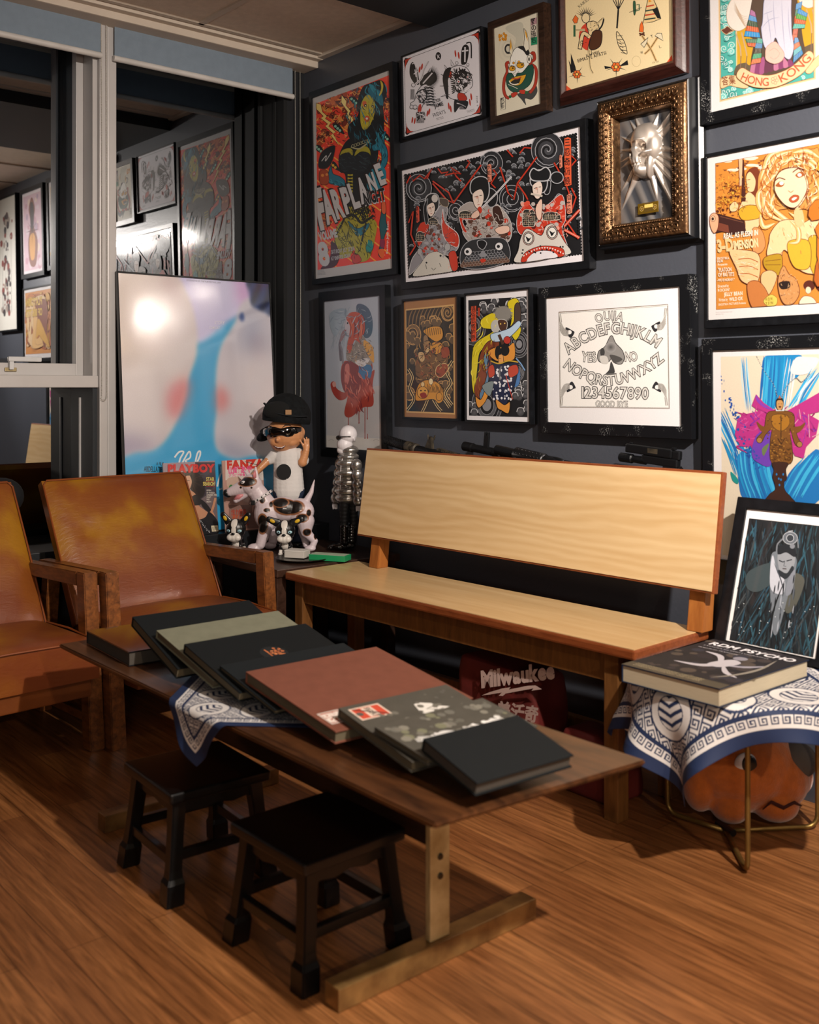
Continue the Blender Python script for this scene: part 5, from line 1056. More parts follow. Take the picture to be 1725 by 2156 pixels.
A.blob([(760, -100), (900, -500), (1300, -500), (1420, 100), (1480, 500), (1500, 900), (1100, 1090), (760, 1120), (720, 900), (760, 600), (640, 500), (700, 200)], '#5c4a3c')
for k in range(9): A.blob([(700 + k * 72, 1130 - k * 18), (740 + k * 66, 900 - k * 10), (800 + k * 60, 860), (770 + k * 74, 1110 - k * 20)], R_.choice(['#a85a88', '#c47a9c', '#8c4470', '#6c3a50']))
def skirt(pts, cols):
    n = len(cols)
    for i, c in enumerate(cols):
        l0, r0, l1, r1 = lerp(pts[0], pts[3], i / n), lerp(pts[1], pts[2], i / n), lerp(pts[0], pts[3], (i + 1) / n), lerp(pts[1], pts[2], (i + 1) / n); A.poly([l0, r0, r1, l1], c, line='#4a3428', lw=5)
        for k in range(1, 6): p = lerp(l0, r0, k / 6); q = lerp(l1, r1, k / 6); A.line([p, q], '#e8dcd0', 4, taper=2)
skirt([(720, 140), (780, 180), (860, 560), (620, 540)], ['#b05aa0', '#4a9ad8', '#3f5a44', '#d8683c', '#3a9cdc']); skirt([(640, 580), (830, 580), (800, 700), (680, 690)], ['#5a8a6c', '#d8683c']); skirt([(820, 560), (900, 580), (870, 930), (720, 960)], ['#48b0a0', '#4a90c8', '#4a4434', '#44a87c', '#d87a4a'])
skirt([(1390, 60), (1480, 20), (1400, 620), (1330, 600)], ['#4a9ad8', '#3f8a6c', '#d8683c', '#4a9ad8', '#c8583a', '#d8683c']); skirt([(1430, 120), (1560, 200), (1520, 420), (1340, 430)], ['#4a9ad8', '#5aa84c', '#d8683c', '#6ac0b0']); skirt([(1370, 560), (1420, 560), (1500, 800), (1350, 940)], ['#4a9ad8', '#d8784c', '#6abcc8', '#4a90c8'])
A.blob([(960, -100), (1290, -200), (1320, 200), (1330, 480), (1360, 700), (1310, 870), (1230, 850), (1160, 720), (1090, 560), (1030, 700), (930, 700), (880, 440), (900, 330)], '#d9d7e6', line='#a2a2c0', lw=7)
for p in ([(960, 180), (1000, 400), (1030, 660)], [(1060, 0), (1070, 300), (1100, 540)], [(1180, 0), (1200, 400), (1230, 760)], [(1280, 100), (1290, 400), (1320, 640)], [(880, 430), (1000, 300), (1150, 260)], [(900, 220), (1060, 160)]): A.line(p, '#a9abc8', 9, True, 2)
A.blob([(960, 700), (1080, 620), (1160, 700), (1220, 800), (1190, 900), (1080, 950), (960, 900), (940, 820)], '#ecc4b4', line='#c48c80', lw=6); A.line([(1000, 760), (1080, 720), (1150, 800), (1080, 880), (1010, 850)], '#d49c90', 5, True)
A.clip = keep
for k in range(9): A.circ(1000 + 60 * math.cos(k), 60 * math.sin(k), 3, '#d9d7e6')
A.blob([(270, 1180), (340, 1130), (440, 1120), (560, 1140), (680, 1280), (620, 1310), (500, 1290), (400, 1270), (280, 1310)], '#edcf9e', line='#b8824c', lw=6); A.text('答集', 290, 1260, 500, 1235, 100, '#8a4a2a', .01)
A.blob([(1530, 1050), (1660, 880), (1760, 800), (2000, 700), (1960, 820), (1740, 960), (1600, 1090)], '#edcf9e', line='#b8824c', lw=6)
A.blob([(590, 1010), (760, 1090), (1000, 1120), (1250, 1040), (1420, 920), (1580, 760), (1660, 860), (1500, 1080), (1280, 1220), (1050, 1300), (760, 1290), (520, 1150)], '#f0d2a4', line='#b8703c', lw=7)
A.arctext('HONG', [(560, 1180), (700, 1240), (850, 1275), (1000, 1275)], 120, '#c8603c', .01); A.arctext('KONG', [(1165, 1235), (1330, 1150), (1480, 1030), (1640, 870)], 120, '#c8603c', .01)
for k in range(5): a_ = k * 1.256; A.circ(1080 + 32 * math.cos(a_), 1195 + 38 * math.sin(a_), 22, '#f0d2a4', line='#c8705c', lw=5)
A.build('print', INK, t, .003, .66)

# ---- 11 orange action print
t, M, w, h = picture('framed_action_print', 'black-framed orange and yellow comic print of a blonde woman, 3-DIMENSION lettering', (2.065, .80, 1.291, .462, -.03, .01), (.008, .01, .024, .010), .028, M_fblack)
A = art_on(M, (1480, 280, .19022), w, h, '#ece6e4'); C1 = '#d98c34'; DK = '#6a2410'; SK = '#f2cc98'; HR = '#eebc74'
ax0, az0 = A.P(148, 1958); _, az1 = A.P(125, 340)
A.lrect(ax0, w / 2 - .02, az0, az1, DK); A.lrect(ax0 + .001, w / 2 - .021, az0 + .001, az1 - .001, C1)
keep = A.clip; A.clip = (ax0 + .001, w / 2 - .021, az0 + .001, az1 - .001)
for k in range(26): x = R_.uniform(140, 1300); y = R_.uniform(250, 460); A.circ(x, y, R_.uniform(40, 70), '#f4e2cc', 16); 
for k in range(14): x = R_.uniform(150, 700); y = R_.uniform(300, 440); A.circ(x, y, 14, '#7a3a20', 7); A.line([(x - 22, y - 10), (x + 22, y - 8)], '#7a3a20', 4)
for k in range(12):
    x = R_.uniform(150, 480); y = R_.uniform(500, 900)
    for j in range(8): a_ = j * PI / 4; A.line([(x, y), (x + 40 * math.cos(a_), y + 30 * math.sin(a_)), (x + 70 * math.cos(a_), y + 70 * math.sin(a_) * .8 + 26)], R_.choice(['#a85a18', '#e0a030', '#c87820', '#7a3410']), 9, True, 2)
for k in range(70): A.circ(R_.uniform(150, 480), R_.uniform(560, 880), R_.uniform(8, 18), R_.choice(['#8a3c14', '#c87420', '#e0a838', '#5a2008']), n=8)
A.blob([(480, 480), (520, 400), (600, 380), (640, 460), (660, 600), (640, 760), (560, 700), (520, 560)], '#7a3414'); A.blob([(485, 480), (530, 430), (590, 520), (570, 640), (510, 650), (495, 600)], SK, line=DK, lw=5); A.line([(500, 520), (530, 515)], DK, 7); A.line([(495, 612), (520, 605)], '#a83c1c', 7)
A.blob([(500, 660), (560, 680), (600, 740), (660, 860), (640, 1000), (560, 1100), (480, 1080), (470, 980), (400, 900), (420, 800)], SK, line=DK, lw=5); A.blob([(400, 860), (500, 800), (640, 820), (660, 920), (560, 960), (440, 960)], '#d8a828', line=DK, lw=6)
A.poly([(400, 290), (445, 280), (450, 580), (410, 590)], '#e8b890', line=DK, lw=5); A.poly([(445, 290), (460, 300), (480, 760), (430, 760)], '#4a1c10'); A.blob([(300, 820), (350, 760), (400, 790), (380, 860), (320, 870)], SK, line=DK, lw=6)
def lock(p, w_): A.line(p, '#a8501c', w_ + 10, True, 2); A.line(p, HR, w_, True, 2); A.line([(x + w_ * .12, y) for x, y in p], '#fbe4bc', w_ * .35, True, 2)
A.blob([(700, 260), (900, 170), (1200, 180), (1300, 260), (1300, 1200), (1180, 1100), (1180, 860), (860, 850), (700, 960), (620, 760), (620, 480), (680, 380)], '#dc9a4c', line=DK, lw=6)
for p in ([(960, 180), (760, 240), (690, 380), (640, 520)], [(1000, 200), (820, 260), (740, 400), (660, 560)], [(1020, 260), (860, 340), (800, 460), (640, 640)], [(720, 560), (620, 680), (660, 860), (860, 960)], [(760, 600), (680, 740), (740, 900), (960, 1000)], [(820, 640), (760, 800), (900, 940), (1060, 1060), (1040, 1200)], [(960, 880), (1080, 980), (1100, 1120), (980, 1240)], [(1180, 880), (1200, 760), (1280, 700)], [(1000, 220), (1160, 200), (1300, 280)], [(980, 300), (1140, 260), (1300, 380)], [(1000, 350), (1180, 340), (1290, 470)], [(1240, 760), (1200, 900), (1300, 1060)], [(640, 900), (680, 1040), (800, 1000)], [(900, 330), (1000, 280), (1100, 330)]): lock(p, 52)
A.blob([(800, 620), (820, 480), (900, 400), (1060, 380), (1150, 470), (1180, 620), (1120, 760), (1040, 840), (940, 820), (850, 730)], '#f6dcb4', line=DK, lw=7)
A.blob([(820, 590), (870, 540), (920, 560), (890, 600)], '#a85a24'); A.circ(888, 560, 26, '#fff6e6', 24); A.blob([(1040, 470), (1100, 430), (1140, 470), (1080, 500)], '#a85a24'); A.circ(1088, 468, 26, '#fff6e6', 24)
A.line([(810, 540), (860, 500), (930, 520)], DK, 10, True); A.line([(1010, 440), (1070, 400), (1130, 410)], DK, 10, True); A.line([(960, 640), (990, 660), (1020, 640)], '#b8622c', 7, True); A.blob([(970, 740), (1020, 690), (1080, 700), (1070, 750), (1010, 775)], '#b8542c', line=DK, lw=4); A.blob([(1000, 735), (1030, 715), (1060, 720), (1020, 750)], '#fff0e0')
A.blob([(760, 1100), (860, 980), (1000, 960), (1100, 1000), (1300, 960), (1300, 1500), (1200, 1560), (1060, 1500), (960, 1340), (900, 1300), (860, 1400), (720, 1360), (740, 1200)], '#f3cf9c', line=DK, lw=7)
A.blob([(1180, 1160), (1300, 1180), (1300, 1580), (1230, 1560), (1180, 1400)], '#c9a524', line=DK, lw=6); A.blob([(960, 1200), (1180, 1200), (1190, 1480), (1040, 1500), (960, 1360)], '#d9b030', line=DK, lw=6)
for p in ([(900, 1100), (910, 1140)], [(1090, 1300), (1095, 1340)], [(880, 1320), (870, 1350)]): A.line(p, '#c87c3c', 9)
lock([(960, 960), (1060, 1060), (1060, 1200), (960, 1220)], 46)
A.blob([(1020, 860), (1100, 840), (1130, 1000), (1040, 1040)], '#eabf88')
A.blob([(690, 1380), (860, 1340), (890, 1440), (860, 1580), (700, 1500)], '#b8901c', line=DK, lw=7); A.line([(700, 1420), (870, 1400)], DK, 5); A.line([(700, 1460), (870, 1460)], DK, 5); A.blob([(660, 1560), (760, 1520), (830, 1590), (740, 1790), (660, 1690)], '#eabf88', line=DK, lw=6)
A.clip = keep
A.poly([(130, 885), (190, 900), (460, 975), (485, 1100), (300, 1130), (240, 1090), (150, 1110)], '#3c1610', line='#2a0e08', lw=5); A.poly([(165, 985), (290, 1020), (300, 1110), (170, 1080)], '#7a3c28', line='#2a0e08', lw=5); A.line([(200, 925), (450, 990)], '#7a4a34', 7); A.blob([(82, 930), (130, 885), (180, 930), (170, 1060), (130, 1110), (90, 1040)], '#e8b088', line='#6a2410', lw=6); A.circ(118, 950, 26, '#f0c8a0', 32, line='#6a2410', lw=5); A.circ(116, 952, 14, '#2a0e08', 18)
A.clip = (ax0 + .001, w / 2 - .021, az0 + .001, az1 - .001)
A.blob([(560, 1060), (660, 1080), (700, 1240), (640, 1330), (560, 1300)], '#d89458', line=DK, lw=5)
A.blob([(300, 1310), (400, 1290), (620, 1340), (640, 1560), (580, 1680), (440, 1640), (380, 1500)], '#f0c48e', line=DK, lw=7)
for k in range(3): A.line([(400 + k * 10, 1400 + k * 80), (520, 1390 + k * 84), (620, 1430 + k * 84)], '#a8501c', 9, True)
A.blob([(500, 1680), (620, 1640), (720, 1760), (760, 1930), (560, 1940)], '#c87a3c', line=DK, lw=6)
A.blob([(840, 1620), (900, 1470), (960, 1560), (1040, 1620), (1080, 1760), (1020, 1880), (920, 1900), (860, 1800)], '#d09458', line=DK, lw=7); A.blob([(850, 1660), (960, 1640), (970, 1710), (880, 1730)], '#241008'); A.line([(870, 1800), (920, 1790)], DK, 8)
A.circ(1180, 1690, 66, '#5a200e', 60); A.circ(1170, 1740, 32, '#f2d8b8', 40, line=DK, lw=4); A.blob([(1080, 1900), (1120, 1810), (1220, 1820), (1260, 1900)], '#f2dcc4', line=DK, lw=5); A.circ(1300, 1700, 50, '#5a200e')
A.blob([(680, 1860), (760, 1790), (830, 1830), (820, 1900), (740, 1925)], '#e0cc5c', line='#6a5410', lw=4); A.text('W.D.W.', 700, 1860, 790, 1850, 34, '#8a6a14', .02); A.text('Y.F.W.', 705, 1905, 800, 1896, 34, '#8a6a14', .02)
WT = '#f6ead8'
A.text('REAL AS FLESH! IN', 236, 1172, 620, 1128, 56, WT, .035, skew=.2); A.text('3-D', 172, 1316, 350, 1296, 128, '#f0c890', .05); A.text('IMENSION', 352, 1290, 626, 1258, 92, '#f4dca8', .04)
for st, x1, y, hh in (('EROSTIKA', 300, 1404, 26), ('FILM', 230, 1436, 24), ('Presents', 275, 1470, 24), ('"PLATOON', 328, 1538, 44), ('OF BIG TITS', 356, 1590, 40), ('-WE IS HORNY-"', 360, 1644, 28), ('Directed by', 290, 1712, 30), ("ROCKIN'", 300, 1756, 30)): A.text(st, 168 if hh < 40 else 178, y, x1, y - 8, hh, WT, .02)
A.text('JELLY BEAN', 240, 1806, 444, 1792, 40, WT, .03); A.text('Written by', 180, 1866, 278, 1858, 36, WT, .01); A.text('WILD OX', 296, 1860, 446, 1848, 38, WT, .03); A.text('EROSTIKA PICTURES Release', 176, 1912, 480, 1890, 24, WT, .01)
cr_ = A.crop; A.crop = None
for k in range(60): A.blob([(R_.uniform(-.07, .36), R_.uniform(.06, .42)) for _ in range(5)], R_.choice(['#c87420', '#e0a838', '#f2cc98', '#b8601c', '#eebc74', '#8a3c14']), line='#6a2410', lw=.0015)
A.text('PLATOON', .06, .345, .36, .345, .055, '#6a2410', .05); A.text('PLATOON', .062, .348, .358, .348, .050, '#e8c038', .03); A.text('OF BIG TITS', .06, .275, .36, .275, .05, '#6a2410', .05); A.text('OF BIG TITS', .062, .278, .358, .278, .046, '#e8c038', .03); A.crop = cr_
A.hatch([(640, 260), (1280, 200), (1290, 700), (1180, 860), (860, 860), (700, 960), (620, 700)], 260, ['#a8501c', '#fbe4bc', '#c87a30'], 110, 9, 1.5, .8); A.blob([(810, 620), (830, 490), (905, 412), (1055, 390), (1140, 475), (1170, 620), (1112, 752), (1036, 828), (944, 810), (858, 724)], '#f6dcb4', line=DK, lw=7)
A.blob([(820, 590), (870, 540), (920, 560), (890, 600)], '#a85a24'); A.circ(888, 560, 24, '#fff6e6', 20); A.blob([(1040, 470), (1100, 430), (1140, 470), (1080, 500)], '#a85a24'); A.circ(1088, 468, 24, '#fff6e6', 20)
A.line([(810, 540), (860, 500), (930, 520)], DK, 12, True); A.line([(1010, 440), (1070, 400), (1130, 410)], DK, 12, True); A.line([(960, 640), (990, 660), (1020, 640)], '#b8622c', 7, True); A.blob([(970, 740), (1020, 690), (1080, 700), (1070, 750), (1010, 775)], '#b8542c', line=DK, lw=4); A.blob([(1000, 735), (1030, 715), (1060, 720), (1020, 750)], '#fff0e0')
A.hatch([(760, 1100), (1000, 970), (1280, 980), (1290, 1200), (960, 1200), (760, 1340)], 60, ['#d89858', '#fbe8cc'], 60, 5, 1.2); A.hatch([(310, 1320), (600, 1350), (600, 1600), (420, 1600)], 50, ['#d89858', '#fbe8cc'], 50, 5, .2); A.hatch([(850, 1500), (1060, 1600), (1040, 1860), (880, 1860)], 70, ['#6a2410', '#e6b888'], 30, 5); A.hatch([(140, 460), (480, 460), (480, 880), (150, 880)], 160, ['#8a3c14', '#e8b040', '#5a2008'], 40, 6)
A.clip = keep; A.text('PLATOON POSTER', 145, 1990, 330, 1984, 8, '#8a7a78'); A.text('EROSTIKA FILM', 145, 2012, 230, 2008, 8, '#8a7a78')
A.build('print', INK, t, .003, .66)

# ---- 12 blue and pink paint print
t, M, w, h = picture('framed_paint_print', 'black-framed blue and magenta paint-splash print with a bronze statuette, behind the bench end', (2.085, .335, .615, .588, -.03, .014), (.034, .036, .036, .034), .034, M_dusty)
A = art_on(M, (1480, 700, .18547), w, h, '#eae6e6')
ax0, az1 = A.P(205, 275); A.lrect(ax0, w / 2 - .01, .012, az1, '#e6d8c0'); keep = A.clip; A.clip = (ax0, w / 2 - .01, .012, az1)
CY = ['#1490cc', '#1a7cc0', '#28a4dc', '#1668b0', '#3cb4e4']
def stroke(p, w_, cols, n=9):
    for k in range(n):
        d = (k - n / 2) * w_ / n; A.line([(x + d + R_.uniform(-8, 8), y + R_.uniform(-30, 30)) for x, y in p], R_.choice(cols), w_ / n * R_.uniform(.8, 1.7), True, 2)
stroke([(480, 270), (500, 560), (540, 900)], 90, CY[:3] + ['#bfe0ea', '#e6d8c0']); A.blob([(710, 270), (1120, 260), (1100, 480), (980, 580), (900, 820), (700, 860), (690, 600)], '#1688c8'); stroke([(850, 270), (830, 560), (800, 860)], 300, CY, 14); stroke([(1020, 300), (980, 560), (940, 880)], 120, ['#dcecee', '#2898d4', '#e6e6e0'])
A.blob([(1060, 290), (1200, 280), (1320, 300), (1260, 420), (1140, 480), (1000, 450)], '#e8e8e6'); stroke([(1320, 420), (1160, 660), (1040, 880)], 150, CY + ['#dcecee'], 10)
stroke([(210, 880), (300, 1100), (420, 1340), (480, 1560)], 150, CY + ['#cfe4ea'], 12); A.blob([(400, 1400), (600, 1300), (820, 1400), (830, 1700), (780, 1920), (480, 1900), (410, 1700)], '#1a70b8'); stroke([(560, 1320), (600, 1600), (700, 1900)], 380, CY, 16)
A.blob([(920, 1700), (1060, 1560), (1320, 1330), (1330, 1900), (1000, 1900)], '#1b78c0'); stroke([(1300, 1400), (1150, 1620), (1000, 1880)], 300, CY, 14); stroke([(240, 1200), (330, 1420), (400, 1640)], 60, ['#cfe4ea', '#1a8cc4', '#e6d8c0'], 6)
PK = ['#b82a80', '#c8388c', '#a02878', '#d04a98']
A.poly([(610, 700), (700, 800), (800, 870), (960, 890), (1120, 800), (1330, 680), (1330, 900), (1210, 930), (1330, 1000), (1290, 1180), (1180, 1300), (1150, 1430), (1050, 1400), (1000, 1300), (780, 1300), (600, 1310), (430, 1290), (370, 1160), (400, 980), (480, 930), (640, 890), (560, 830)], '#bb2f84')
for k in range(70): x = R_.uniform(420, 1280); y = R_.uniform(900, 1290); A.line([(x, y), (x + R_.uniform(-70, 70), y + R_.uniform(-60, 60)), (x + R_.uniform(-110, 110), y + R_.uniform(-100, 100))], R_.choice(PK + ['#8a2a9c']), 18, True, 2)
for k in range(26): x = R_.uniform(400, 1300); A.line([(x, 900 + R_.uniform(0, 300)), (x + R_.uniform(-130, 130), 860 + R_.uniform(0, 500))], R_.choice(['#e6c8c8', '#b82a80', '#7a34b0']), 9, taper=2)
A.blob([(620, 1160), (780, 1130), (780, 1500), (640, 1480), (560, 1380)], '#6c3cb0'); A.blob([(610, 710), (680, 800), (800, 880), (700, 850), (620, 780)], '#8c3cb4')
for k in range(70): t_ = R_.random(); A.circ(210 + 420 * t_ + R_.uniform(-60, 60) * (.4 + t_), 540 + 1000 * t_ + R_.uniform(-60, 60), R_.uniform(3, 15), '#1a4fa8', R_.uniform(4, 18), n=8)
A.blob([(320, 1580), (400, 1660), (400, 1720), (340, 1680)], '#14908c')
for p in ([(610, 270), (700, 440), (800, 580), (850, 720)], [(905, 730), (950, 620), (1060, 520), (1130, 560), (1220, 470)]):
    q = cr_smooth(p, False, 10)
    for k in range(0, len(q)): A.circ(q[k][0], q[k][1], 6, '#3a4458' if k % 2 else '#a8a49c', n=6)
BZ = ['#8a5a1e', '#6e4416', '#a8742c', '#573412']
A.blob([(730, 930), (800, 890), (950, 890), (1040, 930), (1050, 1060), (1090, 1200), (1130, 1260), (1100, 1300), (1050, 1260), (1000, 1100), (1000, 1180), (1020, 1300), (1010, 1480), (790, 1480), (770, 1240), (790, 1100), (720, 1160), (680, 1240), (640, 1250), (620, 1200), (700, 1100)], '#7c4e1c', line='#3a220c', lw=6)
A.blob([(800, 940), (960, 940), (990, 1040), (900, 1120), (800, 1060)], '#a8701e', line='#4a2c0e', lw=5); A.blob([(620, 1010), (680, 1060), (760, 1080), (700, 1140), (640, 1080)], '#7a4a1c'); A.blob([(1170, 1020), (1110, 1060), (1030, 1080), (1080, 1140), (1150, 1080)], '#7a4a1c')
for k in range(110): x = R_.uniform(780, 1010); y = R_.uniform(1220, 1470); A.circ(x, y, 13, R_.choice(BZ), 10, line='#3a220c', lw=2, n=8)
for k in range(50): x = R_.uniform(740, 1040); y = R_.uniform(930, 1220); A.circ(x, y, 9, R_.choice(BZ), 8, n=7)
A.line([(895, 940), (895, 1220)], '#3a220c', 9); A.line([(860, 1200), (900, 1270), (940, 1200)], '#3a220c', 9); A.circ(650, 1222, 32, '#a87840', line='#3a220c', lw=5); A.circ(1105, 1270, 32, '#a87840', line='#3a220c', lw=5); A.blob([(680, 1320), (760, 1260), (700, 1400)], '#6a7a4c')
A.blob([(845, 770), (880, 740), (920, 780), (915, 850), (880, 890), (845, 850)], '#c9975c', line='#2a1c10', lw=6); A.blob([(840, 790), (850, 750), (910, 745), (925, 800), (900, 770), (860, 770)], '#20180f'); A.line([(862, 812), (876, 810)], '#20180f', 5); A.line([(892, 810), (906, 812)], '#20180f', 5); A.blob([(868, 838), (898, 838), (884, 858)], '#5a1c14'); A.poly([(862, 750), (880, 710), (898, 750)], '#b8603a'); A.poly([(820, 830), (850, 880), (910, 885), (945, 830), (930, 890), (840, 892)], '#cfdde0')
A.blob([(800, 1480), (970, 1480), (950, 1560), (960, 1660), (930, 1700), (940, 1790), (1010, 1870), (1040, 1940), (730, 1930), (760, 1840), (830, 1780), (820, 1700), (800, 1640), (815, 1560)], '#3a1e14', line='#1c0e08', lw=5)
for x, y in ((845, 1610), (920, 1610), (870, 1660), (895, 1670), (877, 1730)): A.circ(x, y, 9, '#1a7cc0', 14)
A.clip = keep
A.build('print', INK, t, .003, .72)

# ---- pictures farther right on the same wall, seen only as reflections in the night window
t, M, w, h = picture('framed_pastel_print', 'black-framed pale pink print right of the HONG KONG print, seen reflected in the window', (2.535, .35, 1.86, .54, -.03, .02), .03, .03, M_fblack)
A = Art(M, None); A.lrect(-w / 2, w / 2, 0, h, '#e6dce0'); A.clip = (-w / 2, w / 2, 0, h); A.lrect(-w / 2 + .02, w / 2 - .02, .02, h - .02, '#d9b8c4')
for k in range(40): A.circ(R_.uniform(-.13, .13), R_.uniform(.04, h - .04), R_.uniform(.01, .03), R_.choice(['#c99aa8', '#e8cfc0', '#b8a0b4', '#dcc8d0']), n=10)
A.blob([(-.05, .05), (.05, .06), (.08, .2), (.03, .33), (.06, .43), (0, .5), (-.05, .42), (-.02, .32), (-.09, .2)], '#8c5a4a'); A.blob([(-.03, .1), (.04, .1), (.05, .24), (-.04, .25)], '#d89a4a'); A.blob([(-.02, .3), (.03, .3), (.03, .46), (-.03, .44)], '#3c3034')
for k in range(8): A.line([(0, .28), (.13 * math.cos(k * .8), .28 + .1 * math.sin(k * .8))], '#5a3a34', .008, taper=True)
A.build('print', INK, t, .003)
t, M, w, h = picture('framed_tall_print', "tall cream print with dark splashes, seen reflected at the window's left edge", (3.0, .38, 1.50, .92, -.03, .015), .012, .03, M_fblack)
A = Art(M, None); A.lrect(-w / 2, w / 2, 0, h, '#d9d6cc')
for k in range(60): t_ = R_.random(); A.circ(R_.gauss(0, .06), .1 + .7 * t_, R_.uniform(.008, .03), R_.choice(['#6a2a24', '#3c3436', '#8c4038', '#584a4c', '#a89a90']), n=8)
for k in range(8): A.line([(R_.uniform(-.1, .1), .12), (R_.uniform(-.12, .12), R_.uniform(.3, .8))], '#4a2c28', .006, taper=True)
A.build('print', INK, t, .003)
# ---- sculpted skull in a deep ornate frame
M_bronze = pm('bronze_leaf', '#8a6848', .32, .85, var=.35, vs_=60, col2='#4a3524', bump=.3, bs=200)
M_silver = pm('silver_cloth', '#8d8680', .34, .75, var=.08, vs_=20)
M_lilac = pm('silver_moulding', '#a39a9a', .3, .7, var=.1)
M = rotM((1.860, -.070, 1.596), 0, .02)
t = empty('skull_shadow_box', 'ornate bronze frame holding a silver sculpted skull relief with brass plaque', 'picture', M=M)
nx, nz = 150, 230
xs, zs = np.meshgrid(np.linspace(-.108, .108, nx), np.linspace(-.003, .326, nz))
def cp(x, y):                       # picture coordinates of the relief, left-right sheared like the opening
    u = (x - 640) / 670; yb = 1730 - 90 * u; yt = 500 - 160 * u; return (-.105 + .21 * u, .323 * (yb - y) / (yb - yt))
H = np.zeros_like(xs)
def smax(a, b, k=.004): h = np.clip(.5 + .5 * (b - a) / k, 0, 1); return a * (1 - h) + b * h + k * h * (1 - h)
def ridge(p0, p1, w0, w1, h0, h1):
    global H
    (x0, z0), (x1, z1) = cp(*p0), cp(*p1); dx, dz = x1 - x0, z1 - z0; L2 = dx * dx + dz * dz
    s = np.clip(((xs - x0) * dx + (zs - z0) * dz) / L2, 0, 1); d = np.hypot(xs - x0 - s * dx, zs - z0 - s * dz)
    w = w0 + (w1 - w0) * s; h = h0 + (h1 - h0) * s; H = np.maximum(H, h * np.exp(-(d / w) ** 2 * 1.6))
cen = (975, 840)
for p, w in (((1100, 395), .011), ((1275, 345), .010), ((1300, 460), .011), ((760, 500), .010), ((830, 470), .012), ((650, 690), .008), ((645, 850), .010), ((650, 985), .008), ((645, 1060), .008), ((650, 1330), .010), ((655, 1540), .012), ((1270, 1540), .013), ((1070, 1420), .016), ((1310, 1300), .016), ((1310, 1130), .014), ((1310, 990), .014), ((1310, 845), .014), ((1250, 560), .010)):
    ridge(cen, p, .017, w * .45, .024, .003)
def ellip(c, rx, rz, h, pw=.5, rot=0):
    cx, cz = cp(*c); a = (xs - cx) * math.cos(rot) + (zs - cz) * math.sin(rot); b = -(xs - cx) * math.sin(rot) + (zs - cz) * math.cos(rot)
    return h * np.clip(1 - (a / rx) ** 2 - (b / rz) ** 2, 0, 1) ** pw
sk = ellip((965, 735), .050, .052, .050, .45); sk = smax(sk, ellip((1062, 800), .028, .046, .040, .5)); sk = smax(sk, ellip((905, 920), .036, .052, .046, .45), .003)
sk = smax(sk, ellip((1010, 900), .034, .010, .050, .5, .25), .003); sk = smax(sk, ellip((930, 1085), .032, .024, .046, .5), .003); sk = smax(sk, ellip((1035, 1020), .014, .044, .034, .5, -.2), .003)
sk = smax(sk, ellip((955, 752), .040, .008, .057, .6, .1), .004)
sk -= ellip((978, 822), .0185, .0165, .034, .32); sk -= ellip((822, 838), .011, .019, .030, .35); sk -= ellip((866, 925), .0075, .0135, .022, .4, .25); sk -= ellip((1000, 985), .013, .016, .018, .5)
bx, bz = cp(930, 1020); tooth = np.exp(-((xs - bx) / .028) ** 4) * (np.exp(-((zs - bz) / .0018) ** 2) * -.004 + .0018 * np.cos((xs - bx) * 620) * np.exp(-((zs - bz) / .012) ** 2)); sk += tooth
H = np.maximum(H, sk); H = np.clip(H, 0, .06) + .0015 * np.sin(xs * 130 + zs * 60) * np.exp(-((xs) / .09) ** 2)
b = bmesh.new(); vv = [[b.verts.new((xs[j, i], .044 - H[j, i], zs[j, i])) for i in range(nx)] for j in range(nz)]
for j in range(nz - 1):
    for i in range(nx - 1): b.faces.new((vv[j][i], vv[j][i + 1], vv[j + 1][i + 1], vv[j + 1][i]))
g = G(); g._add(b)
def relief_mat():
    m = bpy.data.materials.new('relief_depth_tone'); m.use_nodes = True; nt = m.node_tree; bs = nt.nodes['Principled BSDF']; tc = N(nt, 'ShaderNodeTexCoord'); sp = N(nt, 'ShaderNodeSeparateXYZ')
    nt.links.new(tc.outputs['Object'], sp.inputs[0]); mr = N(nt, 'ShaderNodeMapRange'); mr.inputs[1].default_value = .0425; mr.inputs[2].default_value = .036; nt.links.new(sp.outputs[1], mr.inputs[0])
    mx = N(nt, 'ShaderNodeMix'); mx.data_type = 'RGBA'; nt.links.new(mr.outputs[0], mx.inputs[0]); mx.inputs[6].default_value = rgba('#3b3d42'); mx.inputs[7].default_value = rgba('#c2b8ae'); nt.links.new(mx.outputs[2], bs.inputs['Base Color'])  # dark grey at the recessed base, pale on the raised parts
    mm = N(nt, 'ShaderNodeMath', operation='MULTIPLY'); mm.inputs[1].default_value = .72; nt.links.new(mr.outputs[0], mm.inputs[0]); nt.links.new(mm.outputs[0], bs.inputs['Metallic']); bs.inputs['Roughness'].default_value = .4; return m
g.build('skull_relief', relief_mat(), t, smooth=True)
def ringprofile(a, b0, b1, prof, name, mat, parent):
    """prof: (outward offset, y) swept round the opening -a..a, b0..b1"""
    b = bmesh.new(); ring = []
    for f, y in prof: ring.append([b.verts.new(q) for q in ((-a - f, y, b0 - f), (a + f, y, b0 - f), (a + f, y, b1 + f), (-a - f, y, b1 + f))])
    for A_, C_ in zip(ring, ring[1:]):
        for k in range(4): b.faces.new((A_[k], A_[(k + 1) % 4], C_[(k + 1) % 4], C_[k]))
    bmesh.ops.recalc_face_normals(b, faces=b.faces); g = G(); g._add(b); return autosmooth(g.build(name, mat, parent), 40)
orn = ringprofile(.105, 0, .323, [(0, .042), (0, .012), (.004, .006), (.010, .008), (.013, .004), (.034, -.008), (.050, -.002), (.0545, .004), (.0585, .012), (.0585, .030)], 'ornate_frame', M_bronze, t)
g = G()
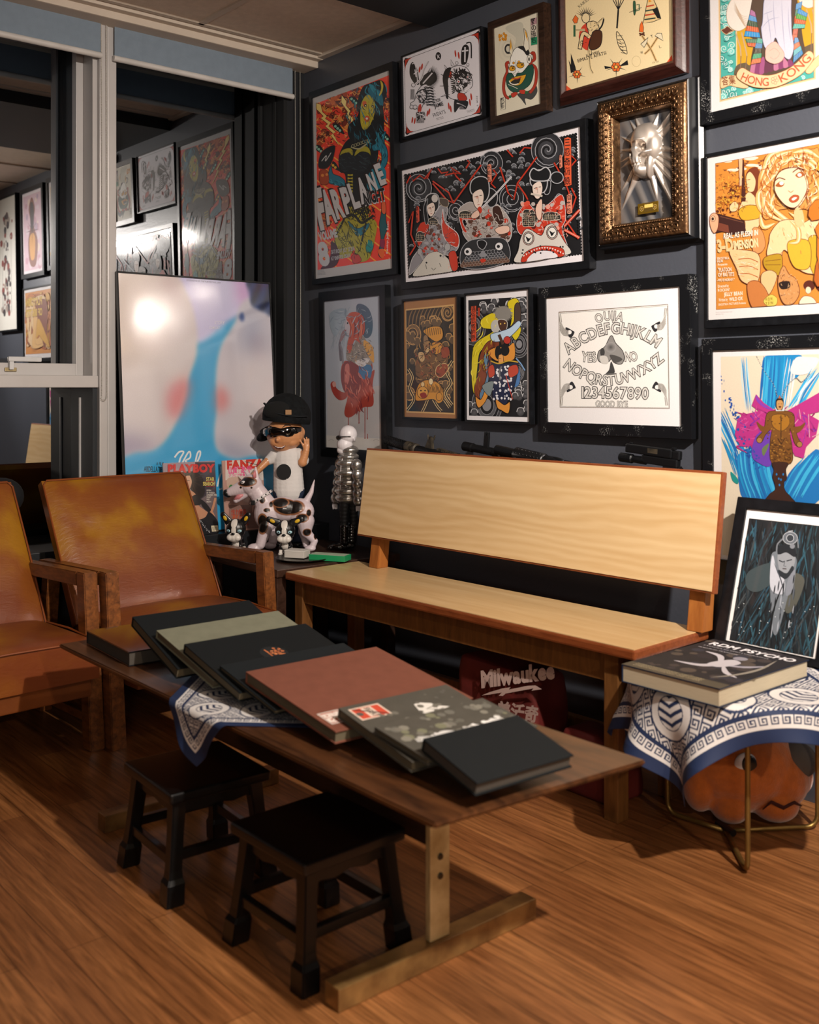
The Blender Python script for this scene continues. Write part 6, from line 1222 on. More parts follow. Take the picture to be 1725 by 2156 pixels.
def run(p0, p1, n, fn):
    for k in range(n): q = (k + .5) / n; fn(p0[0] + (p1[0] - p0[0]) * q, p0[1] + (p1[1] - p0[1]) * q, k)
def bead(x, z, k): g.ell((x, .004, z), (.0026, .003, .0026), u=8, v=5)
o = .0075
for p0, p1, n in (((-.105, -o), (.105, -o), 34), ((-.105, .323 + o), (.105, .323 + o), 34), ((-.105 - o, 0), (-.105 - o, .323), 50), ((.105 + o, 0), (.105 + o, .323), 50)): run(p0, p1, n, bead)
g.build('beading', M_bronze, orn, smooth=True)
g = G()
for (p0, p1, n, an) in (((-.14, -.033), (.14, -.033), 13, 0), ((-.14, .356), (.14, .356), 13, PI), ((-.138, -.02), (-.138, .345), 17, -PI / 2), ((.138, -.02), (.138, .345), 17, PI / 2)):
    def scroll(x, z, k, an=an):
        s = 1 if k % 2 else -1; ca, sa = math.cos(an), math.sin(an)
        def T(u, v): return (x + u * ca - v * sa, z + u * sa + v * ca)
        pts = [T(.010 * math.cos(a_) * (1 - a_ / 9) * s, .012 * math.sin(a_) * (1 - a_ / 9)) for a_ in [j * .55 for j in range(11)]]
        g.tube([(p[0], -.006 - .001 * j / 3, p[1]) for j, p in enumerate(pts)], [.0034 * (1 - j / 16) for j in range(11)], 6)
        for w in (-.009, 0, .009): q = T(w, -.010); g.ell((q[0], -.002, q[1]), (.0036, .004, .0052), u=8, v=5)
        q = T(0, .0145); g.ell((q[0], -.001, q[1]), (.006, .004, .0035), u=8, v=5)
    run(p0, p1, n, scroll)
g.build('carved_scrolls', M_bronze, orn, smooth=True)
ringprofile(.161, -.056, .379, [(0, .010), (.003, .007), (.008, .012), (.012, .030), (.012, .045), (.018, .052), (.022, .056), (.022, .069)], 'outer_moulding', M_black, t)
brass = pm('brass_plaque', '#b08a2e', .3, .8, var=.1)
g = G(); x0, z0 = cp(870, 1625); x1, z1 = cp(1105, 1440); g.box(x0, x1, .030, .033, z0 + .004, z1 - .002, bev=.0006); pl = g.build('plaque', brass, t)
A = Art(None, None); A.eps = .0001; z0 += .004; z1 -= .002
for sx in (.2, .85): A.circ(x0 + (x1 - x0) * sx, (z0 + z1) / 2, .007, '#4a3a18', line='#c8a850', lw=.001); A.circ(x0 + (x1 - x0) * sx, (z0 + z1) / 2, .004, '#8a6c28')
A.lrect(x0 + .025, x1 - .018, z0 + .017, z0 + .027, '#d8b860')
for k in range(3): A.lrect(x0 + .024, x1 - .016, z0 + .006 + k * .003, z0 + .0072 + k * .003, '#4a3a18')
A.lrect(x0 + .026, x1 - .02, z0 + .029, z0 + .031, '#4a3a18'); A.build('engraving', INKD, pl, .0298)

# ---- leaning framed portrait on the side table
M = rotM((2.357, -.200, .4365), 0, -.293)
t, M, w, h = picture('leaning_framed_print', 'black-framed dark teal figure print leaning on the wall above the side table', (0, .252, 0, .352, 0, 0), (.031, .031, .020, .030), .020, M_fblack, M=M)
A = art_on(M, (1220, 1040, .38027), w, h, '#e9e5e3')
q = [(945, 135), (1328, 165), (1285, 890), (828, 808)]; a0 = A.P(*q[0]); a3 = A.P(*q[3]); z1, z0 = a0[1], a3[1]; x0 = (a0[0] + a3[0]) / 2
A.lrect(x0, -x0, z0, z1, '#171c20'); keep = A.clip; A.clip = (x0, -x0, z0, z1)
for k in range(420):
    x = R_.uniform(850, 1330); y = R_.uniform(130, 860); l = R_.uniform(60, 220); s = R_.choice([-.25, -.1, .15, -.6])
    A.line([(x, y), (x + s * l * .5, y + l * .5), (x + s * l, y + l)], R_.choice(['#1e2c34', '#24404a', '#2e5666', '#11161a', '#0c1014', '#3a4246', '#1a242c', '#27485a', '#2a3034']), R_.uniform(3, 12), True, 2)
A.blob([(940, 430), (1080, 380), (1100, 460), (1000, 540), (930, 520)], '#39464a'); A.blob([(1180, 450), (1250, 480), (1190, 640), (1140, 640)], '#50514a')
A.blob([(1070, 330), (1110, 320), (1190, 340), (1205, 400), (1160, 560), (1100, 770), (1070, 740), (1060, 540), (1060, 400)], '#6d747c')
A.blob([(1100, 350), (1120, 310), (1160, 300), (1195, 330), (1190, 400), (1150, 440), (1115, 435)], '#8c9096'); A.blob([(1100, 330), (1110, 290), (1160, 280), (1200, 310), (1195, 350), (1150, 325), (1115, 335)], '#1a1e24')
A.line([(1108, 368), (1130, 378), (1140, 372)], '#20242a', 6); A.line([(1150, 372), (1180, 364)], '#20242a', 6); A.line([(1140, 372), (1135, 400), (1148, 402)], '#4a4e54', 4); A.line([(1128, 414), (1150, 416)], '#3a2a2c', 5); A.blob([(1105, 420), (1150, 440), (1180, 400), (1190, 420), (1150, 470), (1115, 460)], '#23282e')
A.circ(1170, 245, 40, '#5e646c', 34, line='#a0a4aa', lw=4); A.circ(1170, 245, 20, '#30353c', line='#b8bcc2', lw=3); A.circ(1182, 290, 14, '#7a7e86'); A.line([(1128, 250), (1100, 280), (1095, 320)], '#70757c', 8, True); A.line([(1212, 250), (1215, 300)], '#70757c', 7); A.line([(1160, 208), (1185, 205)], '#a0a4aa', 5)
A.blob([(1075, 340), (1060, 420), (1065, 530), (1130, 555), (1140, 480), (1100, 440)], '#b9bcc6'); A.line([(1080, 380), (1120, 480), (1135, 550)], '#454a54', 7, True, 2); A.blob([(1160, 470), (1200, 420), (1180, 540), (1145, 560)], '#7d828c')
for k in range(24): x = R_.uniform(1060, 1200); y = R_.uniform(440, 760); A.line([(x, y), (x - 8, y + R_.uniform(30, 90))], R_.choice(['#9aa0aa', '#2a2f36', '#555b64', '#1a1e24']), 8, True, 2)
A.line([(1140, 480), (1080, 640), (1060, 800)], '#0e1216', 9, True, 2)
for k in range(26): A.circ(R_.uniform(860, 1320), R_.uniform(600, 800), 2.5, '#dfe6e8', n=6)
A.clip = keep; A.build('print', INK, t, .003)

# ---- big poster leaning on the window wall
def poly_mask(X, Y, P):
    ins = np.zeros(X.shape, bool); n = len(P)
    for i in range(n):
        (x1, y1), (x2, y2) = P[i], P[(i + 1) % n]
        if y1 == y2: continue
        c = ((y1 > Y) != (y2 > Y)) & (X < (x2 - x1) * (Y - y1) / (y2 - y1) + x1); ins ^= c
    return ins.astype(float)
def blur(a, n, it=3):
    for _ in range(it):
        for ax in (0, 1):
            p = np.pad(a, [(n + 1, n) if i == ax else (0, 0) for i in (0, 1)], mode='edge'); c = np.cumsum(p, ax)
            a = (np.take(c, range(2 * n + 1, c.shape[ax]), ax) - np.take(c, range(0, c.shape[ax] - 2 * n - 1), ax)) / (2 * n + 1)
    return a
def kiss(u, v):
    X0 = 690 - 53 * v; X1 = 1532 - 52 * v; X = X0 + (X1 - X0) * u; Y = (1 - v) * 1475 + v * (52 + 55 * u)   # drawing coordinates
    f = lambda P, b: blur(poly_mask(X, Y, cr_smooth(P)), b)
    col = np.zeros(X.shape + (3,)); blue = np.array([48, 160, 214]) / 255; col[:] = blue
    tone = blur(np.random.RandomState(3).rand(*X.shape), 14, 2) - .5; col += tone[..., None] * .18
    def mix(m, c, k=1.0):
        m = np.clip(m * k, 0, 1)[..., None]; col[:] = col * (1 - m) + np.array(c) / 255 * m
    beam = f([(940, 30), (1180, 60), (1400, 60), (1380, 230), (1240, 320), (1060, 440), (960, 300)], 4); mix(beam, (190, 186, 226)); mix(f([(1050, 60), (1280, 70), (1240, 200), (1080, 300)], 18), (205, 205, 236), .9); mix(f([(1280, 60), (1370, 70), (1365, 220), (1310, 260)], 8), (198, 150, 205), .7)
    left = [(540, 20), (900, 40), (1000, 160), (1052, 330), (1056, 500), (1010, 640), (985, 760), (930, 900), (850, 1000), (740, 1020), (540, 970)]
    L_ = f(left, 3); mix(L_, (204, 196, 200)); mix(f([(560, 20), (860, 60), (900, 300), (800, 560), (560, 560)], 30) * L_, (226, 214, 208)); mix(f([(560, 850), (700, 940), (860, 980), (800, 1040), (560, 1020)], 16) * L_, (112, 104, 146), .8); mix(f([(860, 70), (950, 120), (968, 240), (920, 160)], 12) * L_, (170, 130, 130), .6)
    mix(f([(900, 700), (960, 640), (1020, 650), (1000, 760), (950, 850), (900, 820)], 9), (206, 112, 120), .85)
    right = [(1660, 180), (1350, 190), (1270, 330), (1190, 460), (1160, 620), (1168, 780), (1150, 930), (1170, 1040), (1270, 1090), (1400, 1080), (1660, 1100)]
    R2 = f(right, 3); mix(R2, (196, 192, 204)); mix(f([(1300, 560), (1520, 560), (1520, 1080), (1330, 1040)], 34) * R2, (214, 206, 210)); mix(f([(1340, 250), (1420, 300), (1400, 440), (1300, 470), (1240, 470), (1320, 400)], 16) * R2, (140, 150, 182), .7); mix(f([(1160, 1000), (1260, 1100), (1460, 1100), (1300, 1040), (1200, 980)], 12) * R2, (120, 130, 160), .7)
    mix(f([(1165, 690), (1210, 700), (1236, 770), (1200, 820), (1160, 810)], 8), (206, 116, 118), .85); mix(f([(1350, 430), (1450, 430), (1470, 470), (1370, 480)], 14) * R2, (110, 108, 134), .7)
    hair = f([(1360, 40), (1640, 40), (1640, 320), (1500, 290), (1440, 260), (1380, 230), (1362, 150)], 3); mix(hair, (24, 48, 104)); 
    ph = np.sin((X * .9 + Y * .5) * .09 + tone * 20) * .5 + .5; mix(hair * ph, (20, 28, 56), .8); mix(f([(1300, 290), (1320, 270), (1330, 310), (1310, 320)], 2), (30, 60, 130), .9)
    return col
KM = rotM((.118, -.542, .527), PI / 2, 0) @ Matrix.Rotation(-.083, 4, 'X') 
t = empty('leaning_poster', 'large blue poster with two pale rounded forms leaning on the window behind the armchair', 'poster', M=KM)
raster('print', .676, 1.008, 300, 440, kiss, INKM, t, (-.338, .0, .004))
g = G(); g.box(-.343, .343, .001, .012, 0, 1.018); g.build('board', M_black, t)
g = G()
for q in ((-.3435, -.3385, 0, 1.018), (.3385, .3435, 0, 1.018), (-.3385, .3385, 0, .0045), (-.3385, .3385, 1.0115, 1.018)): g.box(q[0], q[1], -.005, .0009, q[2], q[3])
g.build('edge_trim', M_fblack, t)
A = Art(KM, (0, 550, .38261), .0001)
A.text('A FILM', 860, 1122, 900, 1124, 18, '#10222c', .01); A.text('ABDELLATIF', 792, 1158, 892, 1160, 30, '#10222c', .01)
A.line([(960, 1080), (985, 1050), (1010, 1050), (990, 1090), (985, 1140), (1030, 1060), (1045, 1050), (1046, 1080), (1020, 1100), (1045, 1120), (1020, 1150)], '#dfe6ea', 9, True); A.line([(1070, 1130), (1085, 1060), (1100, 1045), (1100, 1070), (1080, 1120), (1090, 1150)], '#dfe6ea', 9, True)
A.line([(1215, 1130), (1218, 1160)], '#dfe6ea', 8); A.line([(1195, 1240), (1210, 1180), (1225, 1165), (1228, 1240), (1205, 1256)], '#dfe6ea', 9, True); A.line([(1230, 1180), (1225, 1250), (1242, 1256)], '#dfe6ea', 8, True)
A.text('INTERPRETED BY THE FILM FESTIVAL JURY', 1025, 108, 1215, 124, 9, '#8f8aa8', .01); A.text('STORY', 1180, 346, 1236, 348, 18, '#dcdce8', .01); A.text('COMFORT', 1150, 372, 1210, 374, 14, '#dcdce8', .01)
A.build('lettering', INKM, t, -.0012)

# ---- magazines on the sill
def magazine(name, label, y0, y1, hgt, xb, lean, crop, fn):
    M = rotM((xb, (y0 + y1) / 2, .526), PI / 2, 0) @ Matrix.Rotation(-lean, 4, 'X'); w = y1 - y0
    t = empty(name, label, 'magazine', M=M)
    g = G(); g.box(-w / 2, w / 2, .0008, .0055, 0, hgt); g.build('pages', pm('magazine_pages', '#b9b0a6', .7), t)
    A = Art(M, crop, .00005); A.lrect(-w / 2, w / 2, 0, hgt, '#8b8490'); A.clip = (-w / 2, w / 2, 0, hgt); fn(A, w, hgt); A.build('cover', INKM, t, .0004); return t
def playboy(A, w, h):
    A.lrect(-w / 2, w / 2, 0, h, '#9a8a96'); A.rect(560, 160, 870, 700, '#3c3440'); A.blob([(100, 1200), (640, 700), (880, 640), (920, 1200)], '#6e6064')
    A.blob([(360, 330), (460, 290), (600, 320), (680, 420), (700, 600), (640, 680), (560, 640), (480, 540), (390, 480), (350, 420)], '#1a1214')
    for k in range(40): a_ = R_.uniform(-1.4, 1.2); A.line([(500, 420), (500 + 150 * math.cos(a_), 440 + 170 * math.sin(a_)), (520 + 200 * math.cos(a_), 460 + 230 * math.sin(a_))], R_.choice(['#2a1a18', '#120c0e', '#3c2620']), 9, True, True)
    A.blob([(370, 400), (400, 350), (470, 350), (505, 430), (490, 520), (450, 570), (400, 550), (375, 480)], '#c99a80'); A.line([(386, 430), (412, 426)], '#2a1a18', 7); A.line([(440, 424), (475, 424)], '#2a1a18', 7); A.line([(425, 440), (418, 480), (432, 486)], '#9a6a58', 5); A.line([(410, 520), (450, 518)], '#a8403c', 9); A.blob([(340, 320), (420, 320), (500, 350), (430, 360), (370, 400), (350, 480), (330, 400)], '#1a1214')
    A.blob([(400, 560), (470, 560), (560, 620), (600, 700), (600, 780), (700, 860), (740, 900), (700, 1000), (560, 1010), (480, 1000), (400, 760), (380, 640)], '#c08a6a'); A.blob([(400, 690), (450, 700), (560, 630), (630, 680), (640, 770), (520, 790), (470, 770), (400, 780)], '#14141a'); A.circ(493, 722, 26, '#14141a', line='#c8c4cc', lw=9)
    A.blob([(630, 700), (700, 740), (780, 840), (790, 900), (740, 880), (660, 800)], '#101016'); A.line([(850, 680), (820, 800), (790, 890)], '#c08a6a', 34, True); A.blob([(770, 880), (820, 890), (850, 980), (855, 1050), (810, 980), (790, 960)], '#c08a6a')
    A.blob([(480, 1000), (560, 1010), (700, 960), (760, 880), (880, 1010), (900, 1180), (620, 1200)], '#12131a')
    for k in range(34): t_ = R_.random(); A.circ(620 + 150 * t_ + R_.uniform(-16, 16), 1000 + 190 * t_ + R_.uniform(-10, 10), 4, '#d8dae0', n=6)
    A.text('PLAYBOY', 158, 306, 834, 300, 108, '#c8221e', .06)
    A.text('STAR', 716, 430, 834, 430, 52, '#e0cc6c', .03); A.text('SEARCH', 670, 498, 836, 498, 52, '#e0cc6c', .03); A.rect(716, 438, 834, 444, '#b82a24'); A.rect(716, 506, 836, 512, '#b82a24')
    for i, st in enumerate(('OPEN', 'DE WORLD', 'CINEMA 1988', 'WHAT', 'WE', 'MEAN')): A.text(st, 720, 580 + i * 33, 720 + 22 * len(st) * .55 + 20, 580 + i * 33, 22, '#dcd6cc', .02)
    A.poly([(788, 1082), (884, 1076), (892, 1160), (800, 1168)], '#dcd2b4'); [A.line([(806 + k * 8, 1098), (812 + k * 8, 1155)], '#3a3430', 3) for k in range(10)]
magazine('magazine', 'PLAYBOY magazine with a woman in black on its cover, standing on the sill', -.748, -.524, .285, .172, .10, (330, 950, .14493), playboy)
def fanz(A, w, h):
    A.lrect(-w / 2, w / 2, 0, h, '#b58c80'); A.rect(1000, 90, 1700, 420, '#d3cac2'); A.blob([(1030, 400), (1200, 380), (1240, 500), (1150, 560), (1040, 540)], '#c4a898'); A.rect(1050, 780, 1500, 1120, '#8c6a60')
    A.text('世界一のファンマガジン', 1150, 135, 1510, 120, 36, '#d8702c', .03); A.rect(1015, 108, 1090, 134, '#e0a030'); A.text('FANZA', 1020, 258, 1560, 236, 120, '#c8301e', .06); A.text('山崎あや', 1040, 325, 1390, 300, 80, '#e04a8a', .03); A.text('グラビア特集', 1045, 372, 1290, 358, 32, '#e04a8a', .02)
    A.circ(1083, 528, 34, '#2c7a3c', 42); A.text('付録', 1062, 545, 1104, 543, 28, '#e0e8d0'); A.text('総力特集', 1085, 930, 1310, 920, 70, '#a8351e', .02); A.text('最新情報', 1100, 1000, 1300, 992, 60, '#b8502c', .02); A.text('完全保存版', 1110, 1080, 1340, 1070, 50, '#a8351e', .02)
    for k in range(16): A.blob([(1400 + R_.uniform(-60, 100), 300 + R_.uniform(0, 600)) for _ in range(5)], R_.choice(['#5a3a34', '#8c5a50', '#c89a88', '#7a2c2c']))
    A.line([(1280, 150), (1500, 210)], '#1a1a1c', 8)
magazine('magazine', 'red-lettered Japanese magazine standing on the sill behind the dog figurine', -.492, -.304, .283, .172, .10, (330, 950, .14493), fanz)
# ---------------------------------------------------------------- books along the coffee table (each leans on the one before)
def cloth(name, c, c2=None): return pm(name, c, .75, var=.08, vs_=30, bump=.25, bs=500, spec=.25)
M_pages = pm('book_pages', '#5f5643', .85, var=.12, vs_=40, stretch=(1, 1, 30))
M_pagesd = pm('book_pages_grey', '#45403a', .85, var=.12, vs_=40, stretch=(1, 1, 30))
def book(label, nl, yaw, tilt, w, L, th, cover, pages=M_pages, art=None, name='book'):
    """nl: near-left top corner in the room; x runs across the cover, y away, z out of it; spine on the near (-y) side"""
    M = rotM(nl, yaw) @ Matrix.Rotation(tilt, 4, 'Y')
    t = empty(name, label, 'book', M=M); c = .0028
    g = G(); g.box(0, w, 0, L, -c, 0, bev=.0009); g.box(0, w, 0, L, -th, -th + c, bev=.0009)
    g.build('cover', cover, t)
    g = G(); g.box(0, .0032, 0, L, -th + c, -c, bev=.0008); g.build('spine', cover, t)
    g = G(); g.box(.0033, w - .004, .003, L - .004, -th + c, -c); g.build('page_block', pages, t)
    if art: A = Art(M @ Matrix.Rotation(-PI / 2, 4, 'X'), None, .00006); art(A, w, L); o = A.build('cover_print', INKD, t); o.rotation_euler = (-PI / 2, 0, 0); o.location = (0, 0, .0002)
    return t
# local cover drawing space: x across, y away from the viewer (art z -> y)
C_blk = cloth('black_book_cloth', '#0b1013'); C_gg = cloth('grey_green_book_cloth', '#747564'); C_org = cloth('terracotta_book_cloth', '#744536'); C_gry = cloth('grey_book_cloth', '#4c4942'); C_thin = cloth('slate_book_cloth', '#12181c')
def glossyart(A, w, L):
    A.lrect(.002, w - .002, .002, L - .002, '#15181c')
    for k in range(40): A.line([(R_.uniform(0, w), R_.uniform(0, L)) for _ in range(2)], R_.choice(['#26323a', '#5a6470', '#1c2126', '#38342c', '#7a7f86']), .004, taper=2)
book('glossy dark picture book at the far left end of the coffee table', (1.085, -1.452, .447), -.05, .0, .29, .30, .036, pm('glossy_black_cover', '#101418', .08, coat=1), M_pagesd)
book('black cloth book leaning at the far end of the row, beneath the grey-green one', (1.335, -1.439, .524), -.038, .29, .268, .333, .026, C_blk)
book('grey-green linen book in the row, between two black ones', (1.46, -1.436, .5115), -.007, .213, .285, .347, .020, C_gg)
def emblem(A, w, L):
    cx, cy = .116, .178; A.circ(cx + .003, cy - .006, .034, '#0e1418')
    for k in range(26): a_ = R_.uniform(0, 6.28); r = R_.uniform(0, .022); A.circ(cx + r * math.cos(a_), cy + r * math.sin(a_), R_.uniform(.002, .005), R_.choice(['#b0643a', '#c47a4a', '#8a4828']), R_.uniform(.002, .006), n=7)
    A.line([(cx - .02, cy - .02), (cx + .03, cy - .018)], '#b0643a', .004)
book('black cloth book with a small copper emblem on its cover', (1.599, -1.436, .5045), -.021, .21, .262, .336, .022, C_blk, art=emblem)
book('thin slate book mostly covered by the terracotta one', (1.752, -1.43, .485), -.038, .17, .24, .331, .012, C_thin)
def oart(A, w, L):
    x, y = w - .085, .012
    A.lrect(x, x + .055, y, y + .05, '#c9bcb4'); A.lrect(x + .004, x + .051, y + .004, y + .046, '#a8503c'); A.text('記', x + .006, y + .008, x + .05, y + .008, .034, '#e0d4cc', .03); A.line([(x + .01, y + .045), (x + .045, y + .008)], '#e0d4cc', .004)
book('large terracotta-brown book in the middle of the coffee table', (1.858, -1.428, .493), -.034, .118, .342, .346, .025, C_org, art=oart)
def gart(A, w, L):
    A.poly([(.015, .012), (.066, .012), (.066, .082), (.015, .082)], '#d9c4b4'); A.lrect(.019, .062, .016, .078, '#c0452e'); A.lrect(.021, .060, .036, .060, '#d9c4b4'); A.text('SIGEKI', .022, .043, .059, .043, .012, '#1c1a1a', .03); A.line([(.02, .02), (.06, .074)], '#1c1a1a', .004)
    A.poly([(.050, .145), (.085, .135), (.108, .150), (.098, .165), (.088, .205), (.074, .185), (.060, .180), (.048, .160)], '#d6d3cd'); A.line([(.072, .18), (.078, .155), (.086, .17)], '#77746e', .003); A.line([(.088, .19), (.095, .16)], '#77746e', .003)
    for k in range(34): A.circ(R_.uniform(.02, w - .02), R_.uniform(.02, L - .02), R_.uniform(.002, .008), R_.choice(['#615e55', '#53504a', '#68655c']), n=7)
book('grey book with a red label and white mountain on its cover', (2.160, -1.406, .482), -.061, .15, .240, .267, .020, C_gry, art=gart)
def sart(A, w, L):
    for k in range(60): A.circ(R_.uniform(0.01, w - .01), R_.uniform(.01, L - .01), R_.uniform(.004, .012), R_.choice(['#6a675e', '#5a5850', '#7a776c', '#64625a', '#70705a']), n=7)
    pts = [(w * .55, .03), (w * .6, .07), (w * .55, .1), (w * .68, .13), (w * .6, .165), (w * .7, .19), (w * .62, .225), (w * .72, .25)]
    A.line(pts, '#c9c8c6', .013, True); A.line([(w * .5, .04), (w * .72, .11)], '#b4b2ae', .008, True); A.line([(w * .58, .16), (w * .75, .21)], '#c9c8c6', .008, True)
    for k in range(24): t_ = R_.random(); A.circ(w * (.52 + .2 * R_.random()), .03 + .22 * t_, R_.uniform(.003, .008), R_.choice(['#d0cfcc', '#a8a6a0', '#e0dfdc']), n=7)
book('grey-brown book with a splashed white cover, under the small black one', (2.285, -1.416, .479), 0, .13, .150, .275, .012, C_gry, art=sart)
book('small plain black book at the near end of the row', (2.415, -1.412, .490), -.067, .225, .150, .221, .024, C_blk, M_pagesd)

# ---------------------------------------------------------------- patterned bandanas
def bandana_rgb(S, T):
    """S,T in -1..1 across the square"""
    navy = np.array([22, 40, 78]) / 255.; white = np.array([216, 212, 210]) / 255.
    m = np.zeros(S.shape)            # 1 = white
    a, b_ = np.abs(S), np.abs(T); e = np.maximum(a, b_)
    m[e < .90] = 1
    key = np.array([[1, 1, 1, 1, 1, 1, 1, 1], [1, 0, 0, 0, 0, 0, 0, 1], [1, 0, 1, 1, 1, 1, 0, 1], [1, 0, 1, 0, 0, 1, 0, 1], [1, 0, 1, 0, 1, 1, 0, 1], [1, 0, 1, 0, 0, 0, 0, 1], [1, 0, 1, 1, 1, 1, 1, 1], [0, 0, 0, 0, 0, 0, 0, 0]])[::-1]
    cell = .082
    band = (e >= .80) & (e < .885); run_ = np.where(a > b_, T, S); q = (e - .80) / .085; col = ((run_ / cell) % 1 * 8).astype(int) % 8; row = np.clip((q * 8).astype(int), 0, 7); kk = 1 - key[row, col]
    m[band] = np.where(kk[band] == 0, 1, 0)[...]; k2 = (e >= .795) & (e < .802); m[k2] = 0
    m[(e >= .885) & (e < .90)] = 1
    ins = e < .78; m[(e >= .78) & (e < .795)] = 0
    u = (S + T) / .14; v = (S - T) / .14; cu = (np.floor(u) + np.floor(v)).astype(int) % 2; fu = (u % 1 * 8).astype(int) % 8; fv = (v % 1 * 8).astype(int) % 8
    tile = key[fv, np.where(cu == 0, fu, 7 - fu)]; m[ins] = tile[ins]
    for cx, cy, rx, ry in ((.0, -.5, .17, .24), (0, .5, .17, .24), (-.5, 0, .24, .17), (.5, 0, .24, .17), (0, 0, .2, .2), (-.5, -.5, .2, .2), (.5, .5, .2, .2), (.5, -.5, .2, .2), (-.5, .5, .2, .2)):
        r = np.hypot((S - cx) / rx, (T - cy) / ry); m[r < 1.08] = 0; m[r < 1.0] = 1; m[r < .66] = 0; inn = r < .62; an = np.sin((S - cx) * 95 * np.where((T - cy) > (S - cx), 1, .35) + (T - cy) * 95 * np.where((T - cy) > (S - cx), .3, 1)); m[inn & (an > -.2)] = 1
    return white * m[..., None] + navy * (1 - m[..., None])
def cloth_sheet(name, label, hd, rot, c, mapfn, group=None, n=420, cat='bandana', mirror=1):
    s = np.linspace(-1, 1, n); S, T = np.meshgrid(s, s); ca, sa = math.cos(rot), math.sin(rot); k = hd / math.sqrt(2)
    X = c[0] + k * (S * ca - T * sa); Y = c[1] + k * (S * sa + T * ca); P3 = mapfn(X, Y); co = np.stack(P3, -1).reshape(-1, 3)
    rgb = bandana_rgb(S, T); rgb = np.where(rgb <= .04045, rgb / 12.92, ((rgb + .055) / 1.055) ** 2.4)
    i = np.arange(n * n).reshape(n, n); F = np.stack([i[:-1, :-1], i[:-1, 1:], i[1:, 1:], i[1:, :-1]], -1).reshape(-1, 4)
    me = bpy.data.meshes.new(name); me.vertices.add(len(co)); me.vertices.foreach_set('co', co.ravel()); me.loops.add(F.size); me.loops.foreach_set('vertex_index', F.ravel()); me.polygons.add(len(F)); me.polygons.foreach_set('loop_start', np.arange(0, F.size, 4)); me.update(calc_edges=True)
    me.polygons.foreach_set('use_smooth', np.ones(len(F), bool))
    a = me.color_attributes.new('ink', 'FLOAT_COLOR', 'POINT'); buf = np.ones((len(co), 4), np.float32); buf[:, :3] = rgb.reshape(-1, 3); a.data.foreach_set('color', buf.ravel())
    me.materials.append(INKD); o = bpy.data.objects.new(name, me); COL.objects.link(o); md = o.modifiers.new('thickness', 'SOLIDIFY'); md.thickness = .0012; md.offset = 1; return tag(o, label, cat, group)
tcx, tcy, TR_ = 2.40, -.378, .252
def drape_round(X, Y):
    dx, dy = X - tcx, Y - tcy; r = np.hypot(dx, dy) + 1e-9; an = np.arctan2(dy, dx); d = np.maximum(r - TR_, 0)
    rr_ = np.minimum(r, TR_); q = np.minimum(d, .03); arc = q / .03 * PI / 2
    ro = rr_ + .019 * np.sin(arc) + np.maximum(d - .03, 0) * (.10 + .26 * np.sin(an * 9 + .6) * np.clip(d / .15, 0, 1)); z = .4125 - .019 * (1 - np.cos(arc)) - np.maximum(d - .03, 0) * .96
    tw = .10 * np.sin(an * 6) * np.clip(d / .2, 0, 1)
    return tcx + ro * np.cos(an + tw * .3), tcy + ro * np.sin(an + tw * .3), z
cloth_sheet('bandana', 'navy and white patterned bandana draped over the round side table', .44, PI / 4 + .10, (2.355, -.465), drape_round)
def drape_edge(X, Y):
    e = -1.509; d = np.maximum(e - Y, 0); q = np.minimum(d, .02); arc = q / .02 * PI / 2; rest = np.maximum(d - .02, 0)
    Yo = np.where(Y > e, Y, e - .0127 * np.sin(arc) - rest * (.05 + .22 * np.sin((X - 1.7) * 34) * np.clip(d / .1, 0, 1))); Z = .4122 - .0127 * (1 - np.cos(arc)) - rest * .97
    Z = np.where(Y > e, .4115 + 0 * Y, Z); return X + 0 * Y, Yo, Z
cloth_sheet('bandana', 'navy and white patterned bandana hanging over the near edge of the coffee table', .30, PI / 4 + .02, (1.80, -1.335), drape_edge, n=330)

# ---------------------------------------------------------------- round side table with the art book
M_brass = pm('brushed_brass_wire', '#8f7440', .38, .8, var=.2, vs_=20)
t = empty('side_table', 'round side table on bent brass wire legs by the bench end, hidden under a bandana', 'table', (tcx, tcy, 0))
g = G(); g.lathe([(.244, .392), (.249, .395), (.249, .406), (.245, .4105)], (0, 0, 0), 64); autosmooth(g.build('tabletop', M_walnut2, t))
hub = Vector((2.325 - tcx, -.345 - tcy, .012))
for x, y in ((2.484, -.5035), (2.166, -.362), (2.46, -.15)):
    f = Vector((x - tcx, y - tcy, .008)); d = (hub - f); d.z = 0; L_ = d.length; d.normalize(); r = .028
    pts = [Vector((f.x, f.y, .392))] + [Vector((f.x, f.y, z)) for z in (.3, .2, .1, r + .008)] + [f + d * (r - r * math.cos(a_)) + Vector((0, 0, r - r * math.sin(a_))) for a_ in (.4, .8, 1.2, PI / 2)] + [f + d * L_ * q for q in (.3, .6, .98)]
    g = G(); g.tube(pts, .0062, 10); g.build('wire_leg', M_brass, t, smooth=True)
g = G(); g.tube([hub + Vector((-.03, .012, .002)), hub + Vector((.03, -.012, .002))], .009, 10); g.build('hub_clamp', M_black, t)
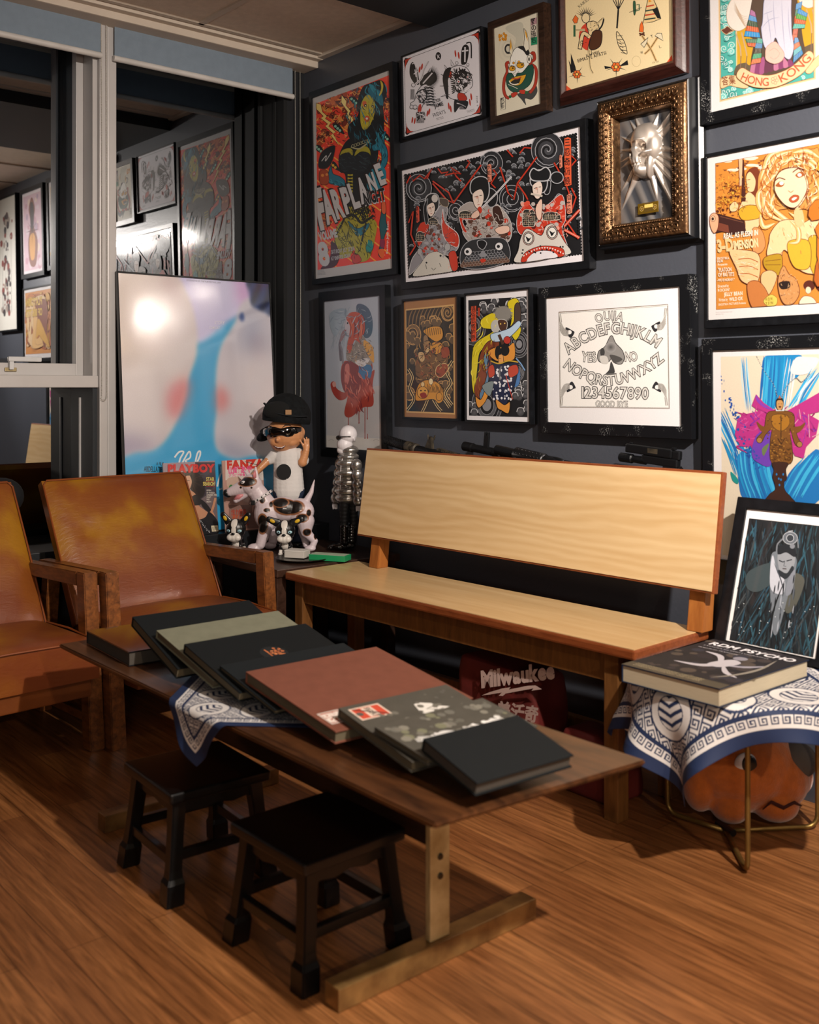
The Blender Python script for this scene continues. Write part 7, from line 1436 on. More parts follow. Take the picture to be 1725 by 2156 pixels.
def romart(A, w, L):
    A.lrect(0, w, 0, L, '#1b181c')
    for k in range(70): A.circ(R_.uniform(.01, w - .01), R_.uniform(.01, L - .01), R_.uniform(.006, .022), R_.choice(['#241f24', '#2e282c', '#161418', '#3a3230', '#2a2a34', '#4a4038']), n=9)
    A.clip = (0, w, 0, L)
    A.lrect(0, w, 0, .04, '#4c4436')
    BC = '#b9b4ba'
    A.line([(.06, .12), (.12, .13), (.15, .165), (.17, .20)], BC, .022, True, 2); A.line([(.15, .17), (.11, .235), (.06, .25)], BC, .016, True, 2); A.line([(.15, .17), (.20, .19), (.235, .24)], '#a09ca6', .014, True, 2); A.blob([(.13, .15), (.165, .15), (.18, .21), (.15, .23), (.13, .19)], BC); A.circ(.155, .25, .017, '#8c8890'); A.line([(.16, .17), (.2, .12), (.24, .10)], BC, .014, True, 2); A.line([(.22, .30), (.235, .2), (.225, .12), (.20, .06)], '#8f887c', .010, True, 2)
    for k in range(3): A.text('KOREAN PHOTOGRAPHY AND STORIES', .02, .016 + k * .009, .20, .016 + k * .009, .004, '#c9b890')
    A.text('MUSEUM OF TRADITION', .02, .275, .13, .275, .006, '#c9c4c8'); A.text('RDM PSYCHO', .02, .318, w - .012, .318, .028, '#e6e2e4', .03); A.text('STORIES IN PHOTOGRAPHY', .02, .298, .2, .298, .005, '#c9c4c8')
t = book('thick art book titled PSYCHO on the bandana-covered side table', (2.249, -.655, .4555), 0, 0, .262, .372, .0415, pm('navy_book_case', '#16243c', .4), pm('cream_pages', '#b9ac93', .8, var=.08, stretch=(1, 1, 40), vs_=30), art=romart)
for ch in t.children:
    if ch.name.startswith('spine'): ch.location.x = 0
# ---------------------------------------------------------------- things on the corner table
g = G(); g.lathe([(.0, 0), (.075, .0), (.098, .006), (.102, .010), (.098, .0105), (.07, .005), (.0, .004)], (0, 0, 0), 40)
o = autosmooth(g.build('ashtray_dish', pm('dark_glazed_dish', '#221d1a', .25, .3, var=.4, vs_=30, bump=.4))); o.location = (.575, -.400, .4602); tag(o, 'dark round dish on the corner table holding two small boxes', 'dish')
t = empty('card_box', 'small white box on the dark dish', 'box', (.545, -.405, .467), math.radians(30)); G().box(-.040, .040, -.028, .028, 0, .022, bev=.0012).build('body', pm('white_card', '#c4bfb8', .6), t); G().box(-.0405, .0405, -.0285, .0285, .0221, .0275, bev=.001).build('lid', pm('white_card2', '#d0ccc6', .55), t)
t = empty('card_box', 'flat green box leaning beside the white box on the corner table', 'box', (.655, -.335, .4715), math.radians(49.7 - 20)); G().box(-.072, .072, -.030, .030, -.009, .012, bev=.001).build('body', pm('green_card', '#1f8a56', .4, coat=.2), t); G().box(-.068, .068, -.026, .026, .0121, .0126).build('label_panel', pm('green_label', '#a9b6a0', .5), t)
# ---------------------------------------------------------------- figurines: local x = viewer's right, y away, z up
FZ = math.atan2(RGT.y, RGT.x)
class Fig:
    """drawing coordinates (x right, y down, unit k) plus depth d, anchored at x0,y0"""
    def __init__(s, x0, y0, k): s.x0, s.y0, s.k = x0, y0, k
    def p(s, x, y, d=0): return ((x - s.x0) * s.k, d * s.k, (s.y0 - y) * s.k)
    def cap(s, g, a, ra, b, rb, da=0, db=0, n=5, flat=1):
        for i in range(n + 1):
            t_ = i / n; r = (ra + (rb - ra) * t_) * s.k; g.ell(s.p(a[0] + (b[0] - a[0]) * t_, a[1] + (b[1] - a[1]) * t_, da + (db - da) * t_), (r, r * flat, r), u=16, v=10)
    def e(s, g, c, r, d=0, rot=None, u=20, v=14):
        g.ell(s.p(c[0], c[1], d), tuple(q * s.k for q in (r if len(r) == 3 else (r[0], r[0], r[1]))), u=u, v=v, rot=rot)
V_skin = pm('vinyl_skin', '#c58a5e', .42, coat=.15, var=.04); V_white = pm('vinyl_white', '#d6d0d2', .4, coat=.2, var=.02); V_black = pm('vinyl_black', '#0d0e11', .35, coat=.3); V_pink = pm('vinyl_pink', '#c77b80', .45)
V_cap = pm('washed_black_cloth', '#121416', .95, var=.4, vs_=60, spec=.2, bump=.5, bs=160); V_tee = pm('white_cotton', '#cfcbc9', .85, var=.03, vs_=20, bump=.3, bs=90); V_jean = pm('navy_denim', '#14203a', .8, var=.2, vs_=80)
V_gloss = pm('dark_lens', '#0a0706', .08, coat=1); V_yel = pm('yellow_ear', '#c9a21c', .5)

# boy figurine: backwards cap, wraparound sunglasses, white T-shirt, jeans
F = Fig(720, 1463, .000446); t = empty('boy_figurine', 'tall vinyl boy figurine in a backwards black cap, sunglasses and white T-shirt', 'figurine', (.272, -.262, .4622), FZ)
g = G()
F.e(g, (690, 455), (172, 160, 150)); F.e(g, (665, 530), (110, 105, 88), -20); F.e(g, (612, 515), (60, 60, 55), -70); F.e(g, (750, 515), (62, 60, 56), -70); F.e(g, (640, 500), (20, 30, 24), -142); F.cap(g, (700, 600), 48, (705, 660), 52)
F.e(g, (842, 440), (26, 20, 44), -5); F.e(g, (560, 460), (16, 30, 36), 10)
F.cap(g, (540, 690), 36, (470, 760), 30, -20, -60); F.cap(g, (470, 760), 30, (400, 840), 24, -60, -90); F.e(g, (388, 852), (26, 20, 22), -95)
F.cap(g, (850, 640), 44, (850, 700), 44, -20, -50); F.cap(g, (850, 705), 44, (885, 600), 30, -50, -60); F.e(g, (885, 570), (32, 20, 40), -62)
for (x, y, x2, y2) in ((860, 560, 832, 508), (876, 545, 866, 492), (892, 545, 888, 484), (906, 555, 908, 498), (375, 860, 350, 885), (388, 868, 374, 900), (402, 868, 396, 900)): F.cap(g, (x, y), 11, (x2, y2), 8, -66 if x > 700 else -100, -70 if x > 700 else -110, 4)
body = g.build('body', V_skin, t, remesh=.0022, sm=3)
g = G()
for x, tx in ((606, -1), (752, 1)): F.e(g, (x + 40 * 0, 470), (2, 2, 2), -150)
g = G()
for pts in ([(520, 392), (560, 378), (615, 402), (640, 408)], [(672, 404), (705, 372), (740, 372), (760, 384)]): g.tube([F.p(x, y, -(148 - abs(x - 660) * .28)) for x, y in pts], [.0012, .0024, .0026, .001], 6)
g.build('eyebrows', V_black, body)
g = G(); g.tube([F.p(x, y, -138 + abs(x - 655) * .5) for x, y in ((598, 556), (625, 572), (660, 578), (690, 568), (712, 545))], [.0012, .003, .0034, .003, .001], 6); g.build('mouth', pm('mouth_dark', '#4a1a14', .5), body)
g = G(); g.tube([F.p(x, y, -142 + abs(x - 655) * .5) for x, y in ((612, 560), (640, 570), (672, 571), (700, 556))], [.001, .002, .002, .001], 6); g.build('teeth', V_white, body)
# sunglasses
g = G(); n = 22; b = bmesh.new(); rows = []
for i in range(n + 1):
    a_ = -1.12 + 2.36 * i / n; x = 668 + 186 * math.sin(a_); d = -160 * math.cos(a_) - 4; u_ = abs(a_ - .02) ; hh = 46 * (1 - abs(math.sin(a_ * 1.0)) ** 4 * .75) * (.62 + .38 * min(1, u_ * 3.2)); yc = 448 - 10 * math.cos(a_) - (24 if i > 14 else 0) * (i - 14) / 8 - 8
    rows.append([b.verts.new(F.p(x, yc + hh * q, d - 8 * (1 - q * q))) for q in (-1, -.5, 0, .5, 1)])
for A_, C_ in zip(rows, rows[1:]):
    for k in range(4): b.faces.new((A_[k], A_[k + 1], C_[k + 1], C_[k]))
g._add(b); o = g.build('sunglasses', V_gloss, t, smooth=True); md = o.modifiers.new('thickness', 'SOLIDIFY'); md.thickness = .0022
# cap: crown with arched opening band, brim at the back
g = G(); F.e(g, (700, 300), (222, 205, 215), 22, rot=(0, .12, 0)); b = g.bm
bmesh.ops.bisect_plane(b, geom=list(b.verts) + list(b.edges) + list(b.faces), plane_co=F.p(700, 350), plane_no=(-.10, 0, -1), clear_outer=True)
bmesh.ops.holes_fill(b, edges=[e for e in b.edges if e.is_boundary]); cp_ = g.build('cap_crown', V_cap, t, smooth=True)
g = G(); g.tube([F.p(x, y, d) for x, y, d in ((515, 175, -110), (560, 225, -150), (640, 262, -178), (740, 285, -182), (830, 292, -160), (900, 290, -100))], .0062, 8, flat=.35); g.build('strap', pm('cap_strap', '#1f2225', .9, spec=.2), cp_, smooth=True)
g = G(); g.ell(F.p(640, 240, -130), (.058, .026, .036), u=24, v=14); g.build('cap_opening', pm('cap_inside', '#060708', .95), cp_, smooth=True)
g = G(); g.box(*[v for q in zip(F.p(715, 276, -198), F.p(768, 234, -186)) for v in q]); g.build('buckle', pm('brass_buckle', '#b08a66', .35, .7), cp_)
g = G(); F.e(g, (500, 470), (90, 120, 46), 90, rot=(0, -.5, 0)); F.e(g, (640, 440), (200, 120, 60), 130); g.build('brim', V_cap, cp_, remesh=.003, sm=2)
g = G(); F.cap(g, (705, 610), 62, (705, 660), 118, 0, 0, 4, .7); F.cap(g, (710, 680), 128, (722, 960), 142, 0, 0, 8, .72); F.cap(g, (600, 650), 60, (545, 690), 44, 0, -12, 4); F.cap(g, (810, 640), 60, (852, 690), 56, 0, -30, 4)
b = g.bm; tee = g.build('t_shirt', V_tee, t, remesh=.003, sm=4)
g = G(); g.lathe([(.0295, -.0005), (.0295, .0012), (.0, .0014)], (0, 0, 0), 30, axis='Y'); o = g.build('chest_emblem', V_black, tee); o.location = F.p(688, 790, -96); o.scale = (1, .5, 1.08)
g = G(); F.cap(g, (660, 1000), 76, (650, 1392), 62, 0, 0, 8, .9); F.cap(g, (785, 1000), 76, (800, 1392), 62, 0, 0, 8, .9); F.cap(g, (655, 985), 80, (790, 985), 80, 0, 0, 5, .9); g.build('jeans', V_jean, t, remesh=.003, sm=3)
for x in (645, 805): g = G(); F.e(g, (x, 1440), (50, 80, 24), -20); g.build('shoe', V_black, t, remesh=.003)

# spotted dog figurine with studded collar
F = Fig(700, 1560, .000436); t = empty('dog_figurine', 'large white dog figurine with dark spots and a studded collar, facing left', 'figurine', (.345, -.335, .4605), FZ)
g = G()
F.e(g, (560, 1230), (125, 105, 150)); F.e(g, (700, 1190), (150, 95, 112)); F.e(g, (850, 1210), (128, 92, 118)); F.cap(g, (540, 1150), 95, (450, 1010), 78, 0, 0, 6, .85)
F.e(g, (410, 970), (102, 84, 92), rot=(0, -.3, 0)); F.cap(g, (360, 985), 72, (225, 1035), 40, 0, -6, 6, .85); F.cap(g, (360, 1050), 38, (275, 1110), 26, 0, -4, 5, .9); F.e(g, (425, 1035), (60, 60, 52))
F.cap(g, (555, 1330), 66, (500, 1500), 44, -45, -55, 8); F.e(g, (450, 1525), (64, 44, 36), -60); F.cap(g, (610, 1310), 62, (600, 1480), 42, 50, 50, 7); F.e(g, (575, 1525), (56, 40, 34), 50)
F.cap(g, (900, 1290), 84, (905, 1390), 50, -40, -45, 6); F.cap(g, (905, 1390), 48, (985, 1470), 30, -45, -40, 5); F.cap(g, (985, 1470), 30, (960, 1530), 30, -40, -45, 4); F.e(g, (945, 1535), (52, 40, 28), -48); F.cap(g, (900, 1300), 72, (870, 1400), 44, 45, 50, 5); F.cap(g, (870, 1400), 40, (900, 1520), 30, 50, 50, 5)
F.cap(g, (900, 1130), 34, (950, 1040), 22, 0, 0, 6); F.cap(g, (950, 1040), 22, (978, 930), 7, 0, 0, 7)
F.cap(g, (455, 920), 36, (455, 815), 12, -30, -34, 6, .6); F.cap(g, (395, 905), 26, (345, 850), 9, 40, 50, 5, .6)
for x in (405, 432, 462): F.e(g, (x, 1538), (17, 17, 18), -92)
def loc(x, y, d): return F.p(x, y, d)
k = F.k; S_ = []
for x, y, rx, ry, d in ((365, 935, 92, 40, -80), (760, 1155, 120, 70, -90), (680, 1120, 70, 40, -80), (525, 1310, 46, 78, -100), (935, 1215, 18, 26, -80), (600, 1138, 15, 22, -90), (565, 1188, 26, 16, -100), (880, 1260, 50, 34, -90), (920, 1385, 32, 30, -80), (995, 1420, 14, 30, -70), (325, 990, 9, 9, -60), (425, 990, 8, 8, -80), (520, 1100, 22, 26, -80)):
    S_.append((loc(x, y, d), (rx * k, 60 * k, ry * k), '#17110f'))
g.build('body', patch_mat('spotted_vinyl', '#cfc0c6', S_, .38, .35, '#8a5a3c', .1), t, remesh=.0022, sm=3)
g = G(); F.e(g, (188, 1045), (34, 34, 34)); F.e(g, (205, 1065), (26, 30, 22)); g.build('nose', V_black, t, remesh=.002)
g = G(); g.tube([F.p(x, y, -6) for x, y in ((262, 1108), (300, 1088), (350, 1064))], [.006, .011, .009], 10, flat=1.5); g.build('mouth', V_pink, t, smooth=True)
g = G(); g.tube([F.p(x, y, d) for x, y, d in ((452, 905, -52), (450, 870, -52), (452, 838, -46))], [.009, .008, .002], 8, flat=.4); g.build('inner_ear', V_pink, t, smooth=True)
g = G(); g.ell(F.p(348, 942, -80), (.0085, .003, .0055), rot=(0, -.5, 0)); e_ = g.build('eye', V_white, t, smooth=True); g = G(); g.ell(F.p(342, 944, -87), (.003, .002, .003)); g.build('pupil', V_black, e_, smooth=True)
g = G(); ring = []
ca = Vector(F.p(500, 1085, 0)); ax1 = Vector((.84, 0, .54)); ax2 = Vector((0, 1, 0))
pts = [ca + ax1 * .0455 * math.cos(a_) + ax2 * .0385 * math.sin(a_) for a_ in [i * PI / 16 for i in range(32)]]
g.tube(pts, .0062, 8, closed=True); cl = g.build('collar', V_white, t, smooth=True)
for i in range(17, 32, 2): g = G(); g.ell(ca + ax1 * .0500 * math.cos(i * PI / 16) + ax2 * .0435 * math.sin(i * PI / 16), .0034, u=10, v=8); g.build('stud', V_black, cl, smooth=True)
g = G(); q = ca + ax1 * -.030 + ax2 * -.035; g.box(q.x - .008, q.x + .008, q.y - .008, q.y + .004, q.z - .009, q.z + .009, bev=.002); g.build('buckle', V_black, cl)

# two small black and white terrier figurines
def terrier(x, y, rz, label, tilt, frown):
    t = empty('terrier_figurine', label, 'figurine', (x, y, .4605), FZ + rz, 'terrier figurines'); K_ = .00044; F = Fig(0, 0, K_); 
    mask = [((0, -70 * K_, 290 * K_), (30 * K_, 60 * K_, 62 * K_), '#d9d3cc'), ((0, -80 * K_, 150 * K_), (66 * K_, 60 * K_, 46 * K_), '#d9d3cc'), ((0, -85 * K_, 210 * K_), (22 * K_, 50 * K_, 50 * K_), '#d9d3cc')]
    g = G(); F.e(g, (0, -215), (88, 72, 92), 0); F.e(g, (0, -150), (70, 66, 48), -26); F.e(g, (-30, -150), (34, 30, 30), -62); F.e(g, (30, -150), (34, 30, 30), -62)
    hd = g.build('head', patch_mat('terrier_head_' + str(frown), '#0f1012', mask, .35, .4, None, .06), t, remesh=.0015, sm=2)
    for s in (-1, 1):
        g = G(); F.cap(g, (s * 66, -280), 36, (s * (140 if frown else 112), -312 if frown else -340), 26, 0, -6, 8, .4); ear = g.build('ear', V_black, hd, remesh=.0014, sm=1)
        g = G(); F.e(g, (s * (108 if frown else 94), -298 if frown else -312), (15, 7, 25), -13, rot=(0, s * (1.1 if frown else .55), 0)); g.build('inner_ear', V_yel, ear, smooth=True)
        g = G(); F.e(g, (s * 50, -208), (19, 8, 13), -58, rot=(0, 0, s * .4)); ey = g.build('eye', pm('pale_blue_eye', '#9fc8d6', .2, coat=1), hd, smooth=True); g = G(); F.e(g, (s * 48, -208), (5, 4, 6), -68); g.build('pupil', V_black, ey, smooth=True)
    g = G(); F.e(g, (0, -186), (17, 10, 11), -92); g.build('nose', V_black, hd, smooth=True)
    g = G(); g.tube([F.p(x_, y_, -88 + abs(x_) * .6) for x_, y_ in ((-44, -122), (-20, -134), (0, -137), (20, -134), (44, -122))], .0009, 6); g.build('mouth', V_black, hd, smooth=True)
    g = G(); F.e(g, (0, -90), (50, 62, 52), 40); F.e(g, (0, -92), (46, 60, 44), 90)
    bd = g.build('body', patch_mat('terrier_body_' + str(frown), '#0f1012', [((0, -10 * K_, 80 * K_), (30 * K_, 40 * K_, 50 * K_), '#d9d3cc')], .35, .4), t, remesh=.0018, sm=2)
    for sx, dd in ((-1, 10), (1, 10), (-1, 120), (1, 120)):
        g = G(); F.cap(g, (sx * 36, -70), 18, (sx * 40, -34), 14, dd, dd, 4); F.cap(g, (sx * 40, -40), 15, (sx * 41, -14), 17, dd, dd - 4, 4); F.e(g, (sx * 41, -10), (21, 26, 12), dd - 10)
        g.build('leg', patch_mat('terrier_leg_%d_%d_%d' % (sx, dd, frown), '#0f1012', [((sx * 41 * K_, (dd - 6) * K_, 10 * K_), (34 * K_, 60 * K_, 40 * K_), '#d9d3cc')], .35, .4), t, remesh=.0015, sm=1)
    return t
terrier(.300, -.522, -.12, 'small black and white terrier figurine below the dog figurine muzzle, ears upright', 0, 0)
terrier(.452, -.398, .0, 'small black and white terrier figurine under the dog figurine belly, ears spread wide', 0, 1)

# bearded man in silver puffer jacket on a black plinth
F = Fig(1320, 1540, .000436); t = empty('man_figurine', 'bearded vinyl man figurine in a silver puffer jacket, sunglasses and black boots', 'figurine', (.500, -.140, .4605), FZ)
g = G(); F.e(g, (1330, 500), (82, 78, 84)); F.e(g, (1300, 590), (72, 66, 70), -4); F.e(g, (1262, 560), (22, 24, 30), -4); F.e(g, (1248, 540), (12, 14, 20), -4); F.e(g, (1385, 540), (14, 70, 30)); F.e(g, (1275, 640), (48, 48, 40)); g.build('head', pm('vinyl_ivory', '#cdc8cb', .4, coat=.2), t, remesh=.0018, sm=2)
g = G()
for d in (-38, 30): F.e(g, (1248, 528), (26, 30, 22), d)
g.tube([F.p(1250, 518, -76), F.p(1360, 514, -84)], .0018, 6); g.build('sunglasses', V_gloss, t, smooth=True)
SJ = pm('silver_puffer', '#a9a5a0', .26, .85, var=.04)
g = G(); F.e(g, (1345, 640), (80, 78, 46)); F.e(g, (1330, 700), (100, 94, 40))
for i, (y, w_) in enumerate(((755, 108), (845, 116), (930, 122), (1010, 124), (1075, 120))): F.e(g, (1325, y), (w_, 96, 60))
jk = g.build('puffer_jacket', SJ, t, remesh=.0022, sm=1)
for s, d, x in ((1, -88, 1410), (-1, 70, 1255)):
    g = G()
    for i, y in enumerate((770, 855, 940, 1020, 1085)): F.e(g, (x + i * (4 if s > 0 else -10), y), (52, 46, 58), d)
    sl = g.build('sleeve', SJ, t, remesh=.0022, sm=1)
    g = G(); F.e(g, (x + (18 if s > 0 else -48), 1140), (26, 22, 34), d - 4)
    for q in range(4): F.cap(g, (x + (0 if s > 0 else -66) + q * 12, 1150), 8, (x + (0 if s > 0 else -64) + q * 12, 1176 - (q % 2) * 4), 6, d - 12, d - 16, 3)
    g.build('hand', pm('vinyl_ivory', '#cdc8cb'), t, remesh=.0014, sm=1)
g = G(); g.tube([F.p(x_, y_, -74) for x_, y_ in ((1290, 680), (1272, 760), (1262, 900), (1270, 1080))], .0012, 6); g.build('zip', V_white, jk, smooth=True)
g = G(); g.tube([F.p(1288, 930, -97), F.p(1345, 975, -99)], .0034, 8, flat=.5); g.build('pocket_flap', SJ, jk, smooth=True)
g = G(); F.cap(g, (1300, 1100), 52, (1295, 1340), 40, -34, -34, 7); F.cap(g, (1370, 1100), 52, (1375, 1340), 40, 34, 34, 7); g.build('trousers', pm('black_trousers', '#0c0d10', .6), t, remesh=.0022, sm=2)
for x, d in ((1285, -36), (1350, 36)): g = G(); F.cap(g, (x + 12, 1330), 46, (x + 10, 1460), 46, d, d, 5); F.e(g, (x - 40, 1505), (86, 48, 34), d); F.e(g, (x - 110, 1512), (30, 36, 26), d); g.build('boot', V_gloss, t, remesh=.002, sm=1)

# ---------------------------------------------------------------- replica guns resting on pegs behind the backrest
M_gun = pm('gunmetal', '#111214', .42, .4, var=.3, vs_=50); M_tan = pm('worn_tan_finish', '#4b4234', .5, .2, var=.35, vs_=60, col2='#1e1b17'); M_gun2 = pm('gun_black', '#0b0c0e', .38)
def gun(name, label, x, z, ang, y=-.075):
    return empty(name, label, 'replica gun', M=Matrix.Translation((x, y, z)) @ Matrix.Rotation(ang, 4, 'Y'))
# local: x along barrel toward stock, z up
t = gun('replica_rifle', 'replica rifle with knurled tan suppressor and front sight, behind the left end of the backrest', .665, .897, .155)
g = G(); g.lathe([(.010, 0), (.0185, .002), (.0185, .120), (.0165, .124)], (0, 0, 0), 24, axis='X')
for i in range(22):
    for j in range(12): a_ = j * PI / 6 + (i % 2) * .26; g.ell((.006 + i * .0052, .0185 * math.cos(a_), .0185 * math.sin(a_)), .0015, u=5, v=4)
g.build('suppressor', M_gun, t, smooth=True)
g = G(); g.lathe([(.017, .124), (.0205, .127), (.0205, .150), (.0185, .154), (.0165, .165), (.0205, .168), (.0205, .18), (.012, .184)], (0, 0, 0), 24, axis='X'); g.build('barrel_nut', M_tan, t)
g = G(); g.hexa([(.225, -.006, .01), (.275, -.006, .01), (.275, .006, .01), (.225, .006, .01), (.246, -.005, .062), (.262, -.005, .062), (.262, .005, .062), (.246, .005, .062)], bev=.002); g.tube([(.246, -.007, .05), (.243, -.007, .068)], .003, 6); g.tube([(.262, .007, .05), (.266, .007, .068)], .003, 6); g.build('front_sight', M_tan, t)
g = G(); g.lathe([(.015, .184), (.017, .2), (.021, .28), (.0225, .30), (.0225, .52), (.018, .53)], (0, 0, 0), 18, axis='X'); g.build('handguard', M_gun, t)
g = G(); [g.box(.30 + i * .011, .306 + i * .011, -.009, .009, .02, .029) for i in range(18)]; g.box(.295, .5, -.008, .008, .018, .024); g.build('rail', M_tan, t)
g = G(); g.box(.53, .72, -.018, .018, -.035, .03, bev=.004); g.box(.60, .64, -.012, .012, -.15, -.03, bev=.004); g.box(.70, .73, -.012, .012, -.11, -.03, bev=.004); g.box(.72, .90, -.014, .014, -.05, .02, bev=.008); g.build('receiver', M_gun2, t)
t = gun('replica_rifle', 'black replica rifle with a hooded front sight post, second from the left behind the backrest', 1.10, .892, .095)
g = G(); g.lathe([(.008, 0), (.0165, .003), (.0165, .045), (.014, .05), (.014, .15), (.018, .155), (.018, .185), (.0125, .19), (.0125, .33), (.02, .335), (.02, .55)], (0, 0, 0), 20, axis='X'); g.build('barrel', M_gun, t)
g = G(); g.box(.100, .122, -.005, .005, .01, .052, bev=.002); g.box(.101, .107, -.005, .005, .05, .064, bev=.0015); g.box(.115, .121, -.005, .005, .05, .064, bev=.0015); g.build('front_sight', M_gun2, t)
g = G(); g.ell((.175, -.004, .012), (.022, .012, .014)); g.ell((.2, -.004, .008), (.02, .012, .012)); g.build('cloth_wrap', M_tan, t, smooth=True)
g = G(); g.box(.55, .63, -.018, .018, -.05, .025, bev=.004); g.box(.63, .67, -.012, .012, -.07, .0, bev=.008); g.build('stock', M_gun2, t)
t = gun('replica_shotgun', 'black replica gun with vented handguard, in front of the second rifle', 1.315, .892, .125, -.130)
g = G(); g.lathe([(.009, 0), (.016, .003), (.016, .09), (.019, .095)], (0, 0, 0), 20, axis='X'); g.build('barrel', M_gun, t)
g = G(); g.lathe([(.02, .09), (.024, .095), (.024, .215), (.021, .22)], (0, 0, 0), 20, axis='X')
for i in range(7):
    for a_ in (-1.9, -1.2, -.5): g.ell((.108 + i * .016, .0232 * math.sin(a_), .0232 * math.cos(a_)), (.005, .003, .003), u=8, v=5)
g.build('handguard', M_gun2, t, smooth=True)
g = G(); g.lathe([(.019, .22), (.021, .24), (.014, .30), (.011, .42), (.009, .50)], (0, 0, 0), 18, axis='X'); g.ell((.27, 0, .014), (.03, .008, .008)); g.build('stock', M_gun, t, smooth=True)
t = gun('replica_pistol', 'black replica pistol with an underbarrel light, behind the right end of the backrest', 1.815, .915, .07)
g = G(); g.box(0, .165, -.012, .012, -.010, .016, bev=.004); g.box(.165, .19, -.009, .009, -.012, .014, bev=.004); g.build('slide', M_gun2, t)
g = G(); g.box(.082, .118, -.0125, -.0119, -.002, .012); g.build('ejection_port', M_tan, t)
g = G(); g.box(.008, .018, -.003, .003, .0155, .021, bev=.001); g.box(.16, .172, -.006, .006, .0155, .022, bev=.001); g.build('sights', M_gun2, t)
g = G(); g.box(.06, .185, -.011, .011, -.035, -.0105, bev=.004); g.hexa([(.15, -.013, -.12), (.20, -.013, -.12), (.20, .013, -.12), (.15, .013, -.12), (.135, -.012, -.03), (.195, -.012, -.03), (.195, .012, -.03), (.135, .012, -.03)], bev=.004); g.build('grip_frame', M_gun2, t)
g = G(); g.lathe([(.011, -.025), (.014, -.022), (.014, .02), (.011, .024), (.012, .07)], (0, 0, -.028), 16, axis='X'); g.build('torch', M_gun, t)

# ---------------------------------------------------------------- under the bench and side table
M_bagred = pm('red_bag_canvas', '#5a140f', .7, var=.2, vs_=12, bump=.5, bs=30)
def bag(x0, x1, y0, y1, h, label, name='tool_bag'):
    t = empty(name, label, 'bag', ((x0 + x1) / 2, (y0 + y1) / 2, 0)); a = (x1 - x0) / 2; d = (y1 - y0) / 2
    g = G(); g.hexa([(-a, -d, 0), (a, -d, 0), (a, d, 0), (-a, d, 0), (-a * .96, -d * .8, h), (a * .92, -d * .8, h * .93), (a * .92, d * .8, h * .93), (-a * .96, d * .8, h)])
    bmesh.ops.subdivide_edges(g.bm, edges=g.bm.edges, cuts=6, use_grid_fill=True)
    for v in g.bm.verts: v.co += Vector((noise.noise(v.co * 14), noise.noise(v.co * 14 + Vector((5, 0, 0))), noise.noise(v.co * 11) * .5)) * .014 * (1 if v.co.z > .01 else 0)
    g.build('bag_body', M_bagred, t, smooth=True, sub=1)
    return t, a, d
t, a, d = bag(1.475, 1.80, -.475, -.30, .305, 'dark red canvas bag with white Milwaukee lettering under the bench')
BM = rotM(((1.475 + 1.80) / 2, -.4965, .0), 0, -.06); A = Art(BM, (940, 1360, .2087), .0001)
A.text('Milwaukee', 350, 418, 1095, 322, 160, '#b9a098', .05, skew=.12)
A.poly([(355, 500), (440, 465), (560, 430), (650, 415), (630, 440), (820, 402), (900, 398), (965, 436), (860, 452), (880, 428), (600, 480), (570, 505), (530, 502), (560, 470), (440, 490)], '#b9a098')
A.text('美沃奇', 500, 700, 920, 760, 120, '#a89088', .04)
o = A.build('lettering', INKD, t); o.location = (0, -.4965 + .3875, 0); o.rotation_euler = (-.06, 0, 0)
bag(1.86, 2.05, -.44, -.30, .17, 'small dark red pouch lying beside the lettered bag under the bench', 'tool_pouch')

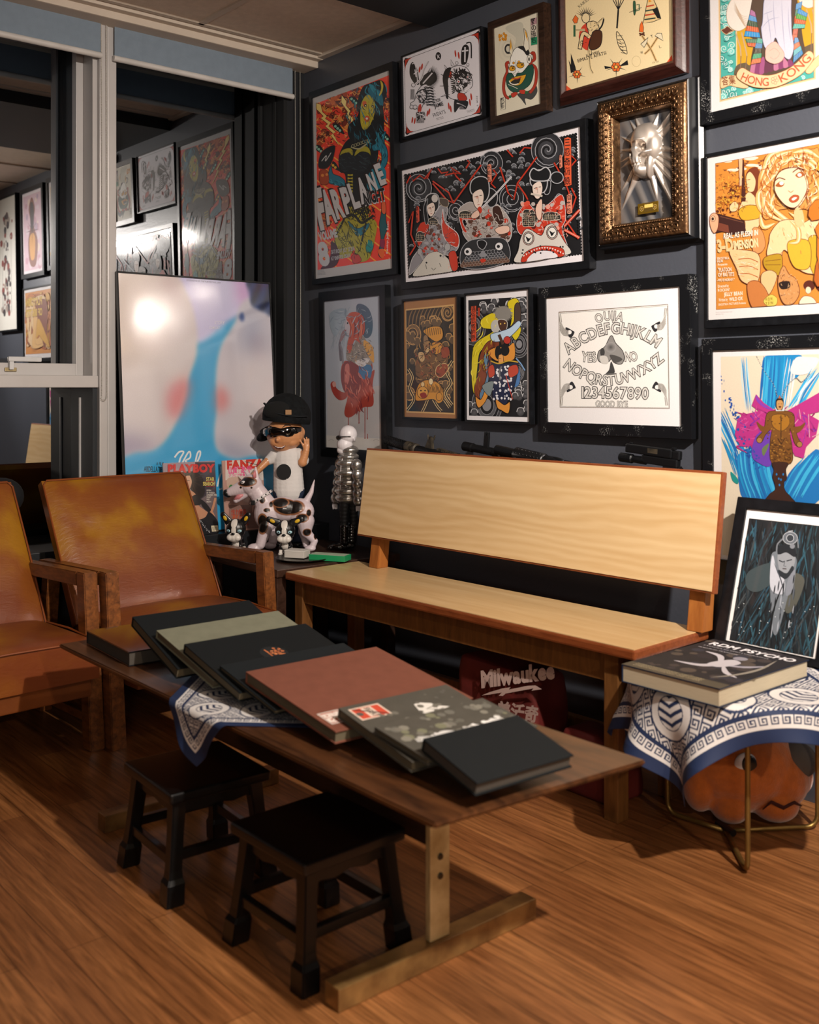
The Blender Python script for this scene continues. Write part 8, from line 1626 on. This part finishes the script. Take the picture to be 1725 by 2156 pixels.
# round orange plush under the side table
t = empty('plush_toy', 'round orange plush toy with a big round eye under the side table', 'plush toy', (2.285, -.215, 0), FZ + .02)
M_pl = pm('orange_plush', '#b8601e', .95, var=.12, vs_=60, bump=.5, bs=260, sheen=.6)
g = G(); g.ell((.0, 0, .125), (.150, .115, .112)); g.ell((.085, -.01, .105), (.085, .09, .085)); g.ell((-.115, -.03, .085), (.042, .05, .062)); g.ell((-.045, -.05, .045), (.05, .06, .042)); g.ell((.07, -.05, .05), (.06, .06, .045)); g.ell((.145, .0, .10), (.04, .05, .05))
bd = g.build('body', M_pl, t, remesh=.005, sm=3)
g = G(); g.ell((-.02, -.098, .165), (.029, .010, .029)); e1 = g.build('eye', V_white, t, smooth=True); g = G(); g.ell((-.014, -.104, .167), (.020, .008, .022)); g.build('pupil', V_black, e1, smooth=True)
g = G(); g.tube([(.02, -.104, .055), (.04, -.108, .075), (.07, -.108, .060), (.10, -.10, .07), (.125, -.085, .055)], [.002, .007, .009, .007, .002], 8, flat=.5); g.build('mouth', pm('plush_mouth', '#3a0c0a', .9), t, smooth=True)
g = G(); g.ell((.135, -.03, .15), (.05, .05, .045)); g.build('muzzle_patch', pm('grey_felt', '#5c5654', .95, var=.1, bump=.4, bs=200), t, remesh=.005, sm=2)

# things between the armchairs
t = empty('capped_toy', 'black, white and orange toy standing on the sill between the armchairs', 'toy', (.078, -1.335, .5255), .2)
g = G(); g.ell((0, 0, .09), (.066, .072, .088)); g.build('body', pm('toy_white', '#a59a98', .8), t, smooth=True)
g = G(); g.ell((0, 0, .190), (.070, .082, .068)); g.build('cap', pm('toy_black', '#0a0c12', .85), t, smooth=True)
g = G(); g.ell((.032, .02, .075), (.036, .046, .060)); g.build('orange_patch', pm('toy_orange', '#a8481c', .8), t, smooth=True)
g = G(); g.ell((.063, .032, .085), (.006, .010, .018)); g.build('eye', V_black, t, smooth=True)
# ---------------------------------------------------------------- repeats share a group
for o in bpy.data.objects:
    if o.parent is None and 'category' in o and 'group' not in o:
        gname = {'book': 'books lying in a row on the coffee table', 'picture': 'framed pictures on the dark wall', 'stool': 'low black stools at the coffee table', 'armchair': 'tan leather armchairs by the window', 'replica gun': 'replica guns behind the bench backrest', 'magazine': 'magazines on the window sill', 'blind': 'roller blinds', 'blind chain': 'bead chains of the blinds', 'bandana': 'patterned navy and white bandanas', 'bag': 'red bags under the bench'}.get(o['category'])
        if gname and not (o['category'] == 'book' and o.location.x > 2.2 and o.location.y < -.5 and o.location.y > -1) and not o.name.startswith('leaning'): o['group'] = gname
